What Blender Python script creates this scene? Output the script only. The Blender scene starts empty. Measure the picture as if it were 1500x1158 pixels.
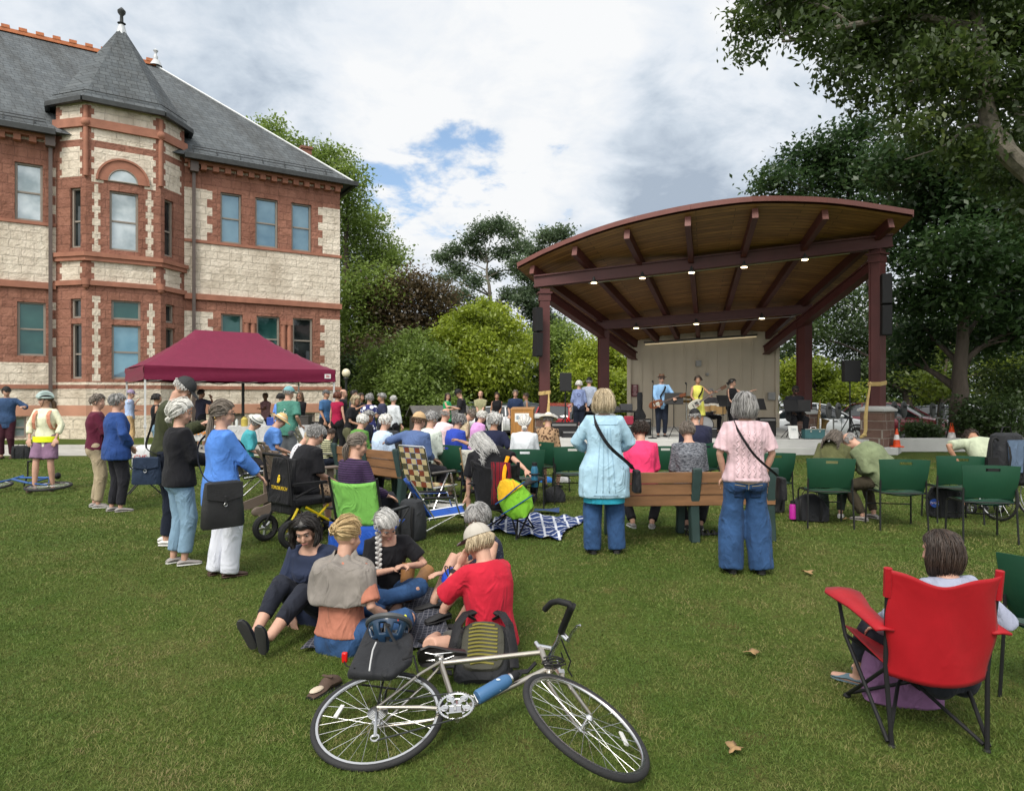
import bpy,math,random
import numpy as np
from mathutils import Vector as V,Matrix as MX
RN=random.Random(11)
SC=bpy.context.scene
COL=SC.collection
HC,CY=1.6,579.0
def P(x,y,d):
 return V(((x-750)*d/1000,d,HC+(CY-y)*d/1000))
def sstep(a,b,x):
 t=min(1,max(0,(x-a)/(b-a)));return t*t*(3-2*t)
def gz(x,y):
 """ground height: a slight dip at the photographer, a fall towards the car park"""
 return-.35*sstep(22.5,27,y)*sstep(-3,1.5,x)-.16*(1-sstep(4.2,7.2,y))
def G(x,y,z=0.0):
 d=HC*1000/(y-CY)
 for _ in range(12):d=(HC-z-gz((x-750)*d/1000,d))*1000/(y-CY)
 return P(x,y,d)
def GX(x,d,z=0.0):
 return V(((x-750)*d/1000,d,z))
def lin(r,g=None,b=None):
 if g is None:g=b=r
 f=lambda u:(u/255/12.92) if u/255<=.04045 else((u/255+.055)/1.055)**2.4
 return(f(r),f(g),f(b))
def rad(a):return math.radians(a)
MATS={}
def nodes(name):
 m=bpy.data.materials.new(name);m.use_nodes=True
 nt=m.node_tree;b=nt.nodes['Principled BSDF']
 return m,nt,b
def N(nt,typ,**kw):
 n=nt.nodes.new(typ)
 for k,v in kw.items():
  if k.startswith('i_'):
   key=k[2:]
   key=int(key) if key.isdigit() else key.replace('_',' ')
   n.inputs[key].default_value=v
  else:setattr(n,k,v)
 return n
def ramp(nt,stops,interp='LINEAR'):
 r=nt.nodes.new('ShaderNodeValToRGB');r.color_ramp.interpolation=interp
 e=r.color_ramp.elements
 while len(e)<len(stops):e.new(.5)
 for q,(p,c) in zip(e,stops):
  q.position=p;q.color=(*c,1) if len(c)==3 else c
 return r
def sc(c,k):return tuple(min(1,max(0,x*k)) for x in c)
def mat(name,col,rough=.65,metal=0.0,var=.12,scale=6.0,bump=0.0,bscale=80.0,emit=0.0,spec=.4,stretch=None,coat=0.0):
 key=name
 if key in MATS:return MATS[key]
 m,nt,b=nodes(name);L=nt.links.new
 tc=N(nt,'ShaderNodeTexCoord')
 src=tc.outputs['Object']
 if stretch:
  mp=N(nt,'ShaderNodeMapping');mp.inputs['Scale'].default_value=stretch
  L(src,mp.inputs[0]);src=mp.outputs[0]
 no=N(nt,'ShaderNodeTexNoise',i_Scale=scale,i_Detail=5.0,i_Roughness=.6)
 L(src,no.inputs['Vector'])
 r=ramp(nt,[(.28,sc(col,1-var)),(.72,sc(col,1+var))]);L(no.outputs['Fac'],r.inputs[0])
 L(r.outputs[0],b.inputs['Base Color'])
 b.inputs['Roughness'].default_value=rough;b.inputs['Metallic'].default_value=metal
 b.inputs['Specular IOR Level'].default_value=spec
 if coat:b.inputs['Coat Weight'].default_value=coat;b.inputs['Coat Roughness'].default_value=.05
 if bump:
  n2=N(nt,'ShaderNodeTexNoise',i_Scale=bscale,i_Detail=3.0);L(src,n2.inputs['Vector'])
  bp=N(nt,'ShaderNodeBump',i_Strength=bump,i_Distance=.01);L(n2.outputs['Fac'],bp.inputs['Height'])
  L(bp.outputs[0],b.inputs['Normal'])
 if emit:
  b.inputs['Emission Color'].default_value=(*col,1);b.inputs['Emission Strength'].default_value=emit
 MATS[key]=m
 return m
def fabric(name,col,col2=None,pat=None,scale=30.0,rough=.85,var=.16,rot=0.0,col3=None,wide=.5,crease=.8):
 """cloth: fine weave bump, soft tone variation, optional printed or knitted pattern"""
 if name in MATS:return MATS[name]
 m,nt,b=nodes(name);L=nt.links.new
 tc=N(nt,'ShaderNodeTexCoord');src=tc.outputs['Object']
 mp=N(nt,'ShaderNodeMapping');mp.inputs['Rotation'].default_value=(0,rot,0);L(src,mp.inputs[0]);s2=mp.outputs[0]
 no=N(nt,'ShaderNodeTexNoise',i_Scale=5.0,i_Detail=8.0,i_Roughness=.7,i_Distortion=.5);L(src,no.inputs['Vector'])
 r=ramp(nt,[(.32,(1-var*1.5,)*3),(.68,(1+var*1.3,)*3)]);L(no.outputs['Fac'],r.inputs[0])
 base=None
 if pat=='stripe':
  w=N(nt,'ShaderNodeTexWave',bands_direction='Z',i_Scale=scale,i_Distortion=.4);L(s2,w.inputs['Vector'])
  rr=ramp(nt,[(wide-.04,col),(wide+.04,col2)]);L(w.outputs['Fac'],rr.inputs[0]);base=rr.outputs[0]
 elif pat=='plaid':
  cols=None
  w1=N(nt,'ShaderNodeTexWave',bands_direction='X',i_Scale=scale);L(s2,w1.inputs['Vector'])
  w2=N(nt,'ShaderNodeTexWave',bands_direction='Y' if col3 is None else 'Z',i_Scale=scale);L(s2,w2.inputs['Vector'])
  mx=N(nt,'ShaderNodeMath',operation='MAXIMUM');L(w1.outputs['Fac'],mx.inputs[0]);L(w2.outputs['Fac'],mx.inputs[1])
  rr=ramp(nt,[(0,sc(col,.75)),(.6,col),(.9,col),(.94,col2)]);L(mx.outputs[0],rr.inputs[0]);base=rr.outputs[0]
 elif pat=='spots':
  vo=N(nt,'ShaderNodeTexVoronoi',i_Scale=scale,i_Randomness=1.0);L(s2,vo.inputs['Vector'])
  rr=ramp(nt,[(wide-.04,col2),(wide+.04,col)]);L(vo.outputs['Distance'],rr.inputs[0]);base=rr.outputs[0]
 elif pat=='heather':
  n3=N(nt,'ShaderNodeTexNoise',i_Scale=scale,i_Detail=4.0,i_Roughness=.8)
  mp.inputs['Scale'].default_value=(1,1,4);L(s2,n3.inputs['Vector'])
  rr=ramp(nt,[(.42,col),(.58,col2)]);L(n3.outputs['Fac'],rr.inputs[0]);base=rr.outputs[0]
 elif pat=='rib':
  w=N(nt,'ShaderNodeTexWave',bands_direction='X',i_Scale=scale,i_Distortion=1.2,i_Detail=1.0);L(s2,w.inputs['Vector'])
  rr=ramp(nt,[(0,sc(col,.82)),(.4,col),(1,sc(col,1.06))]);L(w.outputs['Fac'],rr.inputs[0]);base=rr.outputs[0]
 mixc=N(nt,'ShaderNodeMix',data_type='RGBA',blend_type='MULTIPLY');mixc.inputs[0].default_value=1
 if base is None:mixc.inputs[6].default_value=(*col,1)
 else:L(base,mixc.inputs[6])
 L(r.outputs[0],mixc.inputs[7]);L(mixc.outputs[2],b.inputs['Base Color'])
 b.inputs['Roughness'].default_value=rough;b.inputs['Specular IOR Level'].default_value=.2
 b.inputs['Sheen Weight'].default_value=.04
 m3=N(nt,'ShaderNodeMapping');m3.inputs['Scale'].default_value=(1,1,.55);m3.inputs['Rotation'].default_value=(.2,.35,0);L(src,m3.inputs[0])
 n2=N(nt,'ShaderNodeTexNoise',i_Scale=6.0,i_Detail=3.0,i_Roughness=.5,i_Distortion=1.0);L(m3.outputs[0],n2.inputs['Vector'])
 s_=N(nt,'ShaderNodeMath',operation='SUBTRACT',i_1=.5);L(n2.outputs['Fac'],s_.inputs[0]);ab=N(nt,'ShaderNodeMath',operation='MULTIPLY');L(s_.outputs[0],ab.inputs[0]);L(s_.outputs[0],ab.inputs[1]);a5=ab;ab=N(nt,'ShaderNodeMath',operation='MULTIPLY',i_1=4.5);L(a5.outputs[0],ab.inputs[0])
 n4=N(nt,'ShaderNodeTexNoise',i_Scale=240.0,i_Detail=2.0);L(src,n4.inputs['Vector'])
 hh=N(nt,'ShaderNodeMath',operation='MULTIPLY_ADD',i_1=.012);L(n4.outputs['Fac'],hh.inputs[0]);L(ab.outputs[0],hh.inputs[2])
 bp=N(nt,'ShaderNodeBump',i_Strength=min(1,crease),i_Distance=.085);L(hh.outputs[0],bp.inputs['Height'])
 L(bp.outputs[0],b.inputs['Normal'])
 MATS[name]=m
 return m
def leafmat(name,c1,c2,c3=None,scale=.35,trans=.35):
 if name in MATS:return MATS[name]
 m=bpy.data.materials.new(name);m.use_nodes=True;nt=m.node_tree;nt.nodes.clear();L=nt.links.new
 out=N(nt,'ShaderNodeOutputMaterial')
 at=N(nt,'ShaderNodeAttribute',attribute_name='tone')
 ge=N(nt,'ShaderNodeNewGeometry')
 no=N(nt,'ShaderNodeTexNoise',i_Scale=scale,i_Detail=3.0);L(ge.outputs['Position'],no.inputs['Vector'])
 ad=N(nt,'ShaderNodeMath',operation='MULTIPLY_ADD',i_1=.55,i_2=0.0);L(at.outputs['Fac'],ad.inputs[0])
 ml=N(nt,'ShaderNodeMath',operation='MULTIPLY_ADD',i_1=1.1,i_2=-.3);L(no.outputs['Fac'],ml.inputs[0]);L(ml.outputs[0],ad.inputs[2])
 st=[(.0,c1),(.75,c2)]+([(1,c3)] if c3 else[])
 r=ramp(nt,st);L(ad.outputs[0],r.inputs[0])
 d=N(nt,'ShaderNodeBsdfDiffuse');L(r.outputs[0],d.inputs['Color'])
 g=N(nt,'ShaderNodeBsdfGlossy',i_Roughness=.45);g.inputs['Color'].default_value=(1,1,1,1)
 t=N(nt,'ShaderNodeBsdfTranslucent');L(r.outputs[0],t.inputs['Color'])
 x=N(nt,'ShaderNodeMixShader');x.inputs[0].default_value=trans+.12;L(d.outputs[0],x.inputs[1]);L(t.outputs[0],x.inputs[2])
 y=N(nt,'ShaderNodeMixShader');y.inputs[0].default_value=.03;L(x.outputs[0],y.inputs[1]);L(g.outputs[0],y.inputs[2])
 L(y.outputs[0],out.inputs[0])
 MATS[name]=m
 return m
class M:
 def __init__(s):s.v=[];s.f=[];s.m=[];s.k=0
 def add(s,vs,fs,k=None):
  o=len(s.v);s.v.extend([tuple(q) for q in vs]);k=s.k if k is None else k
  for f in fs:s.f.append(tuple(i+o for i in f));s.m.append(k)
  return s
 def box(s,c,size,rot=None,k=None):
  a,b,d=(q/2 for q in size);c=V(c)
  vs=[V((x,y,z)) for z in(-d,d) for y in(-b,b) for x in(-a,a)]
  if rot is not None:vs=[rot@q for q in vs]
  return s.add([q+c for q in vs],[(0,2,3,1),(4,5,7,6),(0,1,5,4),(2,6,7,3),(0,4,6,2),(1,3,7,5)],k)
 def bar(s,a,b,w,h,up=(0,0,1),k=None):
  a,b=V(a),V(b);d=b-a;l=d.length;d.normalize();up=V(up)
  x=d.cross(up)
  if x.length<1e-4:x=d.cross(V((1,0,0)))
  x.normalize();z=x.cross(d)
  rot=MX((x,d,z)).transposed()
  return s.box((a+b)/2,(w,l,h),rot,k)
 def loft(s,rings,k=None,cap=True):
  n=len(rings[0]);vs=[p for r in rings for p in r];fs=[]
  for i in range(len(rings)-1):
   for j in range(n):
    a=i*n+j;b=i*n+(j+1)%n
    fs.append((a,b,b+n,a+n))
  if cap:
   fs.append(tuple(range(n-1,-1,-1)));fs.append(tuple(range((len(rings)-1)*n,len(rings)*n)))
  return s.add(vs,fs,k)
 def tube(s,pts,r,n=8,k=None,cap=True):
  pts=[V(p) for p in pts];m=len(pts)
  rs=list(r) if isinstance(r,list) else[r]*m
  rings=[];prev=None
  for i,p in enumerate(pts):
   t=(pts[min(i+1,m-1)]-pts[max(i-1,0)])
   if t.length<1e-9:t=V((0,0,1))
   t.normalize()
   if prev is None:
    x=t.cross(V((0,0,1)))
    if x.length<.05:x=t.cross(V((0,1,0)))
   else:x=prev-t*prev.dot(t)
   if x.length<1e-6:x=t.orthogonal()
   x.normalize();prev=x;y=t.cross(x)
   q=rs[i];ra,rb=q if isinstance(q,tuple) else(q,q)
   rings.append([p+x*(ra*math.cos(2*math.pi*j/n))+y*(rb*math.sin(2*math.pi*j/n)) for j in range(n)])
  return s.loft(rings,k,cap)
 def ell(s,c,r,rot=None,n=12,m=8,k=None):
  c=V(c)
  if not isinstance(r,(tuple,list)):r=(r,r,r)
  vs=[];fs=[]
  tf=(lambda q:rot@q+c) if rot is not None else(lambda q:q+c)
  vs.append(tf(V((0,0,r[2]))))
  for i in range(1,m):
   a=math.pi*i/m
   for j in range(n):
    b=2*math.pi*j/n
    vs.append(tf(V((r[0]*math.sin(a)*math.cos(b),r[1]*math.sin(a)*math.sin(b),r[2]*math.cos(a)))))
  vs.append(tf(V((0,0,-r[2]))));e=len(vs)-1
  for j in range(n):
   j2=(j+1)%n
   fs.append((0,1+j,1+j2))
   for i in range(m-2):a=1+i*n;fs.append((a+j,a+n+j,a+n+j2,a+j2))
   a=1+(m-2)*n;fs.append((a+j,e,a+j2))
  return s.add(vs,fs,k)
 def lathe(s,prof,c=(0,0,0),n=20,rot=None,k=None,cap=False):
  c=V(c);rings=[]
  for r,z in prof:
   ring=[V((r*math.cos(2*math.pi*j/n),r*math.sin(2*math.pi*j/n),z)) for j in range(n)]
   rings.append([(rot@q if rot is not None else q)+c for q in ring])
  return s.loft(rings,k,cap)
 def prism(s,poly,h,tf=None,k=None):
  """poly: 2-D outline in x,y extruded by h along z, then transformed"""
  tf=tf or(lambda q:q);n=len(poly)
  vs=[tf(V((x,y,0))) for x,y in poly]+[tf(V((x,y,h))) for x,y in poly]
  fs=[tuple(range(n-1,-1,-1)),tuple(range(n,2*n))]+[(i,(i+1)%n,n+(i+1)%n,n+i) for i in range(n)]
  return s.add(vs,fs,k)
 def torus(s,c,ax,R_,r,n=32,m=8,k=None,ry=None):
  c=V(c);ax=V(ax).normalized();x=ax.orthogonal().normalized();y=ax.cross(x)
  rings=[]
  for i in range(n):
   a=2*math.pi*i/n;d=x*math.cos(a)+y*math.sin(a)
   rings.append([c+d*(R_+r*math.cos(2*math.pi*j/m))+ax*((ry or r)*math.sin(2*math.pi*j/m)) for j in range(m)])
  rings.append(rings[0])
  return s.loft(rings,k,False)
 def build(s,name,mats,parent=None,smooth=True,loc=None,bevel=0,angle=40,rz=None):
  me=bpy.data.meshes.new(name);me.from_pydata(s.v,[],s.f);me.validate()
  if not isinstance(mats,(list,tuple)):mats=[mats]
  for q in mats:me.materials.append(q)
  if len(mats)>1 and len(me.polygons)==len(s.m):me.polygons.foreach_set('material_index',s.m)
  b=bmesh_norm(me)
  if smooth:
   me.polygons.foreach_set('use_smooth',[True]*len(me.polygons))
   me.set_sharp_from_angle(angle=rad(angle))
  o=bpy.data.objects.new(name,me);COL.objects.link(o)
  if parent is not None:o.parent=parent
  if loc is not None:o.location=loc
  if rz is not None:o.rotation_euler=(0,0,rz)
  if bevel:
   bv=o.modifiers.new('edge','BEVEL');bv.width=bevel;bv.segments=2;bv.limit_method='ANGLE'
  return o
import bmesh
def bmesh_norm(me):
 bm=bmesh.new();bm.from_mesh(me)
 bmesh.ops.recalc_face_normals(bm,faces=bm.faces);bm.to_mesh(me);bm.free()
def thing(name,label,cat,loc=(0,0,0),rz=0.0,group=None):
 o=bpy.data.objects.new(name,None);COL.objects.link(o);o.empty_display_size=.1
 o.location=loc;o.rotation_euler=(0,0,rz);o['label']=label;o['category']=cat
 if group:o['group']=group
 return o
def tag(o,label,cat,group=None,kind=None):
 o['label']=label;o['category']=cat
 if group:o['group']=group
 if kind:o['kind']=kind
 return o
def struct(o,label=None,kind='structure'):
 o['kind']=kind
 if label:o['label']=label
 return o
def dup(root,loc,rz,label,group=None):
 r=root.copy();COL.objects.link(r);r.location=loc;r.rotation_euler=(0,0,rz);r['label']=label
 if group:r['group']=group
 for ch in list(root.children):
  c=ch.copy();COL.objects.link(c);c.parent=r
  for g in list(ch.children):
   d=g.copy();COL.objects.link(d);d.parent=c
 return r
def text(body,size,mtl,parent,loc,rot=(math.pi/2,0,0),name='lettering',ext=.001,align='CENTER'):
 cu=bpy.data.curves.new(name,'FONT');cu.body=body;cu.size=size;cu.extrude=ext
 cu.align_x=align;cu.align_y='CENTER';cu.materials.append(mtl)
 tmp=bpy.data.objects.new(name,cu);COL.objects.link(tmp);me=bpy.data.meshes.new_from_object(tmp);bpy.data.objects.remove(tmp)
 o=bpy.data.objects.new(name,me);COL.objects.link(o);o.location=loc;o.rotation_euler=rot
 if parent is not None:o.parent=parent
 return o
def sphere_between(a,b,t):return V(a)*(1-t)+V(b)*t
def bez(a,b,c,n=8):
 a,b,c=V(a),V(b),V(c)
 return[a*(1-t)**2+b*2*t*(1-t)+c*t*t for t in[i/(n-1) for i in range(n)]]
BLACK=mat('black_plastic',(.012,.012,.013),.62,var=.2,spec=.25)
STEEL=mat('brushed_steel',(.55,.55,.55),.3,1.0,var=.1)
CHROME=mat('aluminium_tube',(.7,.7,.7),.22,1.0,var=.06)
WHITE=mat('white_paint',(.78,.78,.76),.45,var=.05)
RUBBER=mat('tyre_rubber',(.02,.02,.021),.75,var=.25,bump=.3,bscale=120)
DKSTEEL=mat('dark_steel_tube',(.02,.021,.022),.4,.3,var=.2)
# ========= camera, sky, sun
cam=bpy.data.cameras.new('camera');cam.sensor_width=36;cam.lens=24.0;cam.clip_end=2000;cam.clip_start=.05
cam.sensor_fit='HORIZONTAL'
co=bpy.data.objects.new('camera',cam);COL.objects.link(co)
co.location=(0,0,HC);co.rotation_euler=(math.pi/2,0,0);SC.camera=co
SUN_EL,SUN_AZ=rad(48),rad(-158)
sd=V((math.sin(SUN_AZ)*math.cos(SUN_EL),math.cos(SUN_AZ)*math.cos(SUN_EL),math.sin(SUN_EL)))
sun=bpy.data.lights.new('sun','SUN');sun.energy=2.1;sun.angle=rad(20);sun.color=(1,.94,.84)
so=bpy.data.objects.new('sun',sun);COL.objects.link(so);so.rotation_euler=sd.to_track_quat('Z','Y').to_euler()
W=bpy.data.worlds.new('World');SC.world=W;W.use_nodes=True
nt=W.node_tree;nt.nodes.clear();L=nt.links.new
out=N(nt,'ShaderNodeOutputWorld');bg=N(nt,'ShaderNodeBackground');bg.inputs['Strength'].default_value=.1
sky=N(nt,'ShaderNodeTexSky',sky_type='NISHITA',sun_disc=False,sun_elevation=SUN_EL,sun_rotation=SUN_AZ)
tc=N(nt,'ShaderNodeTexCoord');nrm=N(nt,'ShaderNodeVectorMath',operation='NORMALIZE');L(tc.outputs['Generated'],nrm.inputs[0])
sep=N(nt,'ShaderNodeSeparateXYZ');L(nrm.outputs[0],sep.inputs[0])
def math_(op,a,b=None,c=None):
 n=N(nt,'ShaderNodeMath',operation=op)
 for i,q in enumerate((a,b,c)):
  if q is None:continue
  if isinstance(q,(int,float)):n.inputs[i].default_value=q
  else:L(q,n.inputs[i])
 return n.outputs[0]
zz=math_('ADD',math_('MAXIMUM',sep.outputs[2],0.0),.22)
px_=math_('DIVIDE',sep.outputs[0],zz);py_=math_('DIVIDE',sep.outputs[1],zz)
cmb=N(nt,'ShaderNodeCombineXYZ');L(px_,cmb.inputs[0]);L(py_,cmb.inputs[1])
def cloudnoise(scale,det,rough,dist,off):
 mp=N(nt,'ShaderNodeMapping');mp.inputs['Location'].default_value=off;L(cmb.outputs[0],mp.inputs[0])
 n=N(nt,'ShaderNodeTexNoise',i_Scale=scale,i_Detail=det,i_Roughness=rough,i_Distortion=dist);L(mp.outputs[0],n.inputs['Vector'])
 return n.outputs['Fac']
def spot(x,y,lo,hi):
 """soft mask round one direction of the sky (cosine falloff from hi to lo)"""
 d=P(x,y,1)-V((0,0,HC));d.normalize()
 n=N(nt,'ShaderNodeVectorMath',operation='DOT_PRODUCT');L(nrm.outputs[0],n.inputs[0]);n.inputs[1].default_value=d
 mr=N(nt,'ShaderNodeMapRange',interpolation_type='SMOOTHERSTEP');L(n.outputs['Value'],mr.inputs[0])
 mr.inputs[1].default_value=math.cos(rad(lo));mr.inputs[2].default_value=math.cos(rad(hi))
 return mr.outputs[0]
n1=cloudnoise(1.15,9,.56,.35,(3.1,1.7,0));n2=cloudnoise(.8,7,.55,.6,(7.3,2.2,0));n3=cloudnoise(3.6,8,.58,.4,(1.2,5.4,0))
bigm=math_('ADD',math_('MULTIPLY',n1,.55),math_('MULTIPLY',n3,.45))
holes=math_('MAXIMUM',math_('MULTIPLY',spot(670,285,9,2),.95),math_('MAXIMUM',spot(575,305,7,1),math_('MULTIPLY',spot(790,262,6,1),.9)))
holes=math_('MAXIMUM',holes,math_('MULTIPLY',spot(605,372,5,.5),.9))
n5=cloudnoise(7.5,6,.6,.3,(4.4,8.1,0))
cov=math_('SUBTRACT',math_('ADD',math_('ADD',bigm,.055),math_('MULTIPLY',n5,.34)),math_('MULTIPLY',holes,.25))
mr=N(nt,'ShaderNodeMapRange',interpolation_type='SMOOTHSTEP');L(cov,mr.inputs[0]);mr.inputs[1].default_value=.45;mr.inputs[2].default_value=.55
br=math_('ADD',math_('ADD',math_('MULTIPLY',n2,.5),math_('MULTIPLY',n3,.75)),math_('MULTIPLY',math_('SUBTRACT',n5,.5),.4))
br=math_('SUBTRACT',br,math_('MULTIPLY',spot(1085,215,12,0),.27))
br=math_('SUBTRACT',br,math_('MULTIPLY',spot(950,265,11,0),.13))
br=math_('SUBTRACT',br,math_('MULTIPLY',spot(300,70,16,2),.10))
br=math_('ADD',br,math_('MULTIPLY',spot(1120,105,9,1),.25))
br=math_('ADD',br,math_('MULTIPLY',spot(700,160,18,3),.13))
rc=ramp(nt,[(.28,(3.2,3.8,4.6)),(.45,(4.9,5.5,6.2)),(.58,(6.3,6.7,7.2)),(.76,(7.4,7.5,7.6))]);L(br,rc.inputs[0])
mixs=N(nt,'ShaderNodeMix',data_type='RGBA');L(mr.outputs[0],mixs.inputs[0])
blue=N(nt,'ShaderNodeMix',data_type='RGBA',blend_type='ADD');blue.inputs[0].default_value=1
L(sky.outputs[0],blue.inputs[6]);blue.inputs[7].default_value=(1.0,1.5,2.1,1)
L(blue.outputs[2],mixs.inputs[6]);L(rc.outputs[0],mixs.inputs[7]);
dt=N(nt,'ShaderNodeVectorMath',operation='DOT_PRODUCT');L(nrm.outputs[0],dt.inputs[0]);dt.inputs[1].default_value=sd
gl=N(nt,'ShaderNodeMapRange',interpolation_type='SMOOTHERSTEP');L(dt.outputs['Value'],gl.inputs[0]);gl.inputs[1].default_value=.1;gl.inputs[2].default_value=1;gl.inputs[4].default_value=7.5
glc=N(nt,'ShaderNodeMix',data_type='RGBA',blend_type='MULTIPLY');glc.inputs[0].default_value=1;glc.inputs[6].default_value=(1,.96,.9,1);L(gl.outputs[0],glc.inputs[7])
gad=N(nt,'ShaderNodeMix',data_type='RGBA',blend_type='ADD');gad.inputs[0].default_value=1;L(mixs.outputs[2],gad.inputs[6]);L(glc.outputs[2],gad.inputs[7]);L(gad.outputs[2],bg.inputs[0]);L(bg.outputs[0],out.inputs[0])
SC.view_settings.view_transform='Standard';SC.view_settings.look='None';SC.view_settings.exposure=.36;SC.view_settings.gamma=1
SC.cycles.use_denoising=True
SC.cycles.max_bounces=6;SC.cycles.diffuse_bounces=3;SC.cycles.glossy_bounces=3;SC.cycles.transmission_bounces=3
SC.cycles.sample_clamp_indirect=4;SC.cycles.caustics_reflective=False;SC.cycles.caustics_refractive=False
# ========= ground
gm,nt,b=nodes('lawn_turf');L=nt.links.new
ge=N(nt,'ShaderNodeNewGeometry')
na=N(nt,'ShaderNodeTexNoise',i_Scale=.55,i_Detail=4.0,i_Roughness=.6);L(ge.outputs['Position'],na.inputs['Vector'])
nb=N(nt,'ShaderNodeTexNoise',i_Scale=3.2,i_Detail=6.0,i_Roughness=.7);L(ge.outputs['Position'],nb.inputs['Vector'])
nc=N(nt,'ShaderNodeTexNoise',i_Scale=45.0,i_Detail=4.0,i_Roughness=.8);L(ge.outputs['Position'],nc.inputs['Vector'])
r1=ramp(nt,[(.36,(.054,.092,.016)),(.52,(.084,.120,.025)),(.66,(.135,.148,.045))]);L(na.outputs['Fac'],r1.inputs[0])
r2=ramp(nt,[(.30,(.17,.12,.05)),(.42,(.095,.115,.028)),(.6,(.07,.115,.017))]);L(nb.outputs['Fac'],r2.inputs[0])
mx=N(nt,'ShaderNodeMix',data_type='RGBA');mx.inputs[0].default_value=.5;L(r1.outputs[0],mx.inputs[6]);L(r2.outputs[0],mx.inputs[7])
r3=ramp(nt,[(.3,(.5,.5,.5)),(.7,(1.35,1.35,1.3))]);L(nc.outputs['Fac'],r3.inputs[0])
m2=N(nt,'ShaderNodeMix',data_type='RGBA',blend_type='MULTIPLY');m2.inputs[0].default_value=1;L(mx.outputs[2],m2.inputs[6]);L(r3.outputs[0],m2.inputs[7])
L(m2.outputs[2],b.inputs['Base Color']);b.inputs['Roughness'].default_value=.9;b.inputs['Specular IOR Level'].default_value=.1
bp=N(nt,'ShaderNodeBump',i_Strength=.8,i_Distance=.05);L(nc.outputs['Fac'],bp.inputs['Height']);L(bp.outputs[0],b.inputs['Normal'])
xs=[-260,-160,-90,-60,-40]+[i*1.0 for i in range(-30,42)]+[50,70,100,160,260];ys=[-60,-25]+[i*.5 for i in range(-16,80)]+[46,55,70,100,160,260,420]
g=M();nx=len(xs)
g.add([(x,y,gz(x,y)) for y in ys for x in xs],[(j*nx+i,j*nx+i+1,(j+1)*nx+i+1,(j+1)*nx+i) for j in range(len(ys)-1) for i in range(nx-1)])
struct(g.build('lawn',gm),'mown grass lawn sloping gently to the car park')
ASPH=mat('asphalt',(.05,.05,.052),.9,var=.2,scale=3,bump=.3,bscale=150)
CONC=mat('concrete',(.40,.39,.36),.85,var=.14,scale=2.5,bump=.15,bscale=60)
CONC2=mat('pale_concrete',(.47,.47,.45),.8,var=.1,scale=1.6,bump=.1,bscale=60)
a=M();a.add([(-2,28.5,-.346),(60,28.5,-.346),(60,62,-.346),(-2,62,-.346)],[(0,1,2,3)])
struct(a.build('road',ASPH),'grey asphalt of the car park')
a=M();a.add([(-60,18.1,.005),(-4.2,18.1,.005),(-3.6,20.4,.005),(-60,20.4,.005)],[(0,1,2,3)])
a.box((-32,20.5,.05),(56,.16,.14))
struct(a.build('path',CONC),'concrete footpath with a low kerb')
a=M();a.add([(-3.2,22.2,.004),(.9,22.2,.004),(.9,24.2,.004),(-3.2,24.2,.004)],[(0,1,2,3)])
struct(a.build('path',ASPH),'grey path beside the bandstand')
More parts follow.
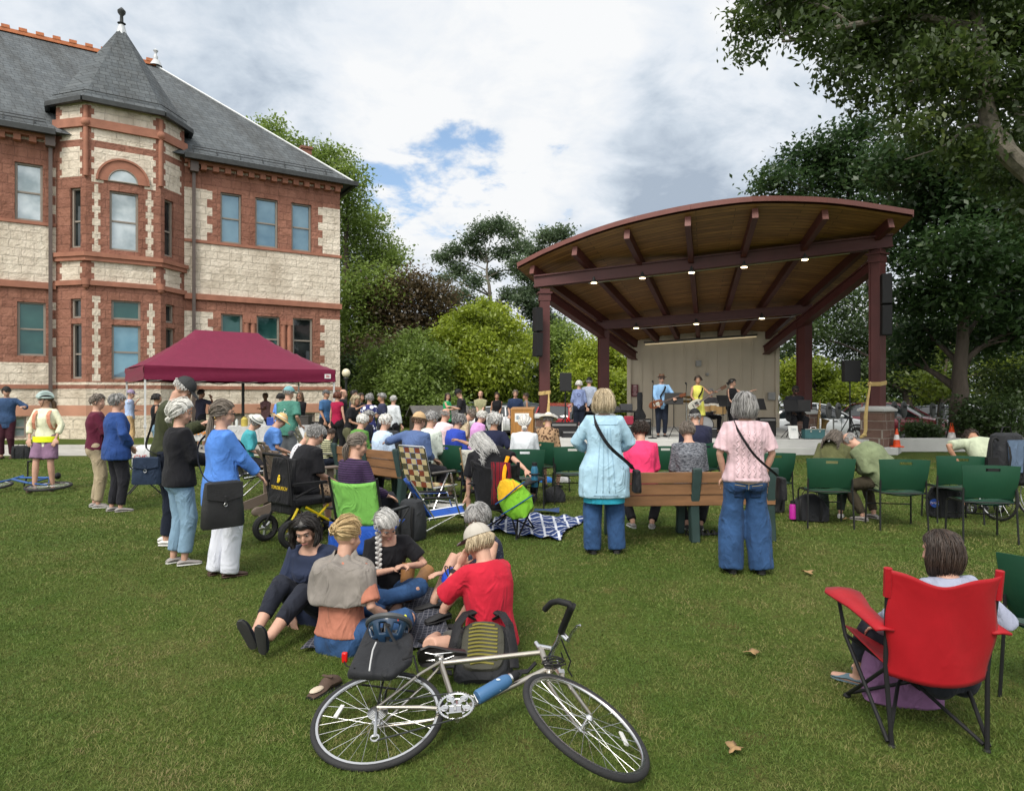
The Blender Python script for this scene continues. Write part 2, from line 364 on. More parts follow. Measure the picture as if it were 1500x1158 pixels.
def grass_field():
 rg=np.random.default_rng(5)
 zones=[(2.25,3.4,13000,.017,.0011),(3.4,4.8,8500,.018,.0014),(4.8,7.0,4200,.018,.0019),(7.0,10.5,1500,.02,.003),(10.5,17.5,400,.024,.005)]
 PX=[];PY=[];H=[];Wd=[]
 for y0,y1,den,h,w in zones:
  xm=y1*.82+.4;n=int((y1-y0)*2*xm*den)
  x=rg.uniform(-xm,xm,n);y=rg.uniform(y0,y1,n)
  k=(np.abs(x)<y*.80+.35)
  x,y=x[k],y[k]
  PX.append(x);PY.append(y);H.append(h*rg.uniform(.55,1.35,len(x)));Wd.append(w*rg.uniform(.7,1.4,len(x)))
 x=np.concatenate(PX);y=np.concatenate(PY);h=np.concatenate(H);w=np.concatenate(Wd)
 n=len(x)
 a=rg.uniform(0,2*np.pi,n);ln=rg.uniform(.4,1.9,n)*h;b=rg.uniform(0,2*np.pi,n)
 ca,sa=np.cos(a),np.sin(a);t_=np.clip((y-4.2)/3,0,1);z0=-.16*(1-t_*t_*(3-2*t_))
 v=np.zeros((n,5,3),np.float32)
 v[:,0]=np.stack([x-ca*w,y-sa*w,z0],1);v[:,1]=np.stack([x+ca*w,y+sa*w,z0],1)
 mxx=x+np.cos(b)*ln*.4;myy=y+np.sin(b)*ln*.4
 v[:,2]=np.stack([mxx+ca*w*.8,myy+sa*w*.8,z0+h*.55],1);v[:,3]=np.stack([mxx-ca*w*.8,myy-sa*w*.8,z0+h*.55],1)
 v[:,4]=np.stack([x+np.cos(b)*ln,y+np.sin(b)*ln,z0+h*np.sqrt(np.clip(1-(ln/h/2.1)**2,.12,1))],1)
 me=bpy.data.meshes.new('grass_blades');me.vertices.add(n*5);me.vertices.foreach_set('co',v.reshape(-1))
 base=(np.arange(n)*5)[:,None]
 loops=np.concatenate([base+np.array([0,1,2,3]),base+np.array([3,2,4])],1).reshape(-1).astype(np.int32)
 me.loops.add(n*7);me.loops.foreach_set('vertex_index',loops)
 st=np.concatenate([(np.arange(n)*7)[:,None],(np.arange(n)*7+4)[:,None]],1).reshape(-1).astype(np.int32)
 me.polygons.add(n*2);me.polygons.foreach_set('loop_start',st)
 tone=np.repeat(rg.uniform(0,1,n),5).astype(np.float32)
 me.update(calc_edges=True)
 at=me.attributes.new('tone','FLOAT','POINT');at.data.foreach_set('value',tone)
 m=bpy.data.materials.new('grass_blade');m.use_nodes=True;nt=m.node_tree;b_=nt.nodes['Principled BSDF'];L=nt.links.new
 ge=N(nt,'ShaderNodeNewGeometry');at=N(nt,'ShaderNodeAttribute',attribute_name='tone')
 na=N(nt,'ShaderNodeTexNoise',i_Scale=.75,i_Detail=5.0,i_Roughness=.62);L(ge.outputs['Position'],na.inputs['Vector'])
 nb=N(nt,'ShaderNodeTexNoise',i_Scale=5.0,i_Detail=4.0,i_Roughness=.6);L(ge.outputs['Position'],nb.inputs['Vector'])
 f=N(nt,'ShaderNodeMath',operation='MULTIPLY_ADD',i_1=.22);L(at.outputs['Fac'],f.inputs[0])
 f2=N(nt,'ShaderNodeMath',operation='MULTIPLY_ADD',i_1=.95,i_2=-.36);L(na.outputs['Fac'],f2.inputs[0])
 f3=N(nt,'ShaderNodeMath',operation='MULTIPLY_ADD',i_1=.62);L(nb.outputs['Fac'],f3.inputs[0]);L(f2.outputs[0],f3.inputs[2]);L(f3.outputs[0],f.inputs[2])
 r=ramp(nt,[(.20,(.034,.076,.009)),(.40,(.066,.118,.017)),(.54,(.105,.146,.028)),(.67,(.165,.166,.05)),(.82,(.25,.195,.095))])
 L(f.outputs[0],r.inputs[0]);L(r.outputs[0],b_.inputs['Base Color']);b_.inputs['Roughness'].default_value=.6;b_.inputs['Specular IOR Level'].default_value=.25
 me.materials.append(m)
 o=bpy.data.objects.new('grass',me);COL.objects.link(o)
 tag(o,'short mown grass covering the lawn','grass',kind='stuff')
grass_field()
# ========= the stone building
OB=V((-17.36*1.0,24.8,0));TH=math.atan2(.535,.845);TV=V((math.cos(TH),math.sin(TH),0));NV=V((math.sin(TH),-math.cos(TH),0))
def hit(x,y,o,t):
 """pixel ray against the vertical plane through o along t -> (s, z)"""
 r=(x-750)/1000
 s=(r*o.y-o.x)/(t.x-r*t.y);d=o.y+s*t.y
 return s,HC+(CY-y)*d/1000
def FU(x,y,w=0.0):return hit(x,y,OB+NV*w,TV)
def stone(name,cols,mortar,bw,rh,mk=.012,bump=.9,off=.5):
 m,nt,b=nodes(name);L=nt.links.new
 tc=N(nt,'ShaderNodeTexCoord');sp=N(nt,'ShaderNodeSeparateXYZ');L(tc.outputs['Object'],sp.inputs[0])
 ma=N(nt,'ShaderNodeMath',operation='MULTIPLY_ADD',i_1=.37);L(sp.outputs[1],ma.inputs[0]);L(sp.outputs[0],ma.inputs[2])
 cb=N(nt,'ShaderNodeCombineXYZ');L(ma.outputs[0],cb.inputs[0]);L(sp.outputs[2],cb.inputs[1])
 nz=N(nt,'ShaderNodeTexNoise',i_Scale=1.2,i_Detail=2.0);L(cb.outputs[0],nz.inputs['Vector'])
 br=N(nt,'ShaderNodeTexBrick',offset=off,squash=.62,squash_frequency=3)
 for k,v in(('Color1',cols[0]),('Color2',cols[1]),('Mortar',mortar)):br.inputs[k].default_value=(*v,1)
 br.inputs['Scale'].default_value=1;br.inputs['Mortar Size'].default_value=mk;br.inputs['Brick Width'].default_value=bw;br.inputs['Row Height'].default_value=rh
 br.inputs['Mortar Smooth'].default_value=.3
 L(cb.outputs[0],br.inputs['Vector'])
 n1=N(nt,'ShaderNodeTexNoise',i_Scale=2.2,i_Detail=6.0,i_Roughness=.65);L(cb.outputs[0],n1.inputs['Vector'])
 r=ramp(nt,[(.3,(.82,.80,.78)),(.7,(1.1,1.1,1.1))]);L(n1.outputs['Fac'],r.inputs[0])
 mx=N(nt,'ShaderNodeMix',data_type='RGBA',blend_type='MULTIPLY');mx.inputs[0].default_value=1;L(br.outputs[0],mx.inputs[6]);L(r.outputs[0],mx.inputs[7])
 mq=N(nt,'ShaderNodeMapping');mq.inputs['Scale'].default_value=(1,.22,1);L(cb.outputs[0],mq.inputs[0]);nq=N(nt,'ShaderNodeTexNoise',i_Scale=.9,i_Detail=7.0,i_Roughness=.68);L(mq.outputs[0],nq.inputs['Vector'])
 rq=ramp(nt,[(.32,(.72,.69,.66)),(.55,(1.02,1.02,1.02))]);L(nq.outputs['Fac'],rq.inputs[0]);my=N(nt,'ShaderNodeMix',data_type='RGBA',blend_type='MULTIPLY');my.inputs[0].default_value=1;L(mx.outputs[2],my.inputs[6]);L(rq.outputs[0],my.inputs[7])
 L(my.outputs[2],b.inputs['Base Color']);b.inputs['Roughness'].default_value=.9;b.inputs['Specular IOR Level'].default_value=.2
 n2=N(nt,'ShaderNodeTexNoise',i_Scale=5.5,i_Detail=8.0,i_Roughness=.62,i_Distortion=.5);L(tc.outputs['Object'],n2.inputs['Vector'])
 h=N(nt,'ShaderNodeMath',operation='MULTIPLY_ADD',i_1=-.7);L(br.outputs['Fac'],h.inputs[0]);L(n2.outputs['Fac'],h.inputs[2])
 bp=N(nt,'ShaderNodeBump',i_Strength=bump,i_Distance=.10);L(h.outputs[0],bp.inputs['Height']);L(bp.outputs[0],b.inputs['Normal'])
 MATS[name]=m;return m
CREAM=stone('cream_rock_face',[(.74,.665,.56),(.655,.585,.485)],(.58,.52,.43),.74,.30,.010)
RED=stone('brown_sandstone',[(.33,.158,.112),(.275,.128,.092)],(.25,.122,.09),.62,.34,.010)
REDS=mat('smooth_brown_sandstone',(.31,.135,.088),.85,var=.2,scale=2.5,bump=.3,bscale=25)
BASE=stone('cream_base_stone',[(.72,.64,.51),(.64,.57,.46)],(.56,.5,.4),1.0,.36,.012)
PINK=mat('pink_sandstone_band',(.43,.22,.145),.85,var=.14,scale=1.5,bump=.3,bscale=25)
SLATE=stone('grey_slate',[(.125,.14,.15),(.095,.108,.118)],(.055,.06,.065),.34,.17,.010,.5)
GUT=mat('copper_gutter',(.035,.038,.038),.5,.2,var=.3)
WFR=mat('taupe_window_frame',(.25,.215,.18),.5,var=.06)
DSP=mat('brown_downpipe',(.10,.075,.065),.45,var=.15)
def glassmat(name,c1,c2,rough=.03):
 m,nt,b=nodes(name);L=nt.links.new
 tc=N(nt,'ShaderNodeTexCoord');n=N(nt,'ShaderNodeTexNoise',i_Scale=1.3,i_Detail=3.0);L(tc.outputs['Object'],n.inputs['Vector'])
 r=ramp(nt,[(.35,c1),(.65,c2)]);L(n.outputs['Fac'],r.inputs[0]);L(r.outputs[0],b.inputs['Base Color'])
 b.inputs['Roughness'].default_value=rough;b.inputs['Specular IOR Level'].default_value=.8;b.inputs['Metallic'].default_value=.35
 w=N(nt,'ShaderNodeTexNoise',i_Scale=2.5,i_Detail=1.0);L(tc.outputs['Object'],w.inputs['Vector'])
 bp=N(nt,'ShaderNodeBump',i_Strength=.03,i_Distance=.05);L(w.outputs['Fac'],bp.inputs['Height']);L(bp.outputs[0],b.inputs['Normal'])
 MATS[name]=m;return m
GL_BLUE=glassmat('pane_blue_blind',(.10,.19,.26),(.16,.27,.34))
GL_SKY=glassmat('pane_pale',(.22,.28,.30),(.52,.58,.60),.02)
GL_TEAL=glassmat('pane_teal_blind',(.02,.075,.072),(.035,.11,.10))
GL_DARK=glassmat('pane_dark',(.012,.016,.018),(.04,.05,.05))
GL_CYAN=glassmat('pane_cyan',(.12,.26,.34),(.2,.36,.44))
bld=thing('stone_building','two storey cream and brown stone building with slate roof and bay turret','building',OB,TH)
ZT=FU(390,262)[1];ZW2T=FU(390,291)[1];ZW2B=FU(390,362)[1];ZS2=FU(390,368)[1]
ZM1T=FU(390,438)[1];ZM1B=FU(390,446)[1];ZF1=FU(390,462)[1];ZW1T=FU(390,463)[1];ZW1B=FU(443,531)[1]
ZB1T=FU(450,566)[1];ZB1B=FU(450,571)[1];ZPT=FU(450,591)[1];ZPB=FU(450,604)[1]
Z0=-.4
uA,uD=FU(82,500)[0],FU(270,500)[0];PJ=.93;U0=-9.0;UC=FU(498,400)[0]
def wallgrid(m,tf,s0,s1,z0,z1,rects,holes,depth=.24,kre=1):
 S=sorted({s0,s1,*[q for r in rects for q in r[:2]],*[q for r in holes for q in r[:2]]});S=[q for q in S if s0<=q<=s1]
 Z=sorted({z0,z1,*[q for r in rects for q in r[2:4]],*[q for r in holes for q in r[2:4]]});Z=[q for q in Z if z0<=q<=z1]
 for i in range(len(S)-1):
  for j in range(len(Z)-1):
   if S[i+1]-S[i]<1e-5 or Z[j+1]-Z[j]<1e-5:continue
   cs,cz=(S[i]+S[i+1])/2,(Z[j]+Z[j+1])/2
   if any(h[0]<cs<h[1] and h[2]<cz<h[3] for h in holes):continue
   k=0;pr=0.0
   for r in rects:
    if r[0]<cs<r[1] and r[2]<cz<r[3]:k=r[4]
   m.add([tf(S[i],0,Z[j]),tf(S[i+1],0,Z[j]),tf(S[i+1],0,Z[j+1]),tf(S[i],0,Z[j+1])],[(0,1,2,3)],k)
 for h in holes:
  a,b,c,d=h[:4]
  for p,q in(((a,c),(b,c)),((b,c),(b,d)),((b,d),(a,d)),((a,d),(a,c))):
   m.add([tf(p[0],0,p[1]),tf(q[0],0,q[1]),tf(q[0],depth,q[1]),tf(p[0],depth,p[1])],[(0,1,2,3)],kre)
def window(tf,s0,s1,z0,z1,pane,rails=(.5,),fw=.075,depth=.15,label=None,slats=0):
 m=M()
 def fb(a,b,c,d,y0,y1):
  vs=[tf(s,y,z) for y in(y0,y1) for z in(c,d) for s in(a,b)]
  m.add(vs,[(0,1,3,2),(4,6,7,5),(0,4,5,1),(2,3,7,6),(0,2,6,4),(1,5,7,3)])
 fb(s0,s0+fw,z0,z1,depth-.06,depth+.05);fb(s1-fw,s1,z0,z1,depth-.06,depth+.05)
 fb(s0+fw,s1-fw,z0,z0+fw,depth-.057,depth+.05);fb(s0+fw,s1-fw,z1-fw*.8,z1,depth-.057,depth+.05)
 for r in rails:
  zc=z0+(z1-z0)*r;fb(s0+fw,s1-fw,zc-.03,zc+.03,depth-.03,depth+.05)
 for q in range(slats):
  zc=z0+fw+(z1-z0-2*fw)*(q+.5)/slats;fb(s0+fw,s1-fw,zc-.03,zc+.02,depth-.045,depth+.03)
 w=m.build('window',WFR,bld,smooth=False)
 g=M();g.add([tf(s0+fw*.8,depth+.02,z0+fw*.8),tf(s1-fw*.8,depth+.02,z0+fw*.8),tf(s1-fw*.8,depth+.02,z1-fw*.6),tf(s0+fw*.8,depth+.02,z1-fw*.6)],[(0,1,2,3)])
 g.build('pane',pane,w,smooth=False)
 return w
tf0=lambda s,y,z:(s,y,z)
HO=[];RE=[]
def teeth(s,z0,z1,out,k,step=.34,size=.2,rects=None):
 z=z0;i=0
 while z<z1-.02:
  if i%2==0:
   a,b=(s-size,s) if out<0 else(s,s+size)
   rects.append((a,b,z,min(z+step,z1),k))
  z+=step;i+=1
w2=[(FU(323,300)[0],FU(353.5,300)[0]),(FU(374,300)[0],FU(407,300)[0]),(FU(427,300)[0],FU(456,300)[0])]
w1=[(FU(324,480)[0],FU(355.5,480)[0]),(FU(376,480)[0],FU(409.5,480)[0]),(FU(429,480)[0],FU(458,480)[0])]
wl=[(FU(21.5,280)[0],FU(62.5,280)[0]),(FU(25,480)[0],FU(67,480)[0])]
dl=wl[0][1]-wl[0][0];gap=1.62
RE.append((uD,UC,ZW2T,ZT,1));RE.append((U0,uA,ZW2T,ZT,1))
a0,a1=FU(311,300)[0],FU(466,300)[0]
RE.append((a0,a1,ZW2B,ZT,1));teeth(a0,ZW2B,ZW2T,-1,1,rects=RE);teeth(a1,ZW2B,ZW2T,1,1,rects=RE)
b0,b1=FU(312,480)[0],FU(469,480)[0]
RE.append((b0,b1,ZW1B-.25,ZF1,1));teeth(b0,ZW1B,ZF1,-1,1,rects=RE);teeth(b1,ZW1B,ZF1,1,1,rects=RE)
la=FU(72,280)[0]
RE.append((U0,la,ZW2B,ZT,1));teeth(la,ZW2B,ZW2T,1,1,rects=RE)
lb=FU(76,480)[0]
RE.append((U0,lb,ZW1B-.25,ZF1,1));teeth(lb,ZW1B,ZF1,1,1,rects=RE)
for z0_,z1_,k in((ZW2B-.14,ZW2B,1),(ZF1,ZM1T,1),(ZB1B,ZB1T,1),(ZPB,ZPT,2),(Z0,ZPB,3)):
 RE.append((uD,UC,z0_,z1_,k));RE.append((U0,uA,z0_,z1_,k))
WIN=[]
for s0,s1 in w2:WIN.append((s0,s1,ZW2B,ZW2T,GL_BLUE,(.5,)))
for i,(s0,s1) in enumerate(w1):WIN.append((s0,s1,ZW1B,ZW1T,GL_TEAL if i<2 else GL_DARK,(.5,)))
for k in range(4):WIN.append((wl[0][0]-k*(dl+gap*.62),wl[0][1]-k*(dl+gap*.62),ZW2B,ZW2T,GL_SKY,(.5,)))
for k in range(4):WIN.append((wl[1][0]-k*(dl+gap*.62),wl[1][1]-k*(dl+gap*.62),ZW1B,ZW1T,GL_TEAL,(.5,)))
for xa,xb,yt,yb,gl,sl in((18,38.5,608,641,GL_SKY,0),(341,358,605,622,GL_DARK,6),(447,461,605,621,GL_DARK,6)):
 s0,zt=FU(xa,yt);s1,zb=FU(xb,yb)
 WIN.append((s0,s1,zb,min(zt,ZPB-.02),gl,() if sl else(.5,),sl))
wm=M()
holes=[w[:4] for w in WIN]
wallgrid(wm,tf0,U0,uA+.12,Z0,ZT+.3,RE,holes);wallgrid(wm,tf0,uD-.12,UC,Z0,ZT+.3,RE,[h for h in holes if h[0]>uD])
wm2=M()
DEP=16.0
for p,q in(((UC,0),(UC,DEP)),((UC,DEP),(U0,DEP)),((U0,DEP),(U0,0))):
 wm.add([(*p,Z0),(*q,Z0),(*q,ZT+.3),(*p,ZT+.3)],[(0,1,2,3)],0)
bA,bB,bC,bD=V((uA,0,0)),V((uA+PJ,-PJ,0)),V((uD-PJ,-PJ,0)),V((uD,0,0))
ZE=FU(178,160,PJ)[1]
def zc(y):return FU(178,y,PJ)[1]
def bayface(p,q):
 t=(q-p).normalized();nin=V((-t.y,t.x,0));Lf=(q-p).length
 tf=lambda s,y,z:tuple(p+t*s+nin*y+V((0,0,z)))
 ow=OB+TV*p.x-NV*p.y;tw=TV*t.x-NV*t.y
 return tf,Lf,(lambda x,y:hit(x,y,ow,tw))
bands=[(zc(222),zc(212),1),(zc(383),zc(373),1),(zc(437),zc(418),1),(zc(470.5),zc(467),1),(ZB1B,ZB1T,1),(ZPB,ZPT,2),(Z0,ZPB,3)]
for idx,(p,q) in enumerate(((bA,bB),(bB,bC),(bC,bD))):
 tf,Lf,ht=bayface(p,q)
 re=[(0,Lf,zc(267),zc(383),0)];re[-1]=(0,Lf,zc(386),zc(265) if idx!=1 else zc(272),1)
 re.append((0,Lf,zc(560),zc(418),1))
 if idx==1:re.append((.55,Lf-.55,zc(275),zc(262),1))
 for z0_,z1_,k in bands:re.append((0,Lf,min(z0_,z1_),max(z0_,z1_),k))
 cw=.17
 for s in((0,cw),(Lf-cw,Lf)):
  re.append((*s,zc(418),zc(163),1))
  teeth(s[1] if s[0]==0 else s[0],zc(412),zc(388),1 if s[0]==0 else-1,1,step=.22,size=.09,rects=re)
  teeth(s[1] if s[0]==0 else s[0],zc(262),zc(163),1 if s[0]==0 else-1,1,step=.22,size=.09,rects=re)
 if idx==1:
  ws=[(ht(160.5,320)[0],ht(202.5,320)[0],zc(367),zc(281),GL_SKY,(.5,)),(ht(163,450)[0],ht(206,450)[0],zc(468),zc(440),GL_TEAL,()),(ht(163.5,500)[0],ht(206,500)[0],zc(555),zc(476),GL_CYAN,(.5,))]
  qz=[(ht(141,300)[0],zc(372),zc(275)),(ht(219,300)[0],zc(372),zc(275)),(ht(141,500)[0],zc(558),zc(436)),(ht(221,500)[0],zc(556),zc(442))]
  for s,za,zb in qz:
   re.append((s-.06,s+.06,za,zb,0));z=za;i=0
   while z<zb-.1:
    if i%2==0:re.append((s-.13,s+.13,z,min(zb,z+.24),0))
    z+=.24;i+=1
 elif idx==0:
  ws=[(ht(103,300)[0],ht(118,300)[0],zc(367),zc(281),GL_DARK,(.45,)),(ht(103.5,450)[0],ht(118.5,450)[0],zc(468),zc(440),GL_DARK,()),(ht(104,500)[0],ht(119.5,500)[0],zc(555),zc(476),GL_DARK,(.45,))]
 else:
  ws=[(ht(241,300)[0],ht(254.5,300)[0],zc(367),zc(281),GL_DARK,(.45,)),(ht(243,450)[0],ht(255.5,450)[0],zc(468),zc(440),GL_DARK,()),(ht(243,500)[0],ht(256,500)[0],zc(555),zc(476),GL_DARK,(.45,))]
  s0,zt=ht(240,606)
 wallgrid(wm,tf,0,Lf,Z0,ZE+.2,re,[w[:4] for w in ws])
 for w in ws:window(tf,*w[:5],rails=w[5])
 mm=M()
 for za,zb,pr in((zc(195),zc(182.5),.12),(zc(386),zc(376),.10),(zc(380),zc(374),.16),(zc(421),zc(414),.10)):
  e=pr*.414
  vs=[tf(-e if y else 0,-y*pr,z) for z in(za,zb) for y in(0,1)]+[tf(Lf+(e if y else 0),-y*pr,z) for z in(za,zb) for y in(0,1)]
  mm.add(vs,[(0,1,3,2),(4,6,7,5),(0,4,5,1),(2,3,7,6),(1,5,7,3)])
  mm.build('bay_moulding',REDS,bld,smooth=False);mm=M()
 mo=M()
 if idx==1:
  ca,cz_=ht(180.5,268)[0],zc(268);ro=(ht(217,268)[0]-ht(144,268)[0])/2;ri=(ht(203,268)[0]-ht(158.5,268)[0])/2
  n=18
  for i in range(n):
   t0,t1=math.pi*i/n,math.pi*(i+1)/n
   pts=[(ca+r*math.cos(t),r*math.sin(t)+cz_) for t in(t0,t1) for r in(ri,ro)]
   vs=[tf(s,y,z) for y in(-.05,0) for s,z in pts]
   mm.add(vs,[(0,1,3,2),(0,4,5,1),(2,3,7,6),(0,2,6,4),(1,5,7,3)])
   for r0,r1,pr in((ro,ro+.07,.10),):
    pts=[(ca+r*math.cos(t),r*math.sin(t)+cz_) for t in(t0,t1) for r in(r0,r1)]
    vs=[tf(s,y,z) for y in(-pr,0) for s,z in pts]
    mo.add(vs,[(0,1,3,2),(0,4,5,1),(2,3,7,6),(0,2,6,4),(1,5,7,3)])
  mo.build('arch_moulding',REDS,bld,smooth=False);gm_=M();pts=[tf(ca+ri*.99*math.cos(math.pi*i/n),-.012,cz_+ri*.99*math.sin(math.pi*i/n)) for i in range(n+1)]
  gm_.add(pts,[tuple(range(n+1))]);lw=gm_.build('pane',GL_SKY,bld,smooth=False);mm.build('arch',REDS,bld,smooth=False)
  fm=M();fm.tube([tf(ca+ri*.97*math.cos(math.pi*i/n),-.02,cz_+ri*.97*math.sin(math.pi*i/n)) for i in range(n+1)],.035,6)
  fm.tube([tf(ca-ri,-.02,cz_+.02),tf(ca+ri,-.02,cz_+.02)],.03,6);fm.build('lunette_frame',WFR,bld)
wm.build('wall',[CREAM,RED,PINK,BASE],bld,smooth=False)
for w in WIN:window(tf0,*w[:5],rails=w[5],slats=w[6] if len(w)>6 else 0)
for c in(bB,bC):
 mm=M();mm.tube([(c.x,c.y-.02,zc(265)),(c.x,c.y-.02,zc(165))],.085,10);mm.ell((c.x,c.y-.03,zc(189)),(.17,.17,.17));mm.build('corner_shaft',REDS,bld)
 mm=M();mm.tube([(c.x,c.y-.02,zc(421)),(c.x,c.y-.02,zc(412))],.15,10);mm.ell((c.x,c.y-.02,zc(421)),(.12,.12,.14));mm.build('corbel',REDS,bld)
for s0,s1 in((U0,uA),(uD,UC+.06)):
 def course(*a):
  q=M();q.box(*a[:2]);q.build('string_course',a[2],bld,smooth=False)
 course(((s0+s1)/2,-.05,(ZM1T+ZM1B)/2+.01),(s1-s0,.12,abs(ZM1T-ZM1B)),REDS);course(((s0+s1)/2,-.015,(ZB1T+ZB1B)/2),(s1-s0,.07,abs(ZB1T-ZB1B)-.01),REDS)
 course(((s0+s1)/2,-.02,ZW2B-.07),(s1-s0,.06,.11),REDS);course(((s0+s1)/2,-.02,(ZPT+ZPB)/2),(s1-s0,.055,abs(ZPT-ZPB)-.02),PINK);course(((s0+s1)/2,-.12,ZT+.16),(s1-s0,.26,.14),REDS)
 n=int((s1-s0)/.46);mm=M()
 for i in range(n):mm.box((s0+(i+.5)*(s1-s0)/n,-.13,ZT-.02),(.22,.28,.2))
 mm.build('corbel_row',REDS,bld,smooth=False)
for i in range(2):
 c=(w1[i][1]+w1[i+1][0])/2
 for dx in(-.13,.13):
  mm=M();mm.tube([(c+dx,-.02,ZW1B-.1),(c+dx,-.02,ZW1T-.35)],.10,12);mm.box((c+dx,-.02,ZW1T-.25),(.24,.2,.18));mm.build('window_colonnette',REDS,bld)
ae,ah=.5,6.84
pt=OB+TV*(UC-ah)-NV*ah*1.0
def zpix(pw,y):return HC+(CY-y)*pw.y/1000
Z_E=ZT+.30;Z_R=zpix(pt,97)
rm=M()
e0,e1,e2,e3=(U0-.5,-ae,Z_E),(UC+ae,-ae,Z_E),(UC+ae,2*ah+ae,Z_E),(U0-.5,2*ah+ae,Z_E)
r0,r1=(U0+ah,ah,Z_R),(UC-ah,ah,Z_R)
rm.add([e0,e1,e2,e3,r0,r1],[(0,1,5,4),(1,2,5),(2,3,4,5),(3,0,4),(0,3,2,1)])
roof=rm.build('roof',SLATE,bld,smooth=False)
mm=M();mm.box(((U0+uA)/2,-ae-.04,Z_E-.03),(uA-U0,.16,.2));mm.box(((uD+UC)/2+.3,-ae-.04,Z_E-.03),(UC-uD+.7,.16,.2));mm.box((UC+ae+.04,ah,Z_E-.03),(.16,2*ah+1.2,.2))
mm.build('gutter',GUT,roof,smooth=False)
mm=M()
for s0,s1 in((U0,uA-.3),(uD+.3,UC-.4)):
 for h in(.25,.42):
  y=-ae+h*1.1;z=Z_E+(Z_R-Z_E)*(h*1.1)/(ah+ae)+.14;mm.tube([(s0,y,z),(s1,y,z)],.016,5)
 for i in range(int((s1-s0)/.9)+1):
  s=s0+i*.9;y=-ae+.26;z=Z_E+(Z_R-Z_E)*.26/(ah+ae);mm.bar((s,y,z),(s,y+.2,z+.33),.025,.025)
mm.build('snow_rail',GUT,roof,smooth=False)
ORT=mat('terracotta_ridge',(.45,.15,.06),.7,var=.2)
mm=M();mm.bar((r0[0],ah,Z_R+.06),(r1[0],ah,Z_R+.06),.26,.16)
i=0
while r0[0]+i*.62<r1[0]-.2:mm.box((r0[0]+.2+i*.62,ah,Z_R+.2),(.3,.3,.14));i+=1
mm.build('ridge_tiles',ORT,roof,smooth=False)
mm=M();mm.lathe([(.3,0),(.2,.25),(.09,.32),(.11,.45),(.05,.55),(.05,.62),(.12,.74),(0,.86)],(r1[0],ah,Z_R),10);mm.tube([(r1[0],ah,Z_R+.03),(UC+ae,-ae,Z_E+.05)],.05,6)
mm.build('hip_flashing',mat('lead_flashing',(.5,.52,.53),.5,.2),roof)
IN=V((-math.sin(TH),math.cos(TH),0))
kx,ky=UC-2.4,9.0
for _ in range(40):
 w_=OB+TV*kx+IN*ky;kx-=(750+1000*w_.x/w_.y-447.5)*w_.y/1000*.8
mm=M();zt_=zpix(w_,219);mm.box((kx,ky,zt_-1.2),(.55,.55,2.4));mm.box((kx,ky,zt_+.03),(.66,.66,.14));mm.build('chimney',RED,roof,smooth=False)
ap=V(((uA+uD)/2,1.0,0));apw=OB+TV*ap.x+V((-math.sin(TH),math.cos(TH),0))*ap.y
ZA=zpix(apw,42);off=.28
k_=off/math.cos(rad(22.5))
fr=[V((uA-off*1.0,.12,0)),V((uA+PJ-off*.414,-PJ-off,0)),V((uD-PJ+off*.414,-PJ-off,0)),V((uD+off*1.0,.12,0))]
bk=[V((uD+off,1.9,0)),V((uD-PJ+off*.4,3.2,0)),V((uA+PJ-off*.4,3.2,0)),V((uA-off,1.9,0))]
poly=fr+bk
rm=M();rings=[]
for t,h in((0,0),(.10,.075),(.25,.225),(.6,.58),(.965,.965)):
 rings.append([tuple(p*(1-t)+ap*t+V((0,0,ZE+.1+(ZA-ZE)*h))) for p in poly])
rm.loft(rings);tr=rm.build('turret_roof',SLATE,bld,smooth=False)
mm=M()
for i in range(3):
 a_,b_=poly[i],poly[i+1];mm.bar(a_+V((0,0,ZE+.03)),b_+V((0,0,ZE+.03)),.16,.17)
 a2,b2=a_*.93+ap*.07,b_*.93+ap*.07
 mm.tube([a2+V((0,0,ZE+.42)),b2+V((0,0,ZE+.42))],.018,5)
mm.bar(poly[3]+V((0,0,ZE+.03)),poly[4]+V((0,0,ZE+.03)),.16,.17);mm.bar(poly[7]+V((0,0,ZE+.03)),poly[0]+V((0,0,ZE+.03)),.16,.17)
mm.build('gutter',GUT,tr,smooth=False)
mm=M();mm.lathe([(.26,-.35),(.12,.25),(.07,.32)],(ap.x,ap.y,ZA-.15),8);mm.build('turret_cap',mat('lead_flashing',(.5,.52,.53),.5,.2),tr)
mm=M();mm.lathe([(.07,0),(.16,.05),(.07,.1),(.06,.35),(.14,.45),(.15,.55),(.05,.66),(0,.7)],(ap.x,ap.y,ZA+.15),10);mm.build('finial',GUT,tr)
for x,y0,y1 in((74,210,598),(284,247,600)):
 s,z1=FU(x,y0,.12);_,z0_=FU(x,y1,.12)
 mm=M();mm.box((s,-.12,(z1+.1)/2),(.12,.1,z1-.1));mm.box((s,-.2,z1+.05),(.3,.3,.4))
 mm.build('downpipe',DSP,bld,smooth=False)
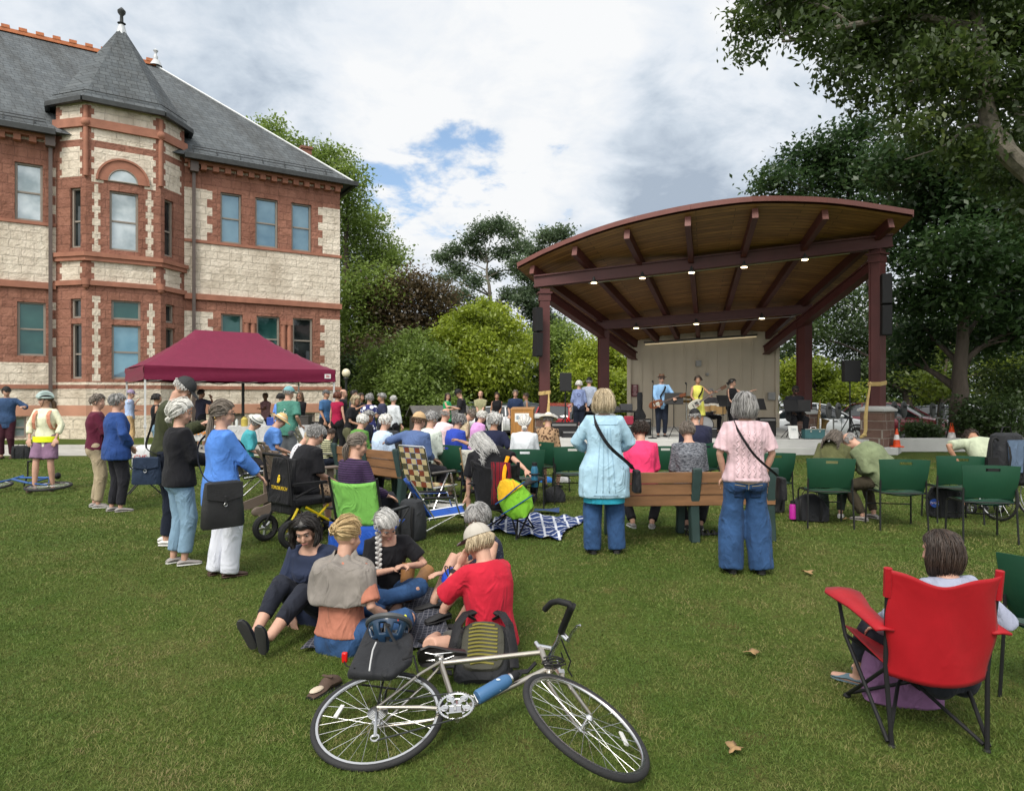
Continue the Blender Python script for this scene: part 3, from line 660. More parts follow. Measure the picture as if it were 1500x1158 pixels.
 # ========= bandstand
MAR=mat('maroon_steel',(.085,.024,.023),.5,.0,var=.15,scale=2)
MARL=mat('maroon_fascia',(.18,.07,.06),.55,.0,var=.12,scale=2)
def planks():
 m,nt,b=nodes('cedar_planks');L=nt.links.new
 uv=N(nt,'ShaderNodeAttribute',attribute_name='uvp')
 br=N(nt,'ShaderNodeTexBrick',offset=.37)
 for k,v in(('Color1',(.34,.165,.055)),('Color2',(.21,.095,.034)),('Mortar',(.03,.015,.007))):br.inputs[k].default_value=(*v,1)
 br.inputs['Scale'].default_value=1;br.inputs['Brick Width'].default_value=2.6;br.inputs['Row Height'].default_value=.14;br.inputs['Mortar Size'].default_value=.006
 L(uv.outputs['Vector'],br.inputs['Vector'])
 mp=N(nt,'ShaderNodeMapping');mp.inputs['Scale'].default_value=(.8,9,1);L(uv.outputs['Vector'],mp.inputs[0])
 n=N(nt,'ShaderNodeTexNoise',i_Scale=2.0,i_Detail=6.0,i_Roughness=.65);L(mp.outputs[0],n.inputs['Vector'])
 r=ramp(nt,[(.3,(.6,.6,.6)),(.7,(1.4,1.4,1.4))]);L(n.outputs['Fac'],r.inputs[0])
 mx=N(nt,'ShaderNodeMix',data_type='RGBA',blend_type='MULTIPLY');mx.inputs[0].default_value=1;L(br.outputs[0],mx.inputs[6]);L(r.outputs[0],mx.inputs[7])
 L(mx.outputs[2],b.inputs['Base Color']);b.inputs['Roughness'].default_value=.55
 return m
stage=thing('bandstand','open bandstand with arched maroon roof, timber ceiling and tan back wall','bandstand',(0,0,0))
m=M();m.prism([(1.15,18.65),(9.75,18.65),(10.9,20.6),(10.9,27.2),(1.9,27.2),(.5,21.6)],.4,lambda q:q+V((0,0,0)))
m.build('stage_floor',CONC2,stage,smooth=False,bevel=.015)
m=M();m.prism([(1.0,18.3),(10.35,18.3),(10.9,19.1),(9.752,18.647),(1.0,18.647)],.2)
m.build('step',CONC2,stage,smooth=False,bevel=.015)
wg=M();wg.box((11.9,19.55,.19),(2.1,.35,.38));tag(wg.build('low_wall',CONC2,smooth=False,bevel=.015),'low pale concrete wall extending right of the bandstand step','wall')
AX=rad(13)
PIER=stone('split_face_block',[(.20,.125,.10),(.16,.10,.085)],(.36,.32,.28),.42,.235,.012,.9)
CAP=mat('cast_stone_cap',(.46,.46,.44),.8,var=.08)
cols=[(797.5,20.8,.41,4,424),(1285,18.85,.2,34,366),(884,24.2,.4,5,484),(1178,22.9,.4,25,462)]
tops={}
for i,(x,d,zb,ang,yt) in enumerate(cols):
 p=GX(x,d);rot=MX.Rotation(rad(ang),3,'Z')
 capt=HC+(CY-(605.5 if i==0 else 594.8 if i==1 else 604 if i==2 else 600))*d/1000
 pm=M();h=capt-.13-zb;pm.box((0,0,h/2),(.62,.62,h));o=pm.build('pier',PIER,stage,smooth=False,loc=(p.x,p.y,zb),rz=rad(ang))
 cm=M();cm.loft([[(sx*r,sy*r,z) for sx,sy in((-1,-1),(1,-1),(1,1),(-1,1))] for r,z in((.37,h),(.37,h+.05),(.24,h+.135))]);cm.build('pier_cap',CAP,o,smooth=False)
 zt=HC+(CY-yt)*d/1000;tops[i]=V((p.x,p.y,zt))
 cm=M();w=.3 if i<2 else .34;t=.02
 cm.box((0,-w/2+t/2,0),(w,t*2,zt-capt));cm.box((0,w/2-t/2,0),(w,t*2,zt-capt));cm.box((0,0,0),(w*.86,w-.06,zt-capt))
 if i<2:cm.box((0,0,(zt-capt)/2-.12),(w+.14,w+.14,.05));cm.box((0,0,(zt-capt)/2-.25),(w+.05,w+.05,.22))
 cm.build('column',MAR,stage,smooth=False,loc=(p.x,p.y,(zt+capt)/2),rz=rad(ang))
def ibeam(m,a,b,w,h):
 a,b=V(a),V(b);t=h*.12
 m.bar(a+V((0,0,h/2-t/2)),b+V((0,0,h/2-t/2)),w,t);m.bar(a-V((0,0,h/2-t/2)),b-V((0,0,h/2-t/2)),w,t);m.bar(a,b,w*.55,h-2*t+.004)
m=M();ibeam(m,P(783,413,20.85),P(1306,353,18.75),.3,.36);m.build('beam',MAR,stage,smooth=False)
m=M();ibeam(m,P(871,477.5,24.25),P(1189,452,22.85),.26,.3);m.build('beam',MAR,stage,smooth=False)
m=M();ibeam(m,P(803,434,20.9),P(933,524,26.6),.26,.32);m.build('beam',MAR,stage,smooth=False)
m=M();ibeam(m,P(1280,389,18.9),P(1122,513,25.4),.26,.32);m.build('beam',MAR,stage,smooth=False)
fp=[(758.6,385.7),(818.5,354.7),(905.3,323.7),(1004.5,301),(1103.7,287.4),(1215,290),(1277,299),(1337,309)]
def interp(pts,x):
 for(a,b),(c,d) in zip(pts,pts[1:]):
  if x<=c:t=(x-a)/(c-a);return b+(d-b)*t
 return pts[-1][1]
def smooth_y(x):
 return sum(interp(fp,min(1337,max(758.6,x+k)))*w for k,w in((-40,.15),(-20,.2),(0,.3),(20,.2),(40,.15)))
SOV=[(758.6,-.05),(775,.2),(838,1.1),(916,1.8),(1007,2.35),(1108,2.3),(1213,1.75),(1311,.75),(1337,.45)]
def FR(x,dy=0):
 t=(x-783)/(1306-783);d=1/((1-t)/20.85+t/18.75)-interp(SOV,x);y=smooth_y(x) if 800<x<1296 else interp(fp,x);return P(x,y+dy,d)
bp_=[(758.6,(903,505)),(775,(931,492)),(838,(963,486)),(916,(993,483)),(1007,(1023,480)),(1108,(1054,478)),(1213,(1088,477)),(1311,(1124,480)),(1337,(1152,486))]
def BK(x):
 for(a,b),(c,d) in zip(bp_,bp_[1:]):
  if x<=c+1e-6:
   t=(x-a)/(c-a);X=b[0]+(d[0]-b[0])*t;Y=b[1]+(d[1]-b[1])*t;break
 tt=(X-903)/(1152-903);return P(X,Y,26.4-.9*tt)
xsr=[758.6+i*(1337-758.6)/32 for i in range(33)]
ext=1.05
def roofpt(x,t,off=0.0):
 a,b=FR(x),BK(x);return a+(b-a)*t*ext+V((0,0,off))
m=M();uvp=[]
nr=14
vs=[roofpt(x,j/nr,-.16) for j in range(nr+1) for x in xsr];w_=len(xsr)
m.add(vs,[(j*w_+i,j*w_+i+1,(j+1)*w_+i+1,(j+1)*w_+i) for j in range(nr) for i in range(w_-1)])
o=m.build('ceiling',planks(),stage)
at=o.data.attributes.new('uvp','FLOAT_VECTOR','POINT')
at.data.foreach_set('vector',[q for j in range(nr+1) for i in range(w_) for q in(i*9.4/(w_-1),j*8.6/nr,0)])
m=M()
vs=[roofpt(x,j/nr,0) for j in range(nr+1) for x in xsr]
m.add(vs,[(j*w_+i,j*w_+i+1,(j+1)*w_+i+1,(j+1)*w_+i) for j in range(nr) for i in range(w_-1)]);m.build('roof',MARL,stage)
m=M()
for i in range(w_-1):m.bar(roofpt(xsr[i],-.004,-.06),roofpt(xsr[i+1],-.004,-.06),.03,.13)
for x in(xsr[0],xsr[-1]):
 for j in range(nr):m.bar(roofpt(x,j/nr,-.075),roofpt(x,(j+1)/nr,-.075),.03,.17)
m.build('fascia',MARL,stage,smooth=False)
for x in(775,838,916,1007,1108,1213,1311):
 m=M();a=roofpt(x,.022,-.16-.135);b=roofpt(x,.955,-.16-.135);m.bar(a,b,.15,.27);m.k=1
 d_=(b-a).normalized();m.bar(a-d_*.012,a+d_*.02,.152,.272)
 m.build('rafter',[MAR,MARL],stage,smooth=False)
SID=mat('tan_board_siding',(.50,.435,.335),.7,var=.06,scale=1.2)
wl_,wr_=GX(921,26.4),GX(1138,25.55);wd=(wr_-wl_);wlen=wd.length;wd.normalize();wn=V((wd.y,-wd.x,0))
ztop=4.25
m=M();m.bar(wl_+V((0,0,.4+ztop/2-.2))-wn*.1,wr_+V((0,0,.4+ztop/2-.2))-wn*.1,.2,ztop-.4)
n=13
for i in range(n+1):
 c=wl_+wd*(wlen*(.01+.98*i/n))+wn*.02;w=.06
 m.box((c.x,c.y,.4+(ztop-.4)/2-.02),(w,.03,ztop-.42),MX.Rotation(math.atan2(wd.y,wd.x),3,'Z'))
for z in(ztop-.05,.47):m.bar(wl_+wn*.02+V((0,0,z)),wr_+wn*.02+V((0,0,z)),.03,.14)
for c in(wl_,wr_):m.box((c.x,c.y-.02,.4+(ztop-.4)/2),(.14,.16,ztop-.4),MX.Rotation(math.atan2(wd.y,wd.x),3,'Z'))
m.build('back_wall',SID,stage,smooth=False)
def onwall(x,y,off=.05):
 o_=wl_+wn*off;s,z=hit(x,y,V((o_.x,o_.y,0)),wd);q=o_+wd*s;return V((q.x,q.y,z))
LAMP=mat('lit_lamp',(1.0,.78,.45),.4,emit=6.0,var=0)
LED=mat('lit_strip',(1.0,.80,.50),.4,emit=.35,var=0)
m=M();m.bar(onwall(945,504.5,.12),onwall(1108,493,.12),.05,.03);o=m.build('strip_light',LED,stage,smooth=False)
m=M();m.bar(onwall(943,501.5,.16),onwall(1109,490,.16),.14,.05);m.build('strip_housing',GUT,o,smooth=False)
for a,b,d0,d1,lamps in(((862,415),(1245,371),20.4,18.9,((870,414),(941,407),(1013,399),(1090,391),(1179,380))),((925,482),(1165,463),23.9,22.8,((932,480),(1020,474),(1116,466)))):
 cm=M();cm.tube([P(*a,d0-.1),P(*b,d1-.1)],.014,6,k=0)
 cm.build('light_conduit',STEEL,stage)
 for x,y in lamps:
  t=(x-a[0])/(b[0]-a[0]);c=P(x,y+1,1/((1-t)/d0+t/d1)-.14)
  q=M();q.lathe([(.10,.02),(.10,.07),(.05,.10),(.02,.2)],c,14);lf=q.build('stage_light',GUT,stage)
  q=M();q.lathe([(0,-.01),(.085,0),(.088,.022)],c,14);q.build('lens',LAMP,lf)
for x,y,s in((1023,532,.2),(1130,580,.26),(1036,548,.1)):
 q=M();q.box(onwall(x,y,.12),(s,.12,s*1.1));q.build('wall_box',mat('grey_box',(.3,.3,.29),.5),stage,smooth=False,bevel=.01)
POST=mat('maroon_poster',(.11,.02,.025),.5)
q=M();c=onwall(930,572,.09);q.box(c,(.27,.015,.47));o=q.build('poster',POST,None,smooth=False)
tag(o,'maroon notice poster with white lines on the left of the tan wall','poster')
q=M();RN2=random.Random(3)
for i in range(9):
 w=RN2.uniform(.10,.2);q.box((c.x,c.y-.012,c.z+.19-i*.045),(w,.004,.014 if i else .03))
q.build('printed_lines',mat('poster_print',(.6,.42,.42),.6),o,smooth=False)
# ========= trees
BARK=mat('bark',(.075,.06,.048),.95,var=.35,scale=5,bump=.8,bscale=20,stretch=(1,1,.25))
BARKP=mat('pale_bark',(.19,.17,.14),.95,var=.3,scale=4,bump=.6,bscale=18,stretch=(1,1,.3))
def leaves(name,parent,mtl,clumps,nleaf,size,seed=0,spray=12,flat=.55,ssig=.16,droop=0.0,asp=.5):
 """many small folded leaves gathered in sprays inside the clump volumes"""
 rg=np.random.default_rng(seed)
 wts=np.array([c[1]**2*(c[2] if len(c)>2 else 1) for c in clumps]);wts=wts/wts.sum()
 ns=max(1,nleaf//spray);idx=rg.choice(len(clumps),ns,p=wts)
 cen=np.array([tuple(c[0]) for c in clumps])[idx];rr=np.array([c[1] for c in clumps])[idx]
 ct=rg.uniform(-.18,.18,len(clumps))[idx]
 d=rg.normal(size=(ns,3));d/=np.linalg.norm(d,axis=1)[:,None]
 rad_=rr*rg.uniform(.12,1.0,ns)**.55;d[:,2]*=.82
 sp=cen+d*rad_[:,None]
 st=rg.uniform(-.2,.2,ns)+ct
 n=ns*spray;sidx=np.repeat(np.arange(ns),spray)
 off=rg.normal(size=(n,3))*(rr[sidx]*ssig+size*1.2)[:,None]*np.array([1,1,flat])
 c=sp[sidx]+off
 a=rg.uniform(0,2*np.pi,n);tilt=rg.normal(0,.55,n)-droop
 ax=np.stack([np.cos(a)*np.cos(tilt),np.sin(a)*np.cos(tilt),np.sin(tilt)],1)
 up=rg.normal(size=(n,3))*.55+np.array([0,0,1.0]);sd_=np.cross(ax,up);sd_/=np.linalg.norm(sd_,axis=1)[:,None]
 nn=np.cross(sd_,ax)
 s=size*rg.uniform(.65,1.35,n)[:,None]
 v=np.zeros((n,4,3),np.float32)
 v[:,0]=c-ax*s*.5;v[:,1]=c+sd_*s*asp*.5+nn*s*.08;v[:,2]=c+ax*s*.5;v[:,3]=c-sd_*s*asp*.5+nn*s*.08
 me=bpy.data.meshes.new(name);me.vertices.add(n*4);me.vertices.foreach_set('co',v.reshape(-1))
 me.loops.add(n*4);me.loops.foreach_set('vertex_index',np.arange(n*4,dtype=np.int32))
 me.polygons.add(n);me.polygons.foreach_set('loop_start',np.arange(n,dtype=np.int32)*4)
 me.update(calc_edges=True)
 at=me.attributes.new('tone','FLOAT','POINT');at.data.foreach_set('value',np.clip(np.repeat(st[sidx]+rg.uniform(.2,.8,n),4),0,1).astype(np.float32))
 me.materials.append(mtl)
 o=bpy.data.objects.new(name,me);COL.objects.link(o);o.parent=parent
 return o
def tree(name,label,base,tr,clumps,nleaf,size,mtl,bark=BARK,fork=.35,cat='tree',group=None,seed=0,limb=.3,twigs=0,**kw):
 b=V(base);root=thing(name,label,cat,b,0,group)
 cl=[(V(c[0])-b,*c[1:]) for c in clumps]
 top=max(c[0].z for c in cl);rg=random.Random(seed)
 cx=sum(c[0].x for c in cl)/len(cl);cy=sum(c[0].y for c in cl)/len(cl)
 fz=top*fork;m=M()
 spine=[V((0,0,-.3)),V((cx*.03,cy*.03,fz*.4)),V((cx*.12,cy*.12,fz)),V((cx*.45,cy*.45,fz+(top-fz)*.45)),V((cx*.8,cy*.8,top*.86))]
 pts=[]
 for i in range(len(spine)-1):
  for k in range(4):
   t=k/4;q=spine[i]*(1-t)+spine[i+1]*t;pts.append(q+V((rg.uniform(-1,1),rg.uniform(-1,1),0))*tr*.18*(i>0))
 pts.append(spine[-1]);n=len(pts)
 rs=[tr*(1.35-.35*min(1,i/1.5)) if i<2 else tr*(1-.88*(i/(n-1))**.9) for i in range(n)]
 m.tube(pts,rs,10)
 if limb:
  for c in cl:
   zt=max(fz*.75,min(top*.8,c[0].z-c[1]*.6-.25*math.hypot(c[0].x-cx*.5,c[0].y-cy*.5)))
   k=min(range(n),key=lambda i:abs(pts[i].z-zt));s=pts[k];e=c[0]
   mid=(s+e)/2+V((rg.uniform(-.1,.1),rg.uniform(-.1,.1),.14))*(e-s).length
   r0=min(rs[k]*.6,tr*limb*1.3);bz=bez(s,mid,e,7);m.tube(bz,[r0*(1-.85*i/6) for i in range(7)],6)
   for q in range(2+twigs):
    t0=bz[rg.randint(2,5)];e2=e+V((rg.gauss(0,1),rg.gauss(0,1),rg.gauss(.1,.6)))*c[1]*.55
    m.tube(bez(t0,(t0+e2)/2+V((0,0,.1*c[1])),e2,5),[r0*.35*(1-.8*i/4) for i in range(5)],4)
 m.build('trunk',bark,root)
 leaves('crown',root,mtl,cl,nleaf,size,seed,**kw)
 return root
def cl(pts,d,dj=0.0,seed=1):
 rg=random.Random(seed);return[(P(x,y,d+rg.uniform(-dj,dj)),r*d/1000) for x,y,r in pts]
L_MID=leafmat('leaf_mid_green',(.09,.15,.028),(.24,.33,.07),(.34,.42,.10))
L_YEL=leafmat('leaf_yellow_green',(.085,.135,.012),(.34,.42,.04),(.56,.58,.07))
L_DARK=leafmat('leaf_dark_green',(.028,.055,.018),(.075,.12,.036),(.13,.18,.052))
L_PURP=leafmat('leaf_copper',(.05,.05,.025),(.14,.10,.05),(.24,.13,.08))
L_COOL=leafmat('leaf_cool_green',(.045,.08,.04),(.13,.185,.095),(.19,.24,.12))
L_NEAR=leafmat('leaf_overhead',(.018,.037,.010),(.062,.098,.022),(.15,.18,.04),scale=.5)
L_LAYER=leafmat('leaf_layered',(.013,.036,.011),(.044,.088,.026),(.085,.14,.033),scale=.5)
tree('tall_tree','tall light green tree rising behind the corner of the stone building',GX(505,46,0),.45,cl([(395,195,26),(425,220,24),(455,240,24),(480,235,30),(505,262,34),(500,310,44),(535,330,36),(560,372,34),(512,380,55),(548,420,45),(580,380,16),(515,450,50),(500,510,50),(520,560,55),(545,500,40),(560,575,40)],46,3,4),46000,.25,L_MID,seed=3,ssig=.11)
tree('maple_tree','dark copper leaved tree between the tall green trees',GX(615,44,0),.4,cl([(560,440,38),(600,425,40),(640,440,36),(665,470,26),(575,480,48),(625,480,45),(550,530,42),(600,530,50),(640,520,34)],44,2.5,5),36000,.23,L_PURP,seed=4,ssig=.14)
tree('airy_tree','tall airy tree with bare forked stems showing sky through its crown',GX(722,62,0),.45,cl([(650,378,11),(668,368,12),(690,352,13),(708,336,13),(728,330,12),(748,340,14),(765,362,13),(700,372,12),(738,370,12),(672,396,13),(694,412,11),(757,395,12),(724,402,9),(650,408,9),(745,432,12),(772,428,12),(678,432,11),(700,450,13),(730,452,12),(660,440,8)],62,3,6),17000,.28,L_COOL,BARKP,seed=5,fork=.45,limb=.45,ssig=.16,spray=9)
tree('airy_tree','cool green tree half hidden behind the left edge of the bandstand roof',GX(792,52,0),.38,cl([(800,348,13),(822,342,12),(788,372,14),(772,405,13),(800,420,18),(785,455,18),(772,500,18),(805,480,22),(758,385,9),(810,385,13),(765,440,11)],52,2,7),18000,.25,L_COOL,BARKP,seed=6,ssig=.15)
tree('maple_tree','bright yellow green maple standing between the crowd and the bandstand',GX(708,38,-.3),.28,cl([(690,456,11),(711,448,11),(733,456,10),(660,472,12),(750,474,12),(676,464,10),(722,462,12),(646,496,13),(760,500,14),(642,530,14),(690,474,20),(718,474,20),(667,492,22),(735,492,24),(700,505,30),(670,535,36),(720,545,40),(755,525,24),(740,575,32),(695,575,40),(655,560,24),(722,545,24)],38,2,8),38000,.22,L_YEL,seed=7,ssig=.12,droop=-.5)
tree('bushy_tree','round mid green tree behind the standing crowd by the lamp post',GX(592,36,-.1),.25,cl([(565,535,34),(600,520,34),(630,530,30),(560,575,38),(600,565,40),(638,570,34),(580,600,34),(625,600,32),(535,590,30),(610,500,22)],36,2,9),36000,.19,L_MID,seed=8,ssig=.14)
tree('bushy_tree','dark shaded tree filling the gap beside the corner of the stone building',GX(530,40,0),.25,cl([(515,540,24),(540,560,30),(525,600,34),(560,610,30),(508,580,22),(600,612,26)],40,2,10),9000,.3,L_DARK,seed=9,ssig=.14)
tree('hornbeam','grey green tree behind the left column of the bandstand',GX(830,42,-.3),.3,cl([(800,510,34),(825,500,34),(795,555,36),(835,545,38),(770,585,28),(815,585,36),(855,575,28)],42,2,11),26000,.21,L_MID,seed=10,ssig=.14)
tree('maple_tree','yellow green tree behind the left rear column of the bandstand',GX(880,37,-.3),.25,cl([(862,520,28),(890,515,26),(908,540,24),(860,555,30),(895,570,32),(875,595,30),(910,595,24)],37,1.5,12),22000,.2,L_YEL,seed=11,ssig=.14)
tree('small_tree','small fresh green tree behind the right rear column of the bandstand',GX(1200,34.5,-.3),.16,cl([(1160,545,20),(1190,545,24),(1215,560,26),(1180,575,26),(1235,575,20),(1150,570,14),(1205,590,18)],34.5,1.5,13),15000,.18,L_YEL,seed=12,ssig=.16)
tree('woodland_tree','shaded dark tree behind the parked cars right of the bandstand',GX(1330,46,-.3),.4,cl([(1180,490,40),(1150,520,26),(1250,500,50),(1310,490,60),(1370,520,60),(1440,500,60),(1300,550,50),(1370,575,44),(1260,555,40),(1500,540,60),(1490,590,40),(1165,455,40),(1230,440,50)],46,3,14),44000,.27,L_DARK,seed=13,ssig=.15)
tree('woodland_tree','yellowish green understory tree lit behind the dark trunk',GX(1375,29,-.3),.14,cl([(1345,545,24),(1375,560,26),(1360,575,18),(1460,470,30),(1420,440,26),(1480,540,26),(1450,575,20),(1390,520,20)],29,1,15),5000,.2,leafmat('leaf_lit_edge',(.04,.07,.01),(.14,.19,.02),(.26,.28,.03)),seed=14,ssig=.2)
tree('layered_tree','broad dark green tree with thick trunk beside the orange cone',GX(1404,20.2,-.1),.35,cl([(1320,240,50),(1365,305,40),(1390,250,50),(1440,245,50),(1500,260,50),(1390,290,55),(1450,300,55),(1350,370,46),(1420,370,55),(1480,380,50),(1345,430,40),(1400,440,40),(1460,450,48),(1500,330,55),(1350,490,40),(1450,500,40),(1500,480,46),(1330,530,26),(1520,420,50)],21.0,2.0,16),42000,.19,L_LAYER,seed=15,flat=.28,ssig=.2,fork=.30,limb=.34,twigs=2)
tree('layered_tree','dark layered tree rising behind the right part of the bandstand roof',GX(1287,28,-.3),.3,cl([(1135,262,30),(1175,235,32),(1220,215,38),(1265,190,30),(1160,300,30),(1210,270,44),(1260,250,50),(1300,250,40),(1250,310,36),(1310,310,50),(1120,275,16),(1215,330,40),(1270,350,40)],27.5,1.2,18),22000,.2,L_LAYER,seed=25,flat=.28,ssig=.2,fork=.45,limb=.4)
nb=GX(1640,13.5,0)
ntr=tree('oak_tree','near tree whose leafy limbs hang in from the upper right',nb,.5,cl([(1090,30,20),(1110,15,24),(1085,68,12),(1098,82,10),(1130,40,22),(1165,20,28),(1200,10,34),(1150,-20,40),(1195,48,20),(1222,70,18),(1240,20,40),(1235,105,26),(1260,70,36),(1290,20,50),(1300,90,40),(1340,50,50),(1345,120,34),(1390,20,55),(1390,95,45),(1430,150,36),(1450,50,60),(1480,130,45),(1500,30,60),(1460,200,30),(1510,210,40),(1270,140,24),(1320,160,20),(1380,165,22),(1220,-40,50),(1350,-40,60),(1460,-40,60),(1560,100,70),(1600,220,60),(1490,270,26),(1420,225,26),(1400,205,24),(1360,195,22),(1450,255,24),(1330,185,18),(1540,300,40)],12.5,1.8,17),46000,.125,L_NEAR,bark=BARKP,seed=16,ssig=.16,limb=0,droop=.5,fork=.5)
m=M()
for pts,r0,r1 in(([(1640,420),(1560,300),(1490,232),(1455,190),(1440,120),(1432,60),(1420,-20)],.20,.07),([(1490,232),(1465,205),(1455,192)],.12,.07),([(1500,245),(1480,225),(1500,260),(1520,300)],.05,.03),([(1436,105),(1400,108),(1350,118),(1322,120)],.045,.012),([(1450,185),(1420,188),(1380,210),(1330,230)],.04,.01),([(1425,40),(1330,20),(1250,40),(1190,52),(1160,55),(1140,62)],.07,.018),([(1160,55),(1150,40),(1145,28)],.02,.008),([(1250,40),(1200,10),(1140,0),(1100,20)],.04,.01),([(1445,140),(1410,150),(1385,140)],.03,.01),([(1505,250),(1530,180),(1540,90)],.1,.05)):
 q=[P(x+5*math.sin(y*.13),y+4*math.sin(x*.11),11.5+.25*math.sin(x*.02))-nb for x,y in pts];f=[]
 for i in range(len(q)-1):
  p0,p1,p2,p3=q[max(0,i-1)],q[i],q[i+1],q[min(len(q)-1,i+2)]
  f+=[.5*(2*p1+(p2-p0)*t+(2*p0-5*p1+4*p2-p3)*t*t+(3*p1-p0-3*p2+p3)*t**3) for t in(0,.25,.5,.75)]
 f.append(q[-1]);n=len(f);m.tube(f,[r0+(r1-r0)*i/(n-1) for i in range(n)],8)
m.build('limb',mat('lichen_bark',(.13,.115,.09),.95,var=.45,scale=9,bump=1.0,bscale=35),ntr)
for i,(x,y,r,d,lab) in enumerate(((1352,632,18,24.5,'low green shrub right of the low concrete wall'),(1450,610,40,19.5,'dense dark shrub behind the wheelchair user'),(1495,560,50,20.5,'tall dark shrub at the right edge of the lawn'),(1447,650,20,21.5,'small shrub at the foot of the thick trunk'))):
 c=P(x,y,d);R_=r*d/1000;rg=random.Random(i)
 tree('shrub',lab,(c.x,c.y,0),.06,[(c+V((rg.uniform(-.7,.7)*R_,rg.uniform(-.4,.4)*R_,rg.uniform(-.5,.4)*R_)),R_*.62) for _ in range(7)],4200,.12,L_DARK,cat='shrub',seed=30+i,limb=.5,ssig=.2)
for i,(x,y,r,d,lab) in enumerate(((660,600,26,33,'green shrub behind the woman in the green dress'),(520,612,22,34,'green shrub right of the lamp post'),(775,612,20,35,'green shrub left of the left column behind parked cars'))):
 c=P(x,y,d);R_=r*d/1000;rg=random.Random(40+i)
 tree('shrub',lab,(c.x,c.y,-.3),.06,[(c+V((rg.uniform(-.9,.9)*R_,rg.uniform(-.4,.4)*R_,rg.uniform(-.5,.3)*R_)),R_*.6) for _ in range(7)],4000,.2,L_MID,cat='shrub',seed=50+i,limb=.5,ssig=.2)
leaves_far=[(P(x,575+((i*37)%20),75+((i*13)%9)),4.2) for i,x in enumerate(range(480,1560,45))]
fw=leaves('woods',None,L_DARK,leaves_far,9000,.8,77);tag(fw,'dark far wood closing the view behind the car park','woods',kind='stuff')
# ========= people
TEXW=bpy.data.textures.new('wrinkle','CLOUDS');TEXW.noise_scale=.17;TEXW.noise_depth=2
TEXF=bpy.data.textures.new('fold','CLOUDS');TEXF.noise_scale=.07;TEXF.noise_depth=1
def skinmat(name,c):return mat(name,c,.55,var=.10,scale=14,spec=.35,bump=.12,bscale=90)
SK={'fair':skinmat('skin_fair',(.50,.29,.21)),'tan':skinmat('skin_tan',(.40,.215,.14)),'brown':skinmat('skin_brown',(.17,.085,.052)),'dark':skinmat('skin_dark',(.045,.024,.016))}
EYEW=mat('eye_white',(.36,.33,.31),.3,var=.02);EYED=mat('eye_dark',(.03,.022,.018),.25,var=.05)
LIPS=mat('lips',(.36,.13,.11),.5,var=.05);LENS=mat('dark_lens',(.01,.01,.012),.12)
def hairmat(name,c,c2):
 if name in MATS:return MATS[name]
 m,nt,b=nodes(name);L=nt.links.new
 at=N(nt,'ShaderNodeAttribute',attribute_name='tone');tc=N(nt,'ShaderNodeTexCoord')
 n=N(nt,'ShaderNodeTexNoise',i_Scale=18.0,i_Detail=3.0);L(tc.outputs['Object'],n.inputs['Vector'])
 a=N(nt,'ShaderNodeMath',operation='MULTIPLY_ADD',i_1=.6);L(at.outputs['Fac'],a.inputs[0])
 q=N(nt,'ShaderNodeMath',operation='MULTIPLY',i_1=.45);L(n.outputs['Fac'],q.inputs[0]);L(q.outputs[0],a.inputs[2])
 r=ramp(nt,[(.15,c),(.8,c2)]);L(a.outputs[0],r.inputs[0]);L(r.outputs[0],b.inputs['Base Color'])
 b.inputs['Roughness'].default_value=.42;b.inputs['Specular IOR Level'].default_value=.4
 MATS[name]=m;return m
HAIR={'black':((.006,.005,.005),(.03,.026,.024)),'darkbrown':((.012,.008,.006),(.06,.04,.03)),'brown':((.05,.03,.018),(.17,.105,.06)),'grey':((.10,.10,.10),(.40,.39,.38)),'silver':((.28,.28,.27),(.66,.65,.63)),'white':((.42,.41,.38),(.80,.79,.75)),'blond':((.22,.14,.06),(.62,.46,.24)),'ashblond':((.24,.18,.11),(.60,.50,.34)),'greybrown':((.055,.045,.037),(.24,.20,.165)),'auburn':((.06,.018,.01),(.22,.075,.04)),'salt':((.045,.044,.044),(.36,.35,.34))}
def HM(c):return hairmat('hair_'+c,*HAIR[c])
def remesh(o,vox,sm=3,disp=0.0,tex=None):
 r=o.modifiers.new('join','REMESH');r.mode='VOXEL';r.voxel_size=vox;r.use_smooth_shade=True
 s=o.modifiers.new('relax','SMOOTH');s.factor=.5;s.iterations=sm
 if disp:
  d=o.modifiers.new('folds','DISPLACE');d.texture=tex or TEXW;d.strength=disp;d.mid_level=.5;d.texture_coords='LOCAL'
 return o
def ik(a,b,l1,l2,pole):
 a,b=V(a),V(b);d=b-a;L_=d.length;mx=(l1+l2)*.995
 if L_>mx:b=a+d*(mx/L_);d=b-a;L_=mx
 L_=max(L_,abs(l1-l2)+.01)
 d=d.normalized();p=V(pole);p=p-d*p.dot(d)
 if p.length<1e-4:p=d.orthogonal()
 p.normalize();x=(l1*l1-l2*l2+L_*L_)/(2*L_);h=math.sqrt(max(0,l1*l1-x*x))
 return a+d*x+p*h,b
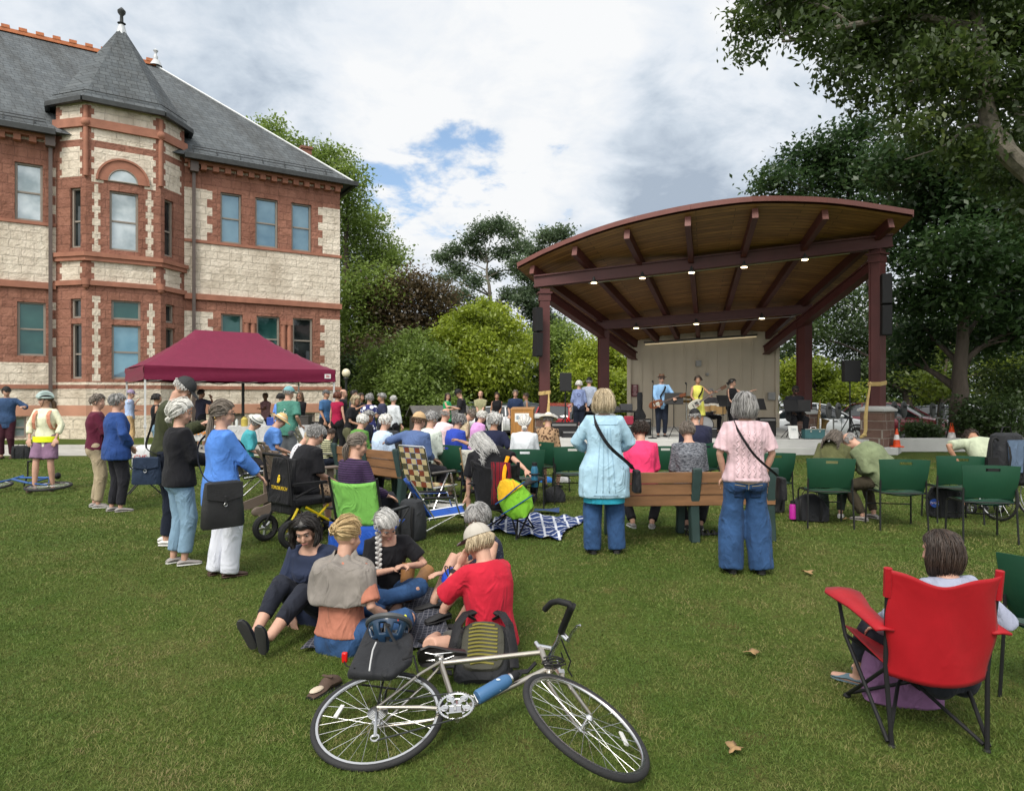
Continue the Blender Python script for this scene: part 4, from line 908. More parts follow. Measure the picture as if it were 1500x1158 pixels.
def hand(m,w,d,up,side,s,curl=.5,grow=0.0,spread=.018):
 """palm, four bent fingers of different length and a thumb from the side of the palm"""
 d=d.normalized();x=d.cross(up).normalized()*side;n=x.cross(d)*side
 rot=MX((x,d,n)).transposed()
 m.ell(w+d*.05*s,(.041*s,.056*s,.017*s+grow*.3),rot,10,6)
 for i,(o,l) in enumerate(((.028,.074),(.009,.083),(-.010,.077),(-.027,.060))):
  b=w+d*.088*s+x*o*s;q=[b];a=curl*.35;l*=s
  for k,f in enumerate((.45,.32,.23)):
   dd=d*math.cos(a)-n*math.sin(a)+x*(o*.9 if k==0 else 0)*2;q.append(q[-1]+dd.normalized()*l*f);a+=curl*.75
  m.tube(q,[.0092*s+grow,.0088*s+grow,.008*s+grow,.0066*s+grow],6)
 b=w+d*.025*s+x*.03*s;a=.75
 q=[b,b+(d*.6+x*.75-n*.15)*.036*s,b+(d*.85+x*.62-n*.35)*.062*s,b+(d*1.05+x*.5-n*.5)*.082*s]
 m.tube(q,[.0125*s+grow,.0115*s+grow,.010*s+grow,.008*s+grow],6)
TOR=[(-.10,.150,.105),(-.03,.176,.122),(.05,.172,.120),(.13,.150,.106),(.20,.146,.104),(.28,.156,.114),(.36,.168,.122),(.43,.176,.115),(.48,.172,.098),(.515,.135,.078),(.545,.078,.06)]
def hairstyle(parent,hf,style,colour,s,far,L_=.25,under=False,vol=.018,curl=0.0,seed=0,down=None,n=None,part=0.0,tailat=None):
 """strands combed from the crown over the skull (hf: head frame in body coordinates)"""
 rg=random.Random(seed);mtl=HM(colour);m=M();tones=[]
 hr=(.0795,.1005,.098);c0=V((0,-.008,.028))
 def surf(th,ph,ex):
  return c0+V(((hr[0]+ex)*math.sin(th)*math.sin(ph),(hr[1]+ex)*math.sin(th)*math.cos(ph),(hr[2]+ex)*math.cos(th)))
 dn=V(down) if down is not None else V((0,0,-1))
 if style!='bald':
  nn,mm_=20,12;vs=[];fs=[]
  for i in range(mm_+1):
   for j in range(nn):
    ph=2*math.pi*j/nn;pf=abs(((ph+math.pi)%(2*math.pi))-math.pi)
    lim=1.18+.95*sstep(.72,1.4,pf) if style!='short' else 1.08+.8*sstep(.7,1.6,pf)
    th=lim*i/mm_;ex=vol*(.22 if style in('pony','bun','braid') else .5)*math.sin(min(1,(1-i/mm_)*3)*math.pi/2)
    vs.append(surf(th,ph,ex if i<mm_ else-.006))
  for i in range(mm_):
   for j in range(nn):a=i*nn+j;b_=i*nn+(j+1)%nn;fs.append((a,b_,b_+nn,a+nn))
  m.add(vs,fs);tones+=[.42]*len(vs)
 def strand(pts,r,tone):
  k=len(m.v);q=[r]*len(pts);q[0]=r*.7;q[-1]=r*.25
  m.tube(pts,q,3,cap=False);tones.extend([tone]*(len(m.v)-k))
 N_=n or(150 if far else 420);rr=.0062 if far else .0036
 if style in('short','curly','bald'):
  for i in range(N_):
   ph=rg.uniform(-math.pi,math.pi);pf=abs(ph)
   lim=1.0+.95*sstep(.6,1.5,pf);th=lim*math.sqrt(rg.random())
   if style=='bald':th=rg.uniform(1.15,1.95);ph=math.copysign(rg.uniform(1.25,math.pi),ph)
   ln=L_*rg.uniform(.7,1.2);pts=[];K=5
   wob=rg.uniform(0,6.28);sw=rg.uniform(-.25,.25)
   for k in range(K):
    u=k/(K-1);t_=th+u*ln/.1*.8;e=vol*(.35+.65*math.sin(u*2.2))*(1 if th<1.4 else .7)
    p=surf(min(t_,2.25),ph+sw*u,e)
    if curl:a=wob+u*7;p+=V((math.cos(a),math.sin(a),math.sin(a*1.3)))*curl*(.3+u)
    pts.append(p)
   strand(pts,rr*1.15,rg.random())
 else:
  gather=tailat if tailat is not None else V((0,-.112,.0));tail0=gather
  if style=='braid':gather=V((.045,-.09,-.055))
  for i in range(N_):
   ph0=rg.uniform(-math.pi,math.pi);pf=abs(ph0);sg=1 if ph0>=part else-1
   th0=rg.uniform(.02,.5);ex=vol*rg.uniform(.45,1.0)*(1.55 if rg.random()<.07 else 1);wv=rg.uniform(0,6.28)
   pts=[]
   if style in('bob','long'):
    ln=L_*rg.uniform(.9,1.03) if style=='bob' else L_*rg.uniform(.72,1.05)
    f0=1.15;ph1=ph0 if pf>f0 else sg*(f0+.35*(pf/f0))
    thm=1.62;K=6;wob=rg.uniform(0,6.28)
    for k in range(K):
     u=k/(K-1);th=th0+(thm-th0)*u;e_=ex*(.5+.5*u)
     pts.append(surf(th,ph0+(ph1-ph0)*min(1,u*1.4)+.05*math.sin(u*5+wv),e_*(1+.25*math.sin(u*7+wv))))
    last=pts[-1];rest=max(.0,ln);K2=3 if far else 5
    for k in range(1,K2+1):
     u=k/K2;q=last+dn*rest*u+V((.006*math.sin(u*6+wv),.006*math.cos(u*5+wv),0))+V((math.sin(ph1),math.cos(ph1),0))*(.012*math.sin(u*2.6)-.02*u*u*(style=='bob'))
     if curl:a=wob+u*9;q+=V((math.cos(a),math.sin(a),0))*curl*u
     pts.append(q)
   else:
    K=7;th=rg.uniform(.1,1.0) if pf<1.0 else rg.uniform(.1,1.75);th=1.08-abs(rg.gauss(0,.12)) if pf<1.0 and rg.random()<.5 else th
    d0=V((math.sin(th)*math.sin(ph0),math.sin(th)*math.cos(ph0),math.cos(th)));q1=gather-c0;d1=V((q1.x/hr[0],q1.y/hr[1],q1.z/hr[2])).normalized();om=math.acos(max(-1,min(1,d0.dot(d1))));so_=max(1e-3,math.sin(om))
    for k in range(K):
     u=k/(K-1);dd_=d0*(math.sin((1-u)*om)/so_)+d1*(math.sin(u*om)/so_) if pf>1.25 else(d0*(1-u)**2+V((d1.x*.4+d0.x*.5,-.25,1.05))*2*u*(1-u)+d1*u*u).normalized();e_=ex*(.8+.35*math.sin(u*3)+.12*math.sin(u*9+wv))
     p=c0+V((dd_.x*(hr[0]+e_),dd_.y*(hr[1]+e_),dd_.z*(hr[2]+e_)))
     pts.append(p*(1-u**4)+gather*u**4)
   strand(pts,rr,rg.random())
  if style in('pony','braid'):
   R_=.03 if style=='pony' else .026;nt_=60 if far else 150
   for i in range(nt_ if style=='pony' else 0):
    a=rg.uniform(0,6.28);r0=R_*math.sqrt(rg.random());ln=L_*rg.uniform(.8,1.02);pts=[]
    for k in range(7):
     u=k/6;w=(.45+1.0*math.sin(min(1,u*1.5+.1)*math.pi*.6))*(1-.35*u)
     pts.append(gather+dn*ln*u+V((math.cos(a)*r0*w,-.03*math.sin(u*2.4)+math.sin(a)*r0*w,0)))
    strand(pts,rr*1.2,rg.random())
   if style=='braid':
    K=16
    for k in range(K):
     u=k/K;k0=len(m.v);c=tail0+dn*L_*u+V(((-1)**k*.010,-.01,0))
     m.ell(c,(.022*(1-.4*u),.020,.030),MX.Rotation((-1)**k*.7,3,'Y'),8,6);tones.extend([rg.uniform(.2,.6)]*(len(m.v)-k0))
  if style=='bun':
   for i in range(90 if not far else 40):
    a0=rg.uniform(0,6.28);r=rg.uniform(.018,.045);ti=V((rg.gauss(0,.4),1,rg.gauss(0,.4))).normalized();x=ti.orthogonal().normalized();y=ti.cross(x)
    strand([gather+V((0,-.012,.02))+x*r*math.cos(a0+k*.7)+y*r*math.sin(a0+k*.7)-ti*rg.uniform(.0,.02) for k in range(6)],rr*1.3,rg.random())
 if under:
  w_=[]
  for v in m.v:
   q=V(v)-c0;e=math.sqrt((q.x/hr[0])**2+(q.y/hr[1])**2+(q.z/hr[2])**2)
   w_.append(tuple(c0+q/e*.985) if v[2]>.042 and e>.985 else v)
  m.v=w_
 m.v=[tuple(hf@(V(v)*s)) for v in m.v]
 o=m.build('hair',mtl,parent,angle=180)
 if len(tones)==len(o.data.vertices):
  at=o.data.attributes.new('tone','FLOAT','POINT');at.data.foreach_set('value',tones)
 return o
def person(label,x,d,h=1.68,yaw=0,pose='stand',z=0.0,seat=.46,girth=1.0,female=True,skin='fair',lean=0.0,slump=0.0,side=0.0,twist=0.0,head=(0,0,0),feet=None,knees=None,armR=None,armL=None,polR=None,polL=None,curl=.5,hands=True,top=None,top_len=.10,sleeve=.4,flare=1.0,loose=.012,bottom=None,leg=.97,lflare=1.0,skirt=None,shoes=None,hair=('short','grey'),hopt=None,hat=None,hatm=None,face=False,glasses=0,group=None,neckline=.0,cuff=0,pel=None,shoe='shoe',extra=None):
 s=h/1.75;far=d>9.5;SHIRT=TROU=None
 vox=.0085 if d<5.6 else .0125 if d<8.2 else .0165 if d<14 else .021
 gx=GX(x,d,z+gz((x-750)*d/1000,d)) if not isinstance(x,V) else x
 root=thing('person',label,'person',gx,-rad(yaw),group)
 gw=girth
 if pel is not None:pl=V(pel)
 elif pose=='stand':pl=V((0,0,.955*s))
 elif pose=='sit':pl=V((0,0,seat+.105*s))
 else:pl=V((0,-.02,.115*s))
 def frame(t):
  """point and axes of the spine t metres above the pelvis"""
  k=10;p=pl.copy();st=t*s/k
  for i in range(k):
   a=lean+slump*max(0,(i+.5)/k*t/.56) if t>0 else lean*.4
   dirv=V((math.sin(side)*max(0,1 if t>0 else 0),math.sin(a),math.cos(a))).normalized();p=p+dirv*st
  a=(lean+slump*max(0,t/.56)) if t>0 else lean*.4
  u=V((math.sin(side) if t>0 else 0,math.sin(a),math.cos(a))).normalized()
  tw=twist*max(0,min(1,t/.45));r=V((math.cos(tw),-math.sin(tw),0));r=(r-u*r.dot(u)).normalized();f=u.cross(r)
  return p,r,f,u
 def torso(m,t0,t1,infl,gmul=1.0,flare_=1.0,n=18,scale=1.0):
  rings=[];secs=[q for q in TOR if t0<q[0]<t1]
  def at(t):
   for a,b in zip(TOR,TOR[1:]):
    if t<=b[0] or b is TOR[-1]:
     k=(t-a[0])/(b[0]-a[0]);k=max(0,k);return tuple(a[i]+(b[i]-a[i])*min(1.0,k) for i in(1,2))
  ts=[t0]+[q[0] for q in secs]+[t1]
  if t0<-.1:ts=[t0,-.1]+[q[0] for q in TOR if-.1<q[0]<t1]+[t1]
  for t in ts:
   w,dp=at(max(t,-.03 if flare_>1.03 else-.1));p,r,f,u=frame(t)
   g_=1+(gw-1)*(1.0 if t<.38 else .45)
   if female:w*=(1.04 if t<.05 else .92);
   else:w*=(.97 if t<.1 else 1.03)
   fl=1+(flare_-1)*max(0,min(1,(.38-t)/.45))
   w=(w*g_*scale*fl+infl)*s;dd=(dp*(g_**1.25)*scale*fl+infl)*s
   bust=(.022*s if female and .26<t<.42 else 0);belly=max(0,gw-1)*.10*s*max(0,1-abs(t-.12)/.2)
   ring=[]
   for j in range(n):
    a=2*math.pi*j/n;cx,cy=math.cos(a),math.sin(a)
    k=(abs(cx)**2.5+abs(cy)**2.5)**(-1/2.5)
    ring.append(p+r*(w*cx*k)+f*((dd+(bust+belly if cy>0 else 0))*cy*k))
   rings.append(ring)
  m.loft(rings)
 hipw=.088*s*(1+(gw-1)*.5)
 pf=frame(0)
 hips={1:pl+V((hipw,0,-.02*s)),-1:pl+V((-hipw,0,-.02*s))}
 if feet is None:
  feet=((.095,.03,0),(-.095,-.03,0)) if pose=='stand' else((.12,.40,0),(-.12,.43,0)) if pose=='sit' else((.12,.75,0),(-.12,.75,0))
 if knees is None:knees=((.1,1,.1),(-.1,1,.1)) if pose=='stand' else((.15,.3,1),(-.15,.3,1))
 LEG={};
 for sd,ft,kp in((1,feet[0],knees[0]),(-1,feet[1],knees[1])):
  an=V((ft[0]*s,ft[1]*s,ft[2]+.085*s));kn,an=ik(hips[sd],an,.435*s,.425*s,kp);LEG[sd]=(hips[sd],kn,an)
 sp,sr,sf,su=frame(.485);shw=(.150 if female else .176)*s*(1+(gw-1)*.35)
 SH={1:sp+sr*shw,-1:sp-sr*shw}
 ARM={}
 dflt=(.25,.03,-.07) if pose=='stand' else(.13,.30,.10)
 for sd,tg,pol in((1,armR,polR),(-1,armL,polL)):
  tg=tg if tg is not None else(dflt[0],dflt[1],dflt[2]) if sd==1 else(-dflt[0],dflt[1],dflt[2])
  pol=pol or(.35*sd,-1,-.35);w=pl+V(tg)*s
  el,w=ik(SH[sd],w,.285*s,.25*s,pol);ARM[sd]=(SH[sd],el,w)
 hp,hr_,hf_,hu=frame(.565)
 hy,hpit,hrol=(rad(q) for q in head)
 B=MX((hr_,hf_,hu)).transposed().to_4x4()
 hm=B@MX.Rotation(-hy,4,'Z')@MX.Rotation(-hpit,4,'X')@MX.Rotation(hrol,4,'Y')
 hc=hp+hu*.124*s+hf_*(.022+.06*math.sin(max(0,hpit)))*s
 hs=s*.985*(1.0 if female else 1.03)
 HF=MX.Translation(hc)@hm
 def hd(q):return HF@(V(q)*hs)
 m=M();torso(m,-.07,.545,-.004,scale=.92)
 m.tube([frame(.49)[0],frame(.56)[0],hc+hm.to_3x3()@V((0,-.015,-.06))*hs],[.068*s,.056*s,.054*s],12)
 r3=hm.to_3x3()
 m.ell(hd((0,-.010,.028)),(.0755*hs,.0965*hs,.092*hs),r3,18,12);m.ell(hd((0,.018,-.035)),(.061*hs,.072*hs,.077*hs),r3,16,10)
 m.ell(hd((0,.058,-.088)),(.030*hs,.028*hs,.024*hs),r3);m.ell(hd((0,.090,-.013)),(.0135*hs,.020*hs,.026*hs),r3);m.ell(hd((0,.101,-.028)),(.0165*hs,.015*hs,.012*hs),r3)
 m.ell(hd((0,.079,.036)),(.055*hs,.014*hs,.011*hs),r3)
 for k in(1,-1):
  m.ell(hd((.076*k,-.008,-.012)),(.012*hs,.022*hs,.033*hs),r3);m.ell(hd((.04*k,.06,-.03)),(.026*hs,.024*hs,.026*hs),r3)
 m.ell(hd((0,.084,-.060)),(.024*hs,.012*hs,.010*hs),r3)
 bare=1.0
 for sd in(1,-1):
  a,e,w=ARM[sd];am=1+(gw-1)*.6-(.08 if female else 0)
  m.tube([a-sr*sd*.05*s,a,a+(e-a)*.35,e,e+(w-e)*.3,w],[.044*s*am,.046*s*am,.043*s*am,.036*s*am,.037*s*am,.025*s],10)
  if hands:
   dirw=(w-e).normalized();hand(m,w,dirw,V((0,0,1)) if abs(dirw.z)<.8 else V((0,1,0)),sd,s,curl,max(0,vox*.6-.006))
  a,k_,n_=LEG[sd];lm=1+(gw-1)*.5
  m.ell(a+V((-.004*sd,-.032,-.035))*s,(.078*s,.076*s,.10*s),None,12,8);m.tube([a+V((0,0,.04*s)),a+(k_-a)*.1,a+(k_-a)*.55,k_],[.086*s*lm,.088*s*lm,.072*s*lm,.054*s*lm],12)
  m.tube([k_,k_+(n_-k_)*.28,k_+(n_-k_)*.65,n_],[.054*s*lm,.057*s*lm,.045*s*lm,.036*s],12)
  fd=V((math.sin(.18*sd),math.cos(.18*sd),0))
  ftk=(feet[0] if sd==1 else feet[1]);fd=V(ftk[3]).normalized() if len(ftk)>3 else fd
  m.tube([n_+V((0,0,0)),n_-V((0,0,.045*s)) if abs(fd.z)<.5 else n_+fd*.03],[.036*s,.034*s],8)
  LEG[sd]=(*LEG[sd],fd)
 if shoes is None or shoe=='sandal':
  for sd in(1,-1):
   n_,fd=LEG[sd][2],LEG[sd][3];dn_=V((0,0,-1)) if abs(fd.z)<.5 else V((0,1,0));b_=n_+dn_*.055*s
   m.tube([b_-fd*.05*s,b_+fd*.04*s,b_+fd*.13*s,b_+fd*.175*s],[(.032*s,.03*s),(.038*s,.032*s),(.042*s,.018*s),(.03*s,.012*s)],10)
 remesh(m.build('body',SK[skin],root),vox,2)
 if face:
  for k in(1,-1):
   q=M();q.ell(hd((.032*k,.079,.014)),(.0135*hs,.008*hs,.0072*hs),r3,10,8,k=0);q.ell(hd((.032*k,.0855,.014)),(.0078*hs,.004*hs,.0070*hs),r3,8,6,k=1);q.build('eye',[EYEW,EYED],root)
   q=M();q.tube([hd((.014*k,.096,.038)),hd((.034*k,.092,.045)),hd((.056*k,.076,.038))],[.0035*hs,.0042*hs,.0025*hs],6);q.build('eyebrow',HM(hair[1] if hair[1] not in('white','silver') else 'grey'),root)
  q=M();q.tube([hd((-.024,.086,-.061)),hd((-.01,.0965,-.058)),hd((0,.0975,-.060)),hd((.01,.0965,-.058)),hd((.024,.086,-.061))],[.003*hs,.0062*hs,.0066*hs,.0062*hs,.003*hs],6);q.build('lips',LIPS,root)
 if glasses:
  q=M()
  for k in(1,-1):
   ring=[hd((.034*k+.022*math.cos(t),.105+(-.012 if abs(math.cos(t))>.9 and math.cos(t)*k>0 else 0),.012+.016*math.sin(t))) for t in[i*math.pi/6 for i in range(13)]]
   q.tube(ring,.0022*hs,5,k=0)
   if glasses==2:q.add(ring[:12],[tuple(range(12))],0)
   q.tube([hd((.055*k,.10,.016)),hd((.078*k,.06,.018)),hd((.082*k,-.02,.012))],.0022*hs,5)
  q.tube([hd((-.012,.107,.014)),hd((.012,.107,.014))],.002*hs,5);q.build('glasses',LENS,root)
 tv=max(vox,.011)
 if top is not None:
  m=M();torso(m,-top_len,.543-neckline,loose,flare_=flare)
  if sleeve>=0:
   for sd in(1,-1):
    a,e,w=ARM[sd];am=1+(gw-1)*.55-(.04 if female else 0)
    lz=loose*.75;pts=[a-sr*sd*.07*s-su*.01*s,a,a+(e-a)*.5];rr=[.054*s*am+lz,.053*s*am+lz,.050*s*am+lz]
    if sleeve<=.5 and sleeve>0:pts[-1]=a+(e-a)*min(1,sleeve*2)*1.0;rr[-1]=.054*s*am+loose*1.2
    elif sleeve>.5:
     f=(sleeve-.5)*2;pts+=[e,e+(w-e)*f*.5,e+(w-e)*f];rr+=[.050*s*am+loose,.047*s*am+loose,.036*s+loose*1.1]
    if sleeve>0:m.tube(pts,rr,12)
    else:m.tube([a-sr*sd*.07*s,a-sr*sd*.02*s],[.052*s,.045*s],10)
  SHIRT=remesh(m.build('shirt',top,root),tv,3,.016 if not far else .012)
 lo=.014
 if bottom is not None:
  m=M();torso(m,-.13,.10,lo*.8)
  for sd in(1,-1):m.ell(LEG[sd][0]+V((-.004*sd,-.034,-.035))*s,((.088*(1+(gw-1)*.5))*s+lo,.088*s*(1+(gw-1)*.6)+lo,.115*s+lo),None,14,10)
  for sd in(1,-1):
   a,k_,n_,_f=LEG[sd];lm=1+(gw-1)*.5
   if leg<=.5:
    f=leg*2;m.tube([a+V((0,0,.05*s)),a+(k_-a)*.12,a+(k_-a)*f],[.095*s*lm+lo,.097*s*lm+lo,(.082*s*lm+lo)*lflare],14)
   else:
    f=(leg-.5)*2;e=k_+(n_-k_)*f*(1.13 if leg>.975 else 1)
    m.tube([a+V((0,0,.05*s)),a+(k_-a)*.12,a+(k_-a)*.55,k_,k_+(e-k_)*.4,e],[.092*s*lm+lo,.094*s*lm+lo,.078*s*lm+lo,(.070*s*lm+lo)*(1+(lflare-1)*.4),(.056*s*lm+lo)*(1+(lflare-1)*.7),(.046*s+lo)*lflare],14)
  TROU=remesh(m.build('trousers' if leg>.5 else 'shorts',bottom,root),tv,3,.020 if not far else .014,TEXW)
 if skirt is not None:
  mt,ln,wd_=skirt;m=M();rings=[]
  if pose=='stand':
   for t,k in((.12,.92),(.03,1.05),(-.08,1.12),(-ln*.6,1.12+(wd_-1)*.6),(-ln,1.1+(wd_-1))):
    p=pl+V((0,0,t*s));rings.append([p+V((.175*gw*k*s*math.cos(2*math.pi*j/24)*(1+.03*math.sin(j*2.1)),.135*gw*k*s*math.sin(2*math.pi*j/24)*(1+.05*math.sin(j*1.7)),0)) for j in range(24)])
   m.loft(rings)
  else:
   torso(m,-.09,.12,lo);kr,kl=LEG[1][1],LEG[-1][1]
   for sd in(1,-1):m.tube([LEG[sd][0]+V((0,0,.04*s)),LEG[sd][0]*.5+LEG[sd][1]*.5,LEG[sd][0]+(LEG[sd][1]-LEG[sd][0])*ln],[.11*s,.10*s,.09*s],12)
   m.tube([pl+V((0,.05,-.02)),(kr+kl)/2*ln+pl*(1-ln)],[(.15*s,.08*s),(.12*s,.07*s)],12)
  remesh(m.build('skirt',mt,root),tv,3,.02)
 if shoes is not None:
  for sd in(1,-1):
   n_,fd=LEG[sd][2],LEG[sd][3];q=M();flat=abs(fd.z)<.5
   upv=V((0,0,1)) if flat else V((0,-1,0)) if abs(fd.y)<.7 else V((0,0,1))
   rt=fd.cross(upv).normalized();upv=rt.cross(fd)
   b_=n_-upv*.085*s
   prof=[(-.075,.028,.045),(-.05,.037,.062),(0,.040,.075 if shoe!='sandal' else .05),(.06,.043,.06),(.12,.047,.045),(.155,.040,.038),(.178,.022,.026)]
   for mk,z0,zf in((0,.018,1),(1,0,0)):
    rings=[]
    for l,w,hh in prof:
     c=b_+fd*l*s*.98;w=w*s*(1.04 if mk else 1);top_=(hh if zf else .02)*s;ring=[]
     for j in range(12):
      t=2*math.pi*j/12;zz_=(z0*s+(top_-z0*s)*(.5+.5*math.sin(t)));kk=1 if not zf else(1-.25*max(0,math.sin(t)))
      ring.append(c+rt*(w*math.cos(t)*kk)+upv*zz_)
     rings.append(ring)
    q.loft(rings,mk)
   q.build(shoe,list(shoes) if isinstance(shoes,(tuple,list)) else[shoes,shoes],root)
 if hair:
  o_=dict(hopt or{});o_.setdefault('seed',int(abs(x if not isinstance(x,V) else x.x*100)))
  st=hair[0]
  if st=='short':o_.setdefault('L_',.045);o_.setdefault('vol',.02)
  if st=='curly':o_.setdefault('L_',.06);o_.setdefault('vol',.034);o_.setdefault('curl',.010)
  if st=='bob':o_.setdefault('L_',.10);o_.setdefault('vol',.028)
  if st=='bald':o_.setdefault('L_',.03);o_.setdefault('vol',.010)
  if 'n' not in o_ and d>16:o_['n']=90
  if 'down' not in o_:o_['down']=(HF.to_3x3().inverted()@V((0,0,-1))).normalized() if st in('bob','long','pony','braid') else None
  hairstyle(root,HF,st,hair[1],hs,far,under=hat in('cap','flatcap','sunhat','fedora','helmet'),**o_)
 if hat:
  q=M();hatm_=hatm if isinstance(hatm,(tuple,list)) else[hatm,hatm]
  T=lambda pts:[hd(p) for p in pts]
  def dome(rx,ry,rz,c,z0,n=24,mm_=8,k=0):
   rings=[]
   for i in range(mm_+1):
    t=(math.pi/2)*(1-i/mm_)*.98+.02;rings.append(T([(c[0]+rx*math.cos(2*math.pi*j/n)*math.sin(math.pi/2-t+0),c[1]+ry*math.sin(2*math.pi*j/n)*math.sin(math.pi/2-t),c[2]+rz*math.sin(t)) for j in range(n)]))
   q.loft(rings,k,True)
  def brim(r0,r1,c,z0,droop,n=28,k=0,side=0.0,back=1.0):
   rings=[]
   for r,zz_ in((r0,.004),(r1,.004-droop),(r1,-droop-.002),(r0,-.004)):
    rings.append(T([(c[0]+r*math.cos(2*math.pi*j/n)*.93,c[1]+r*math.sin(2*math.pi*j/n)*1.07,z0+zz_+side*abs(math.cos(2*math.pi*j/n))*(r>r0)) for j in range(n)]))
   rings.append(rings[0]);q.loft(rings,k,False)
  if hat in('cap','flatcap','backcap'):
   dome(.089,.109,.098 if hat!='flatcap' else .08,(0,-.008,.042),0)
   sg=1
   pts=[];n=11
   for i in range(n):
    a=math.pi*(.12+.76*i/(n-1));pts.append((a,))
   top_=[(.086*math.cos(a[0]),sg*(-.004+.10*math.sin(a[0])),.046) for a in pts];out_=[(.076*math.cos(a[0]),sg*(.05+.135*math.sin(a[0])),.046-.018*math.sin(a[0])) for a in pts]
   vs=T(top_)+T(out_)+T([(p[0],p[1],p[2]-.007) for p in top_])+T([(p[0],p[1],p[2]-.007) for p in out_]);fs=[]
   for i in range(n-1):fs+=[(i,i+1,n+i+1,n+i),(2*n+i,3*n+i,3*n+i+1,2*n+i+1),(n+i,n+i+1,3*n+i+1,3*n+i)]
   q.add(vs,fs,1);q.ell(hd((0,-.008,.141 if hat!='flatcap' else .122)),.008*hs,None,8,6)
   if hat=='cap':
    for a in(0,1.05,2.1):q.tube(T([(.0905*math.cos(a)*math.cos(t),-.008+.1105*math.sin(a)*math.cos(t),.042+.0995*math.sin(t)) for t in[i*math.pi/12 for i in range(13)]]),.0012*hs,4,0)
  elif hat=='sunhat':
   dome(.088,.106,.10,(0,-.008,.045),0);brim(.085,.185,(0,-.008),.05,.028);
   rings=[T([((.0895+e)*math.cos(2*math.pi*j/24),-.008+(.108+e)*math.sin(2*math.pi*j/24),z_) for j in range(24)]) for z_,e in((.052,0),(.056,.002),(.076,.001),(.08,-.001))];q.loft(rings,1,False)
  elif hat=='fedora':
   rings=[T([(r*.93*math.cos(2*math.pi*j/24),-.008+r*1.1*math.sin(2*math.pi*j/24),z_-(.018*abs(math.sin(2*math.pi*j/24)) if z_>.13 else 0)) for j in range(24)]) for r,z_ in((.093,.045),(.09,.10),(.078,.142),(.05,.15),(.01,.135))];q.loft(rings,0,True)
   brim(.09,.155,(0,-.008),.05,.0,side=.016)
   rings=[T([(r*.935*math.cos(2*math.pi*j/24),-.008+r*1.105*math.sin(2*math.pi*j/24),z_) for j in range(24)]) for r,z_ in((.0945,.05),(.095,.055),(.0925,.08),(.092,.085))];q.loft(rings,1,False)
  elif hat=='helmet':
   dome(.098,.128,.112,(0,-.005,.04),0,k=1)
   for k in range(-3,4):
    a=k*.36;q.tube(T([(.102*math.sin(a)*(1-.12*abs(math.sin(t)))*1.02,-.135*math.cos(t)*math.cos(a*.5),.045+.122*math.sin(t)*math.cos(a)) for t in[math.pi*i/12 for i in range(13)]]),[.007*hs,.012*hs,.014*hs]+[.0135*hs]*7+[.014*hs,.012*hs,.007*hs],6,0)
   rings=[T([(r*math.cos(2*math.pi*j/24),-.005+r*1.31*math.sin(2*math.pi*j/24),z_) for j in range(24)]) for r,z_ in((.102,.03),(.106,.045),(.102,.06),(.09,.045),(.102,.03))];q.loft(rings,0,False)
   for k in(1,-1):q.tube(T([(.095*k,.03,.03),(.075*k,.045,-.06),(.02*k,.06,-.118)]),.004*hs,5,1)
  elif hat=='band':q.tube(T([(.09*math.cos(t),.0,.03+.1*math.sin(t)) for t in[math.pi*i/12 for i in range(13)]]),.006*hs,6)
  elif hat=='clip':q.bar(hd((.03,-.095,.07)),hd((.075,-.075,.045)),.012,.02)
  elif hat=='shades':
   for k in(1,-1):q.ell(hd((.034*k,.075,.095)),(.026*hs,.009*hs,.018*hs),r3,10,6)
   q.tube(T([(-.085,0,.08),(-.06,.06,.095),(0,.085,.098),(.06,.06,.095),(.085,0,.08)]),.003*hs,5)
  q.build({'cap':'cap','flatcap':'flat_cap','sunhat':'sun_hat','fedora':'hat','helmet':'bicycle_helmet','band':'hair_band','clip':'hair_clip','shades':'sunglasses'}[hat],hatm_,root)
 J=dict(root=root,pl=pl,arm=ARM,leg=LEG,hd=hd,sh=SH,s=s,frame=frame,hc=hc,shirt=SHIRT,trousers=TROU)
 if extra:extra(J)
 return J
def world(J,q):
 r=J['root'];return MX.Translation(r.location)@MX.Rotation(r.rotation_euler.z,4,'Z')@V(q)
def sewn(J,target,name,outline,mtl,y0=-.45,th=.004,n=1):
 """a sewn-on piece lying on the back of a garment: outline in x, z projected forward onto the cloth"""
 m=M();k=len(outline)
 if n>1:
  a,b=outline;vs=[(p[0],y0,p[1]) for p in a]+[(p[0],y0,p[1]) for p in b];q=len(a);m.add(vs,[(i,i+1,q+i+1,q+i) for i in range(q-1)])
 else:
  xs=[p[0] for p in outline];zs=[p[1] for p in outline];N_=8;vs=[]
  (ax,az),(bx,bz),(cx,cz),(dx,dz)=outline
  for j in range(N_+1):
   for i in range(N_+1):
    u,v=i/N_,j/N_;vs.append(((ax*(1-u)+bx*u)*(1-v)+(dx*(1-u)+cx*u)*v,y0,(az*(1-u)+bz*u)*(1-v)+(dz*(1-u)+cz*u)*v))
  m.add(vs,[(j*(N_+1)+i,j*(N_+1)+i+1,(j+1)*(N_+1)+i+1,(j+1)*(N_+1)+i) for j in range(N_) for i in range(N_)])
 o=m.build(name,mtl,J['root'],angle=180);w=o.modifiers.new('lie','SHRINKWRAP');w.target=target;w.wrap_method='PROJECT';w.use_project_x=w.use_project_z=False;w.use_project_y=True;w.use_positive_direction=True;w.use_negative_direction=False;w.offset=.003
 t=o.modifiers.new('thick','SOLIDIFY');t.thickness=th;t.offset=1
 return o
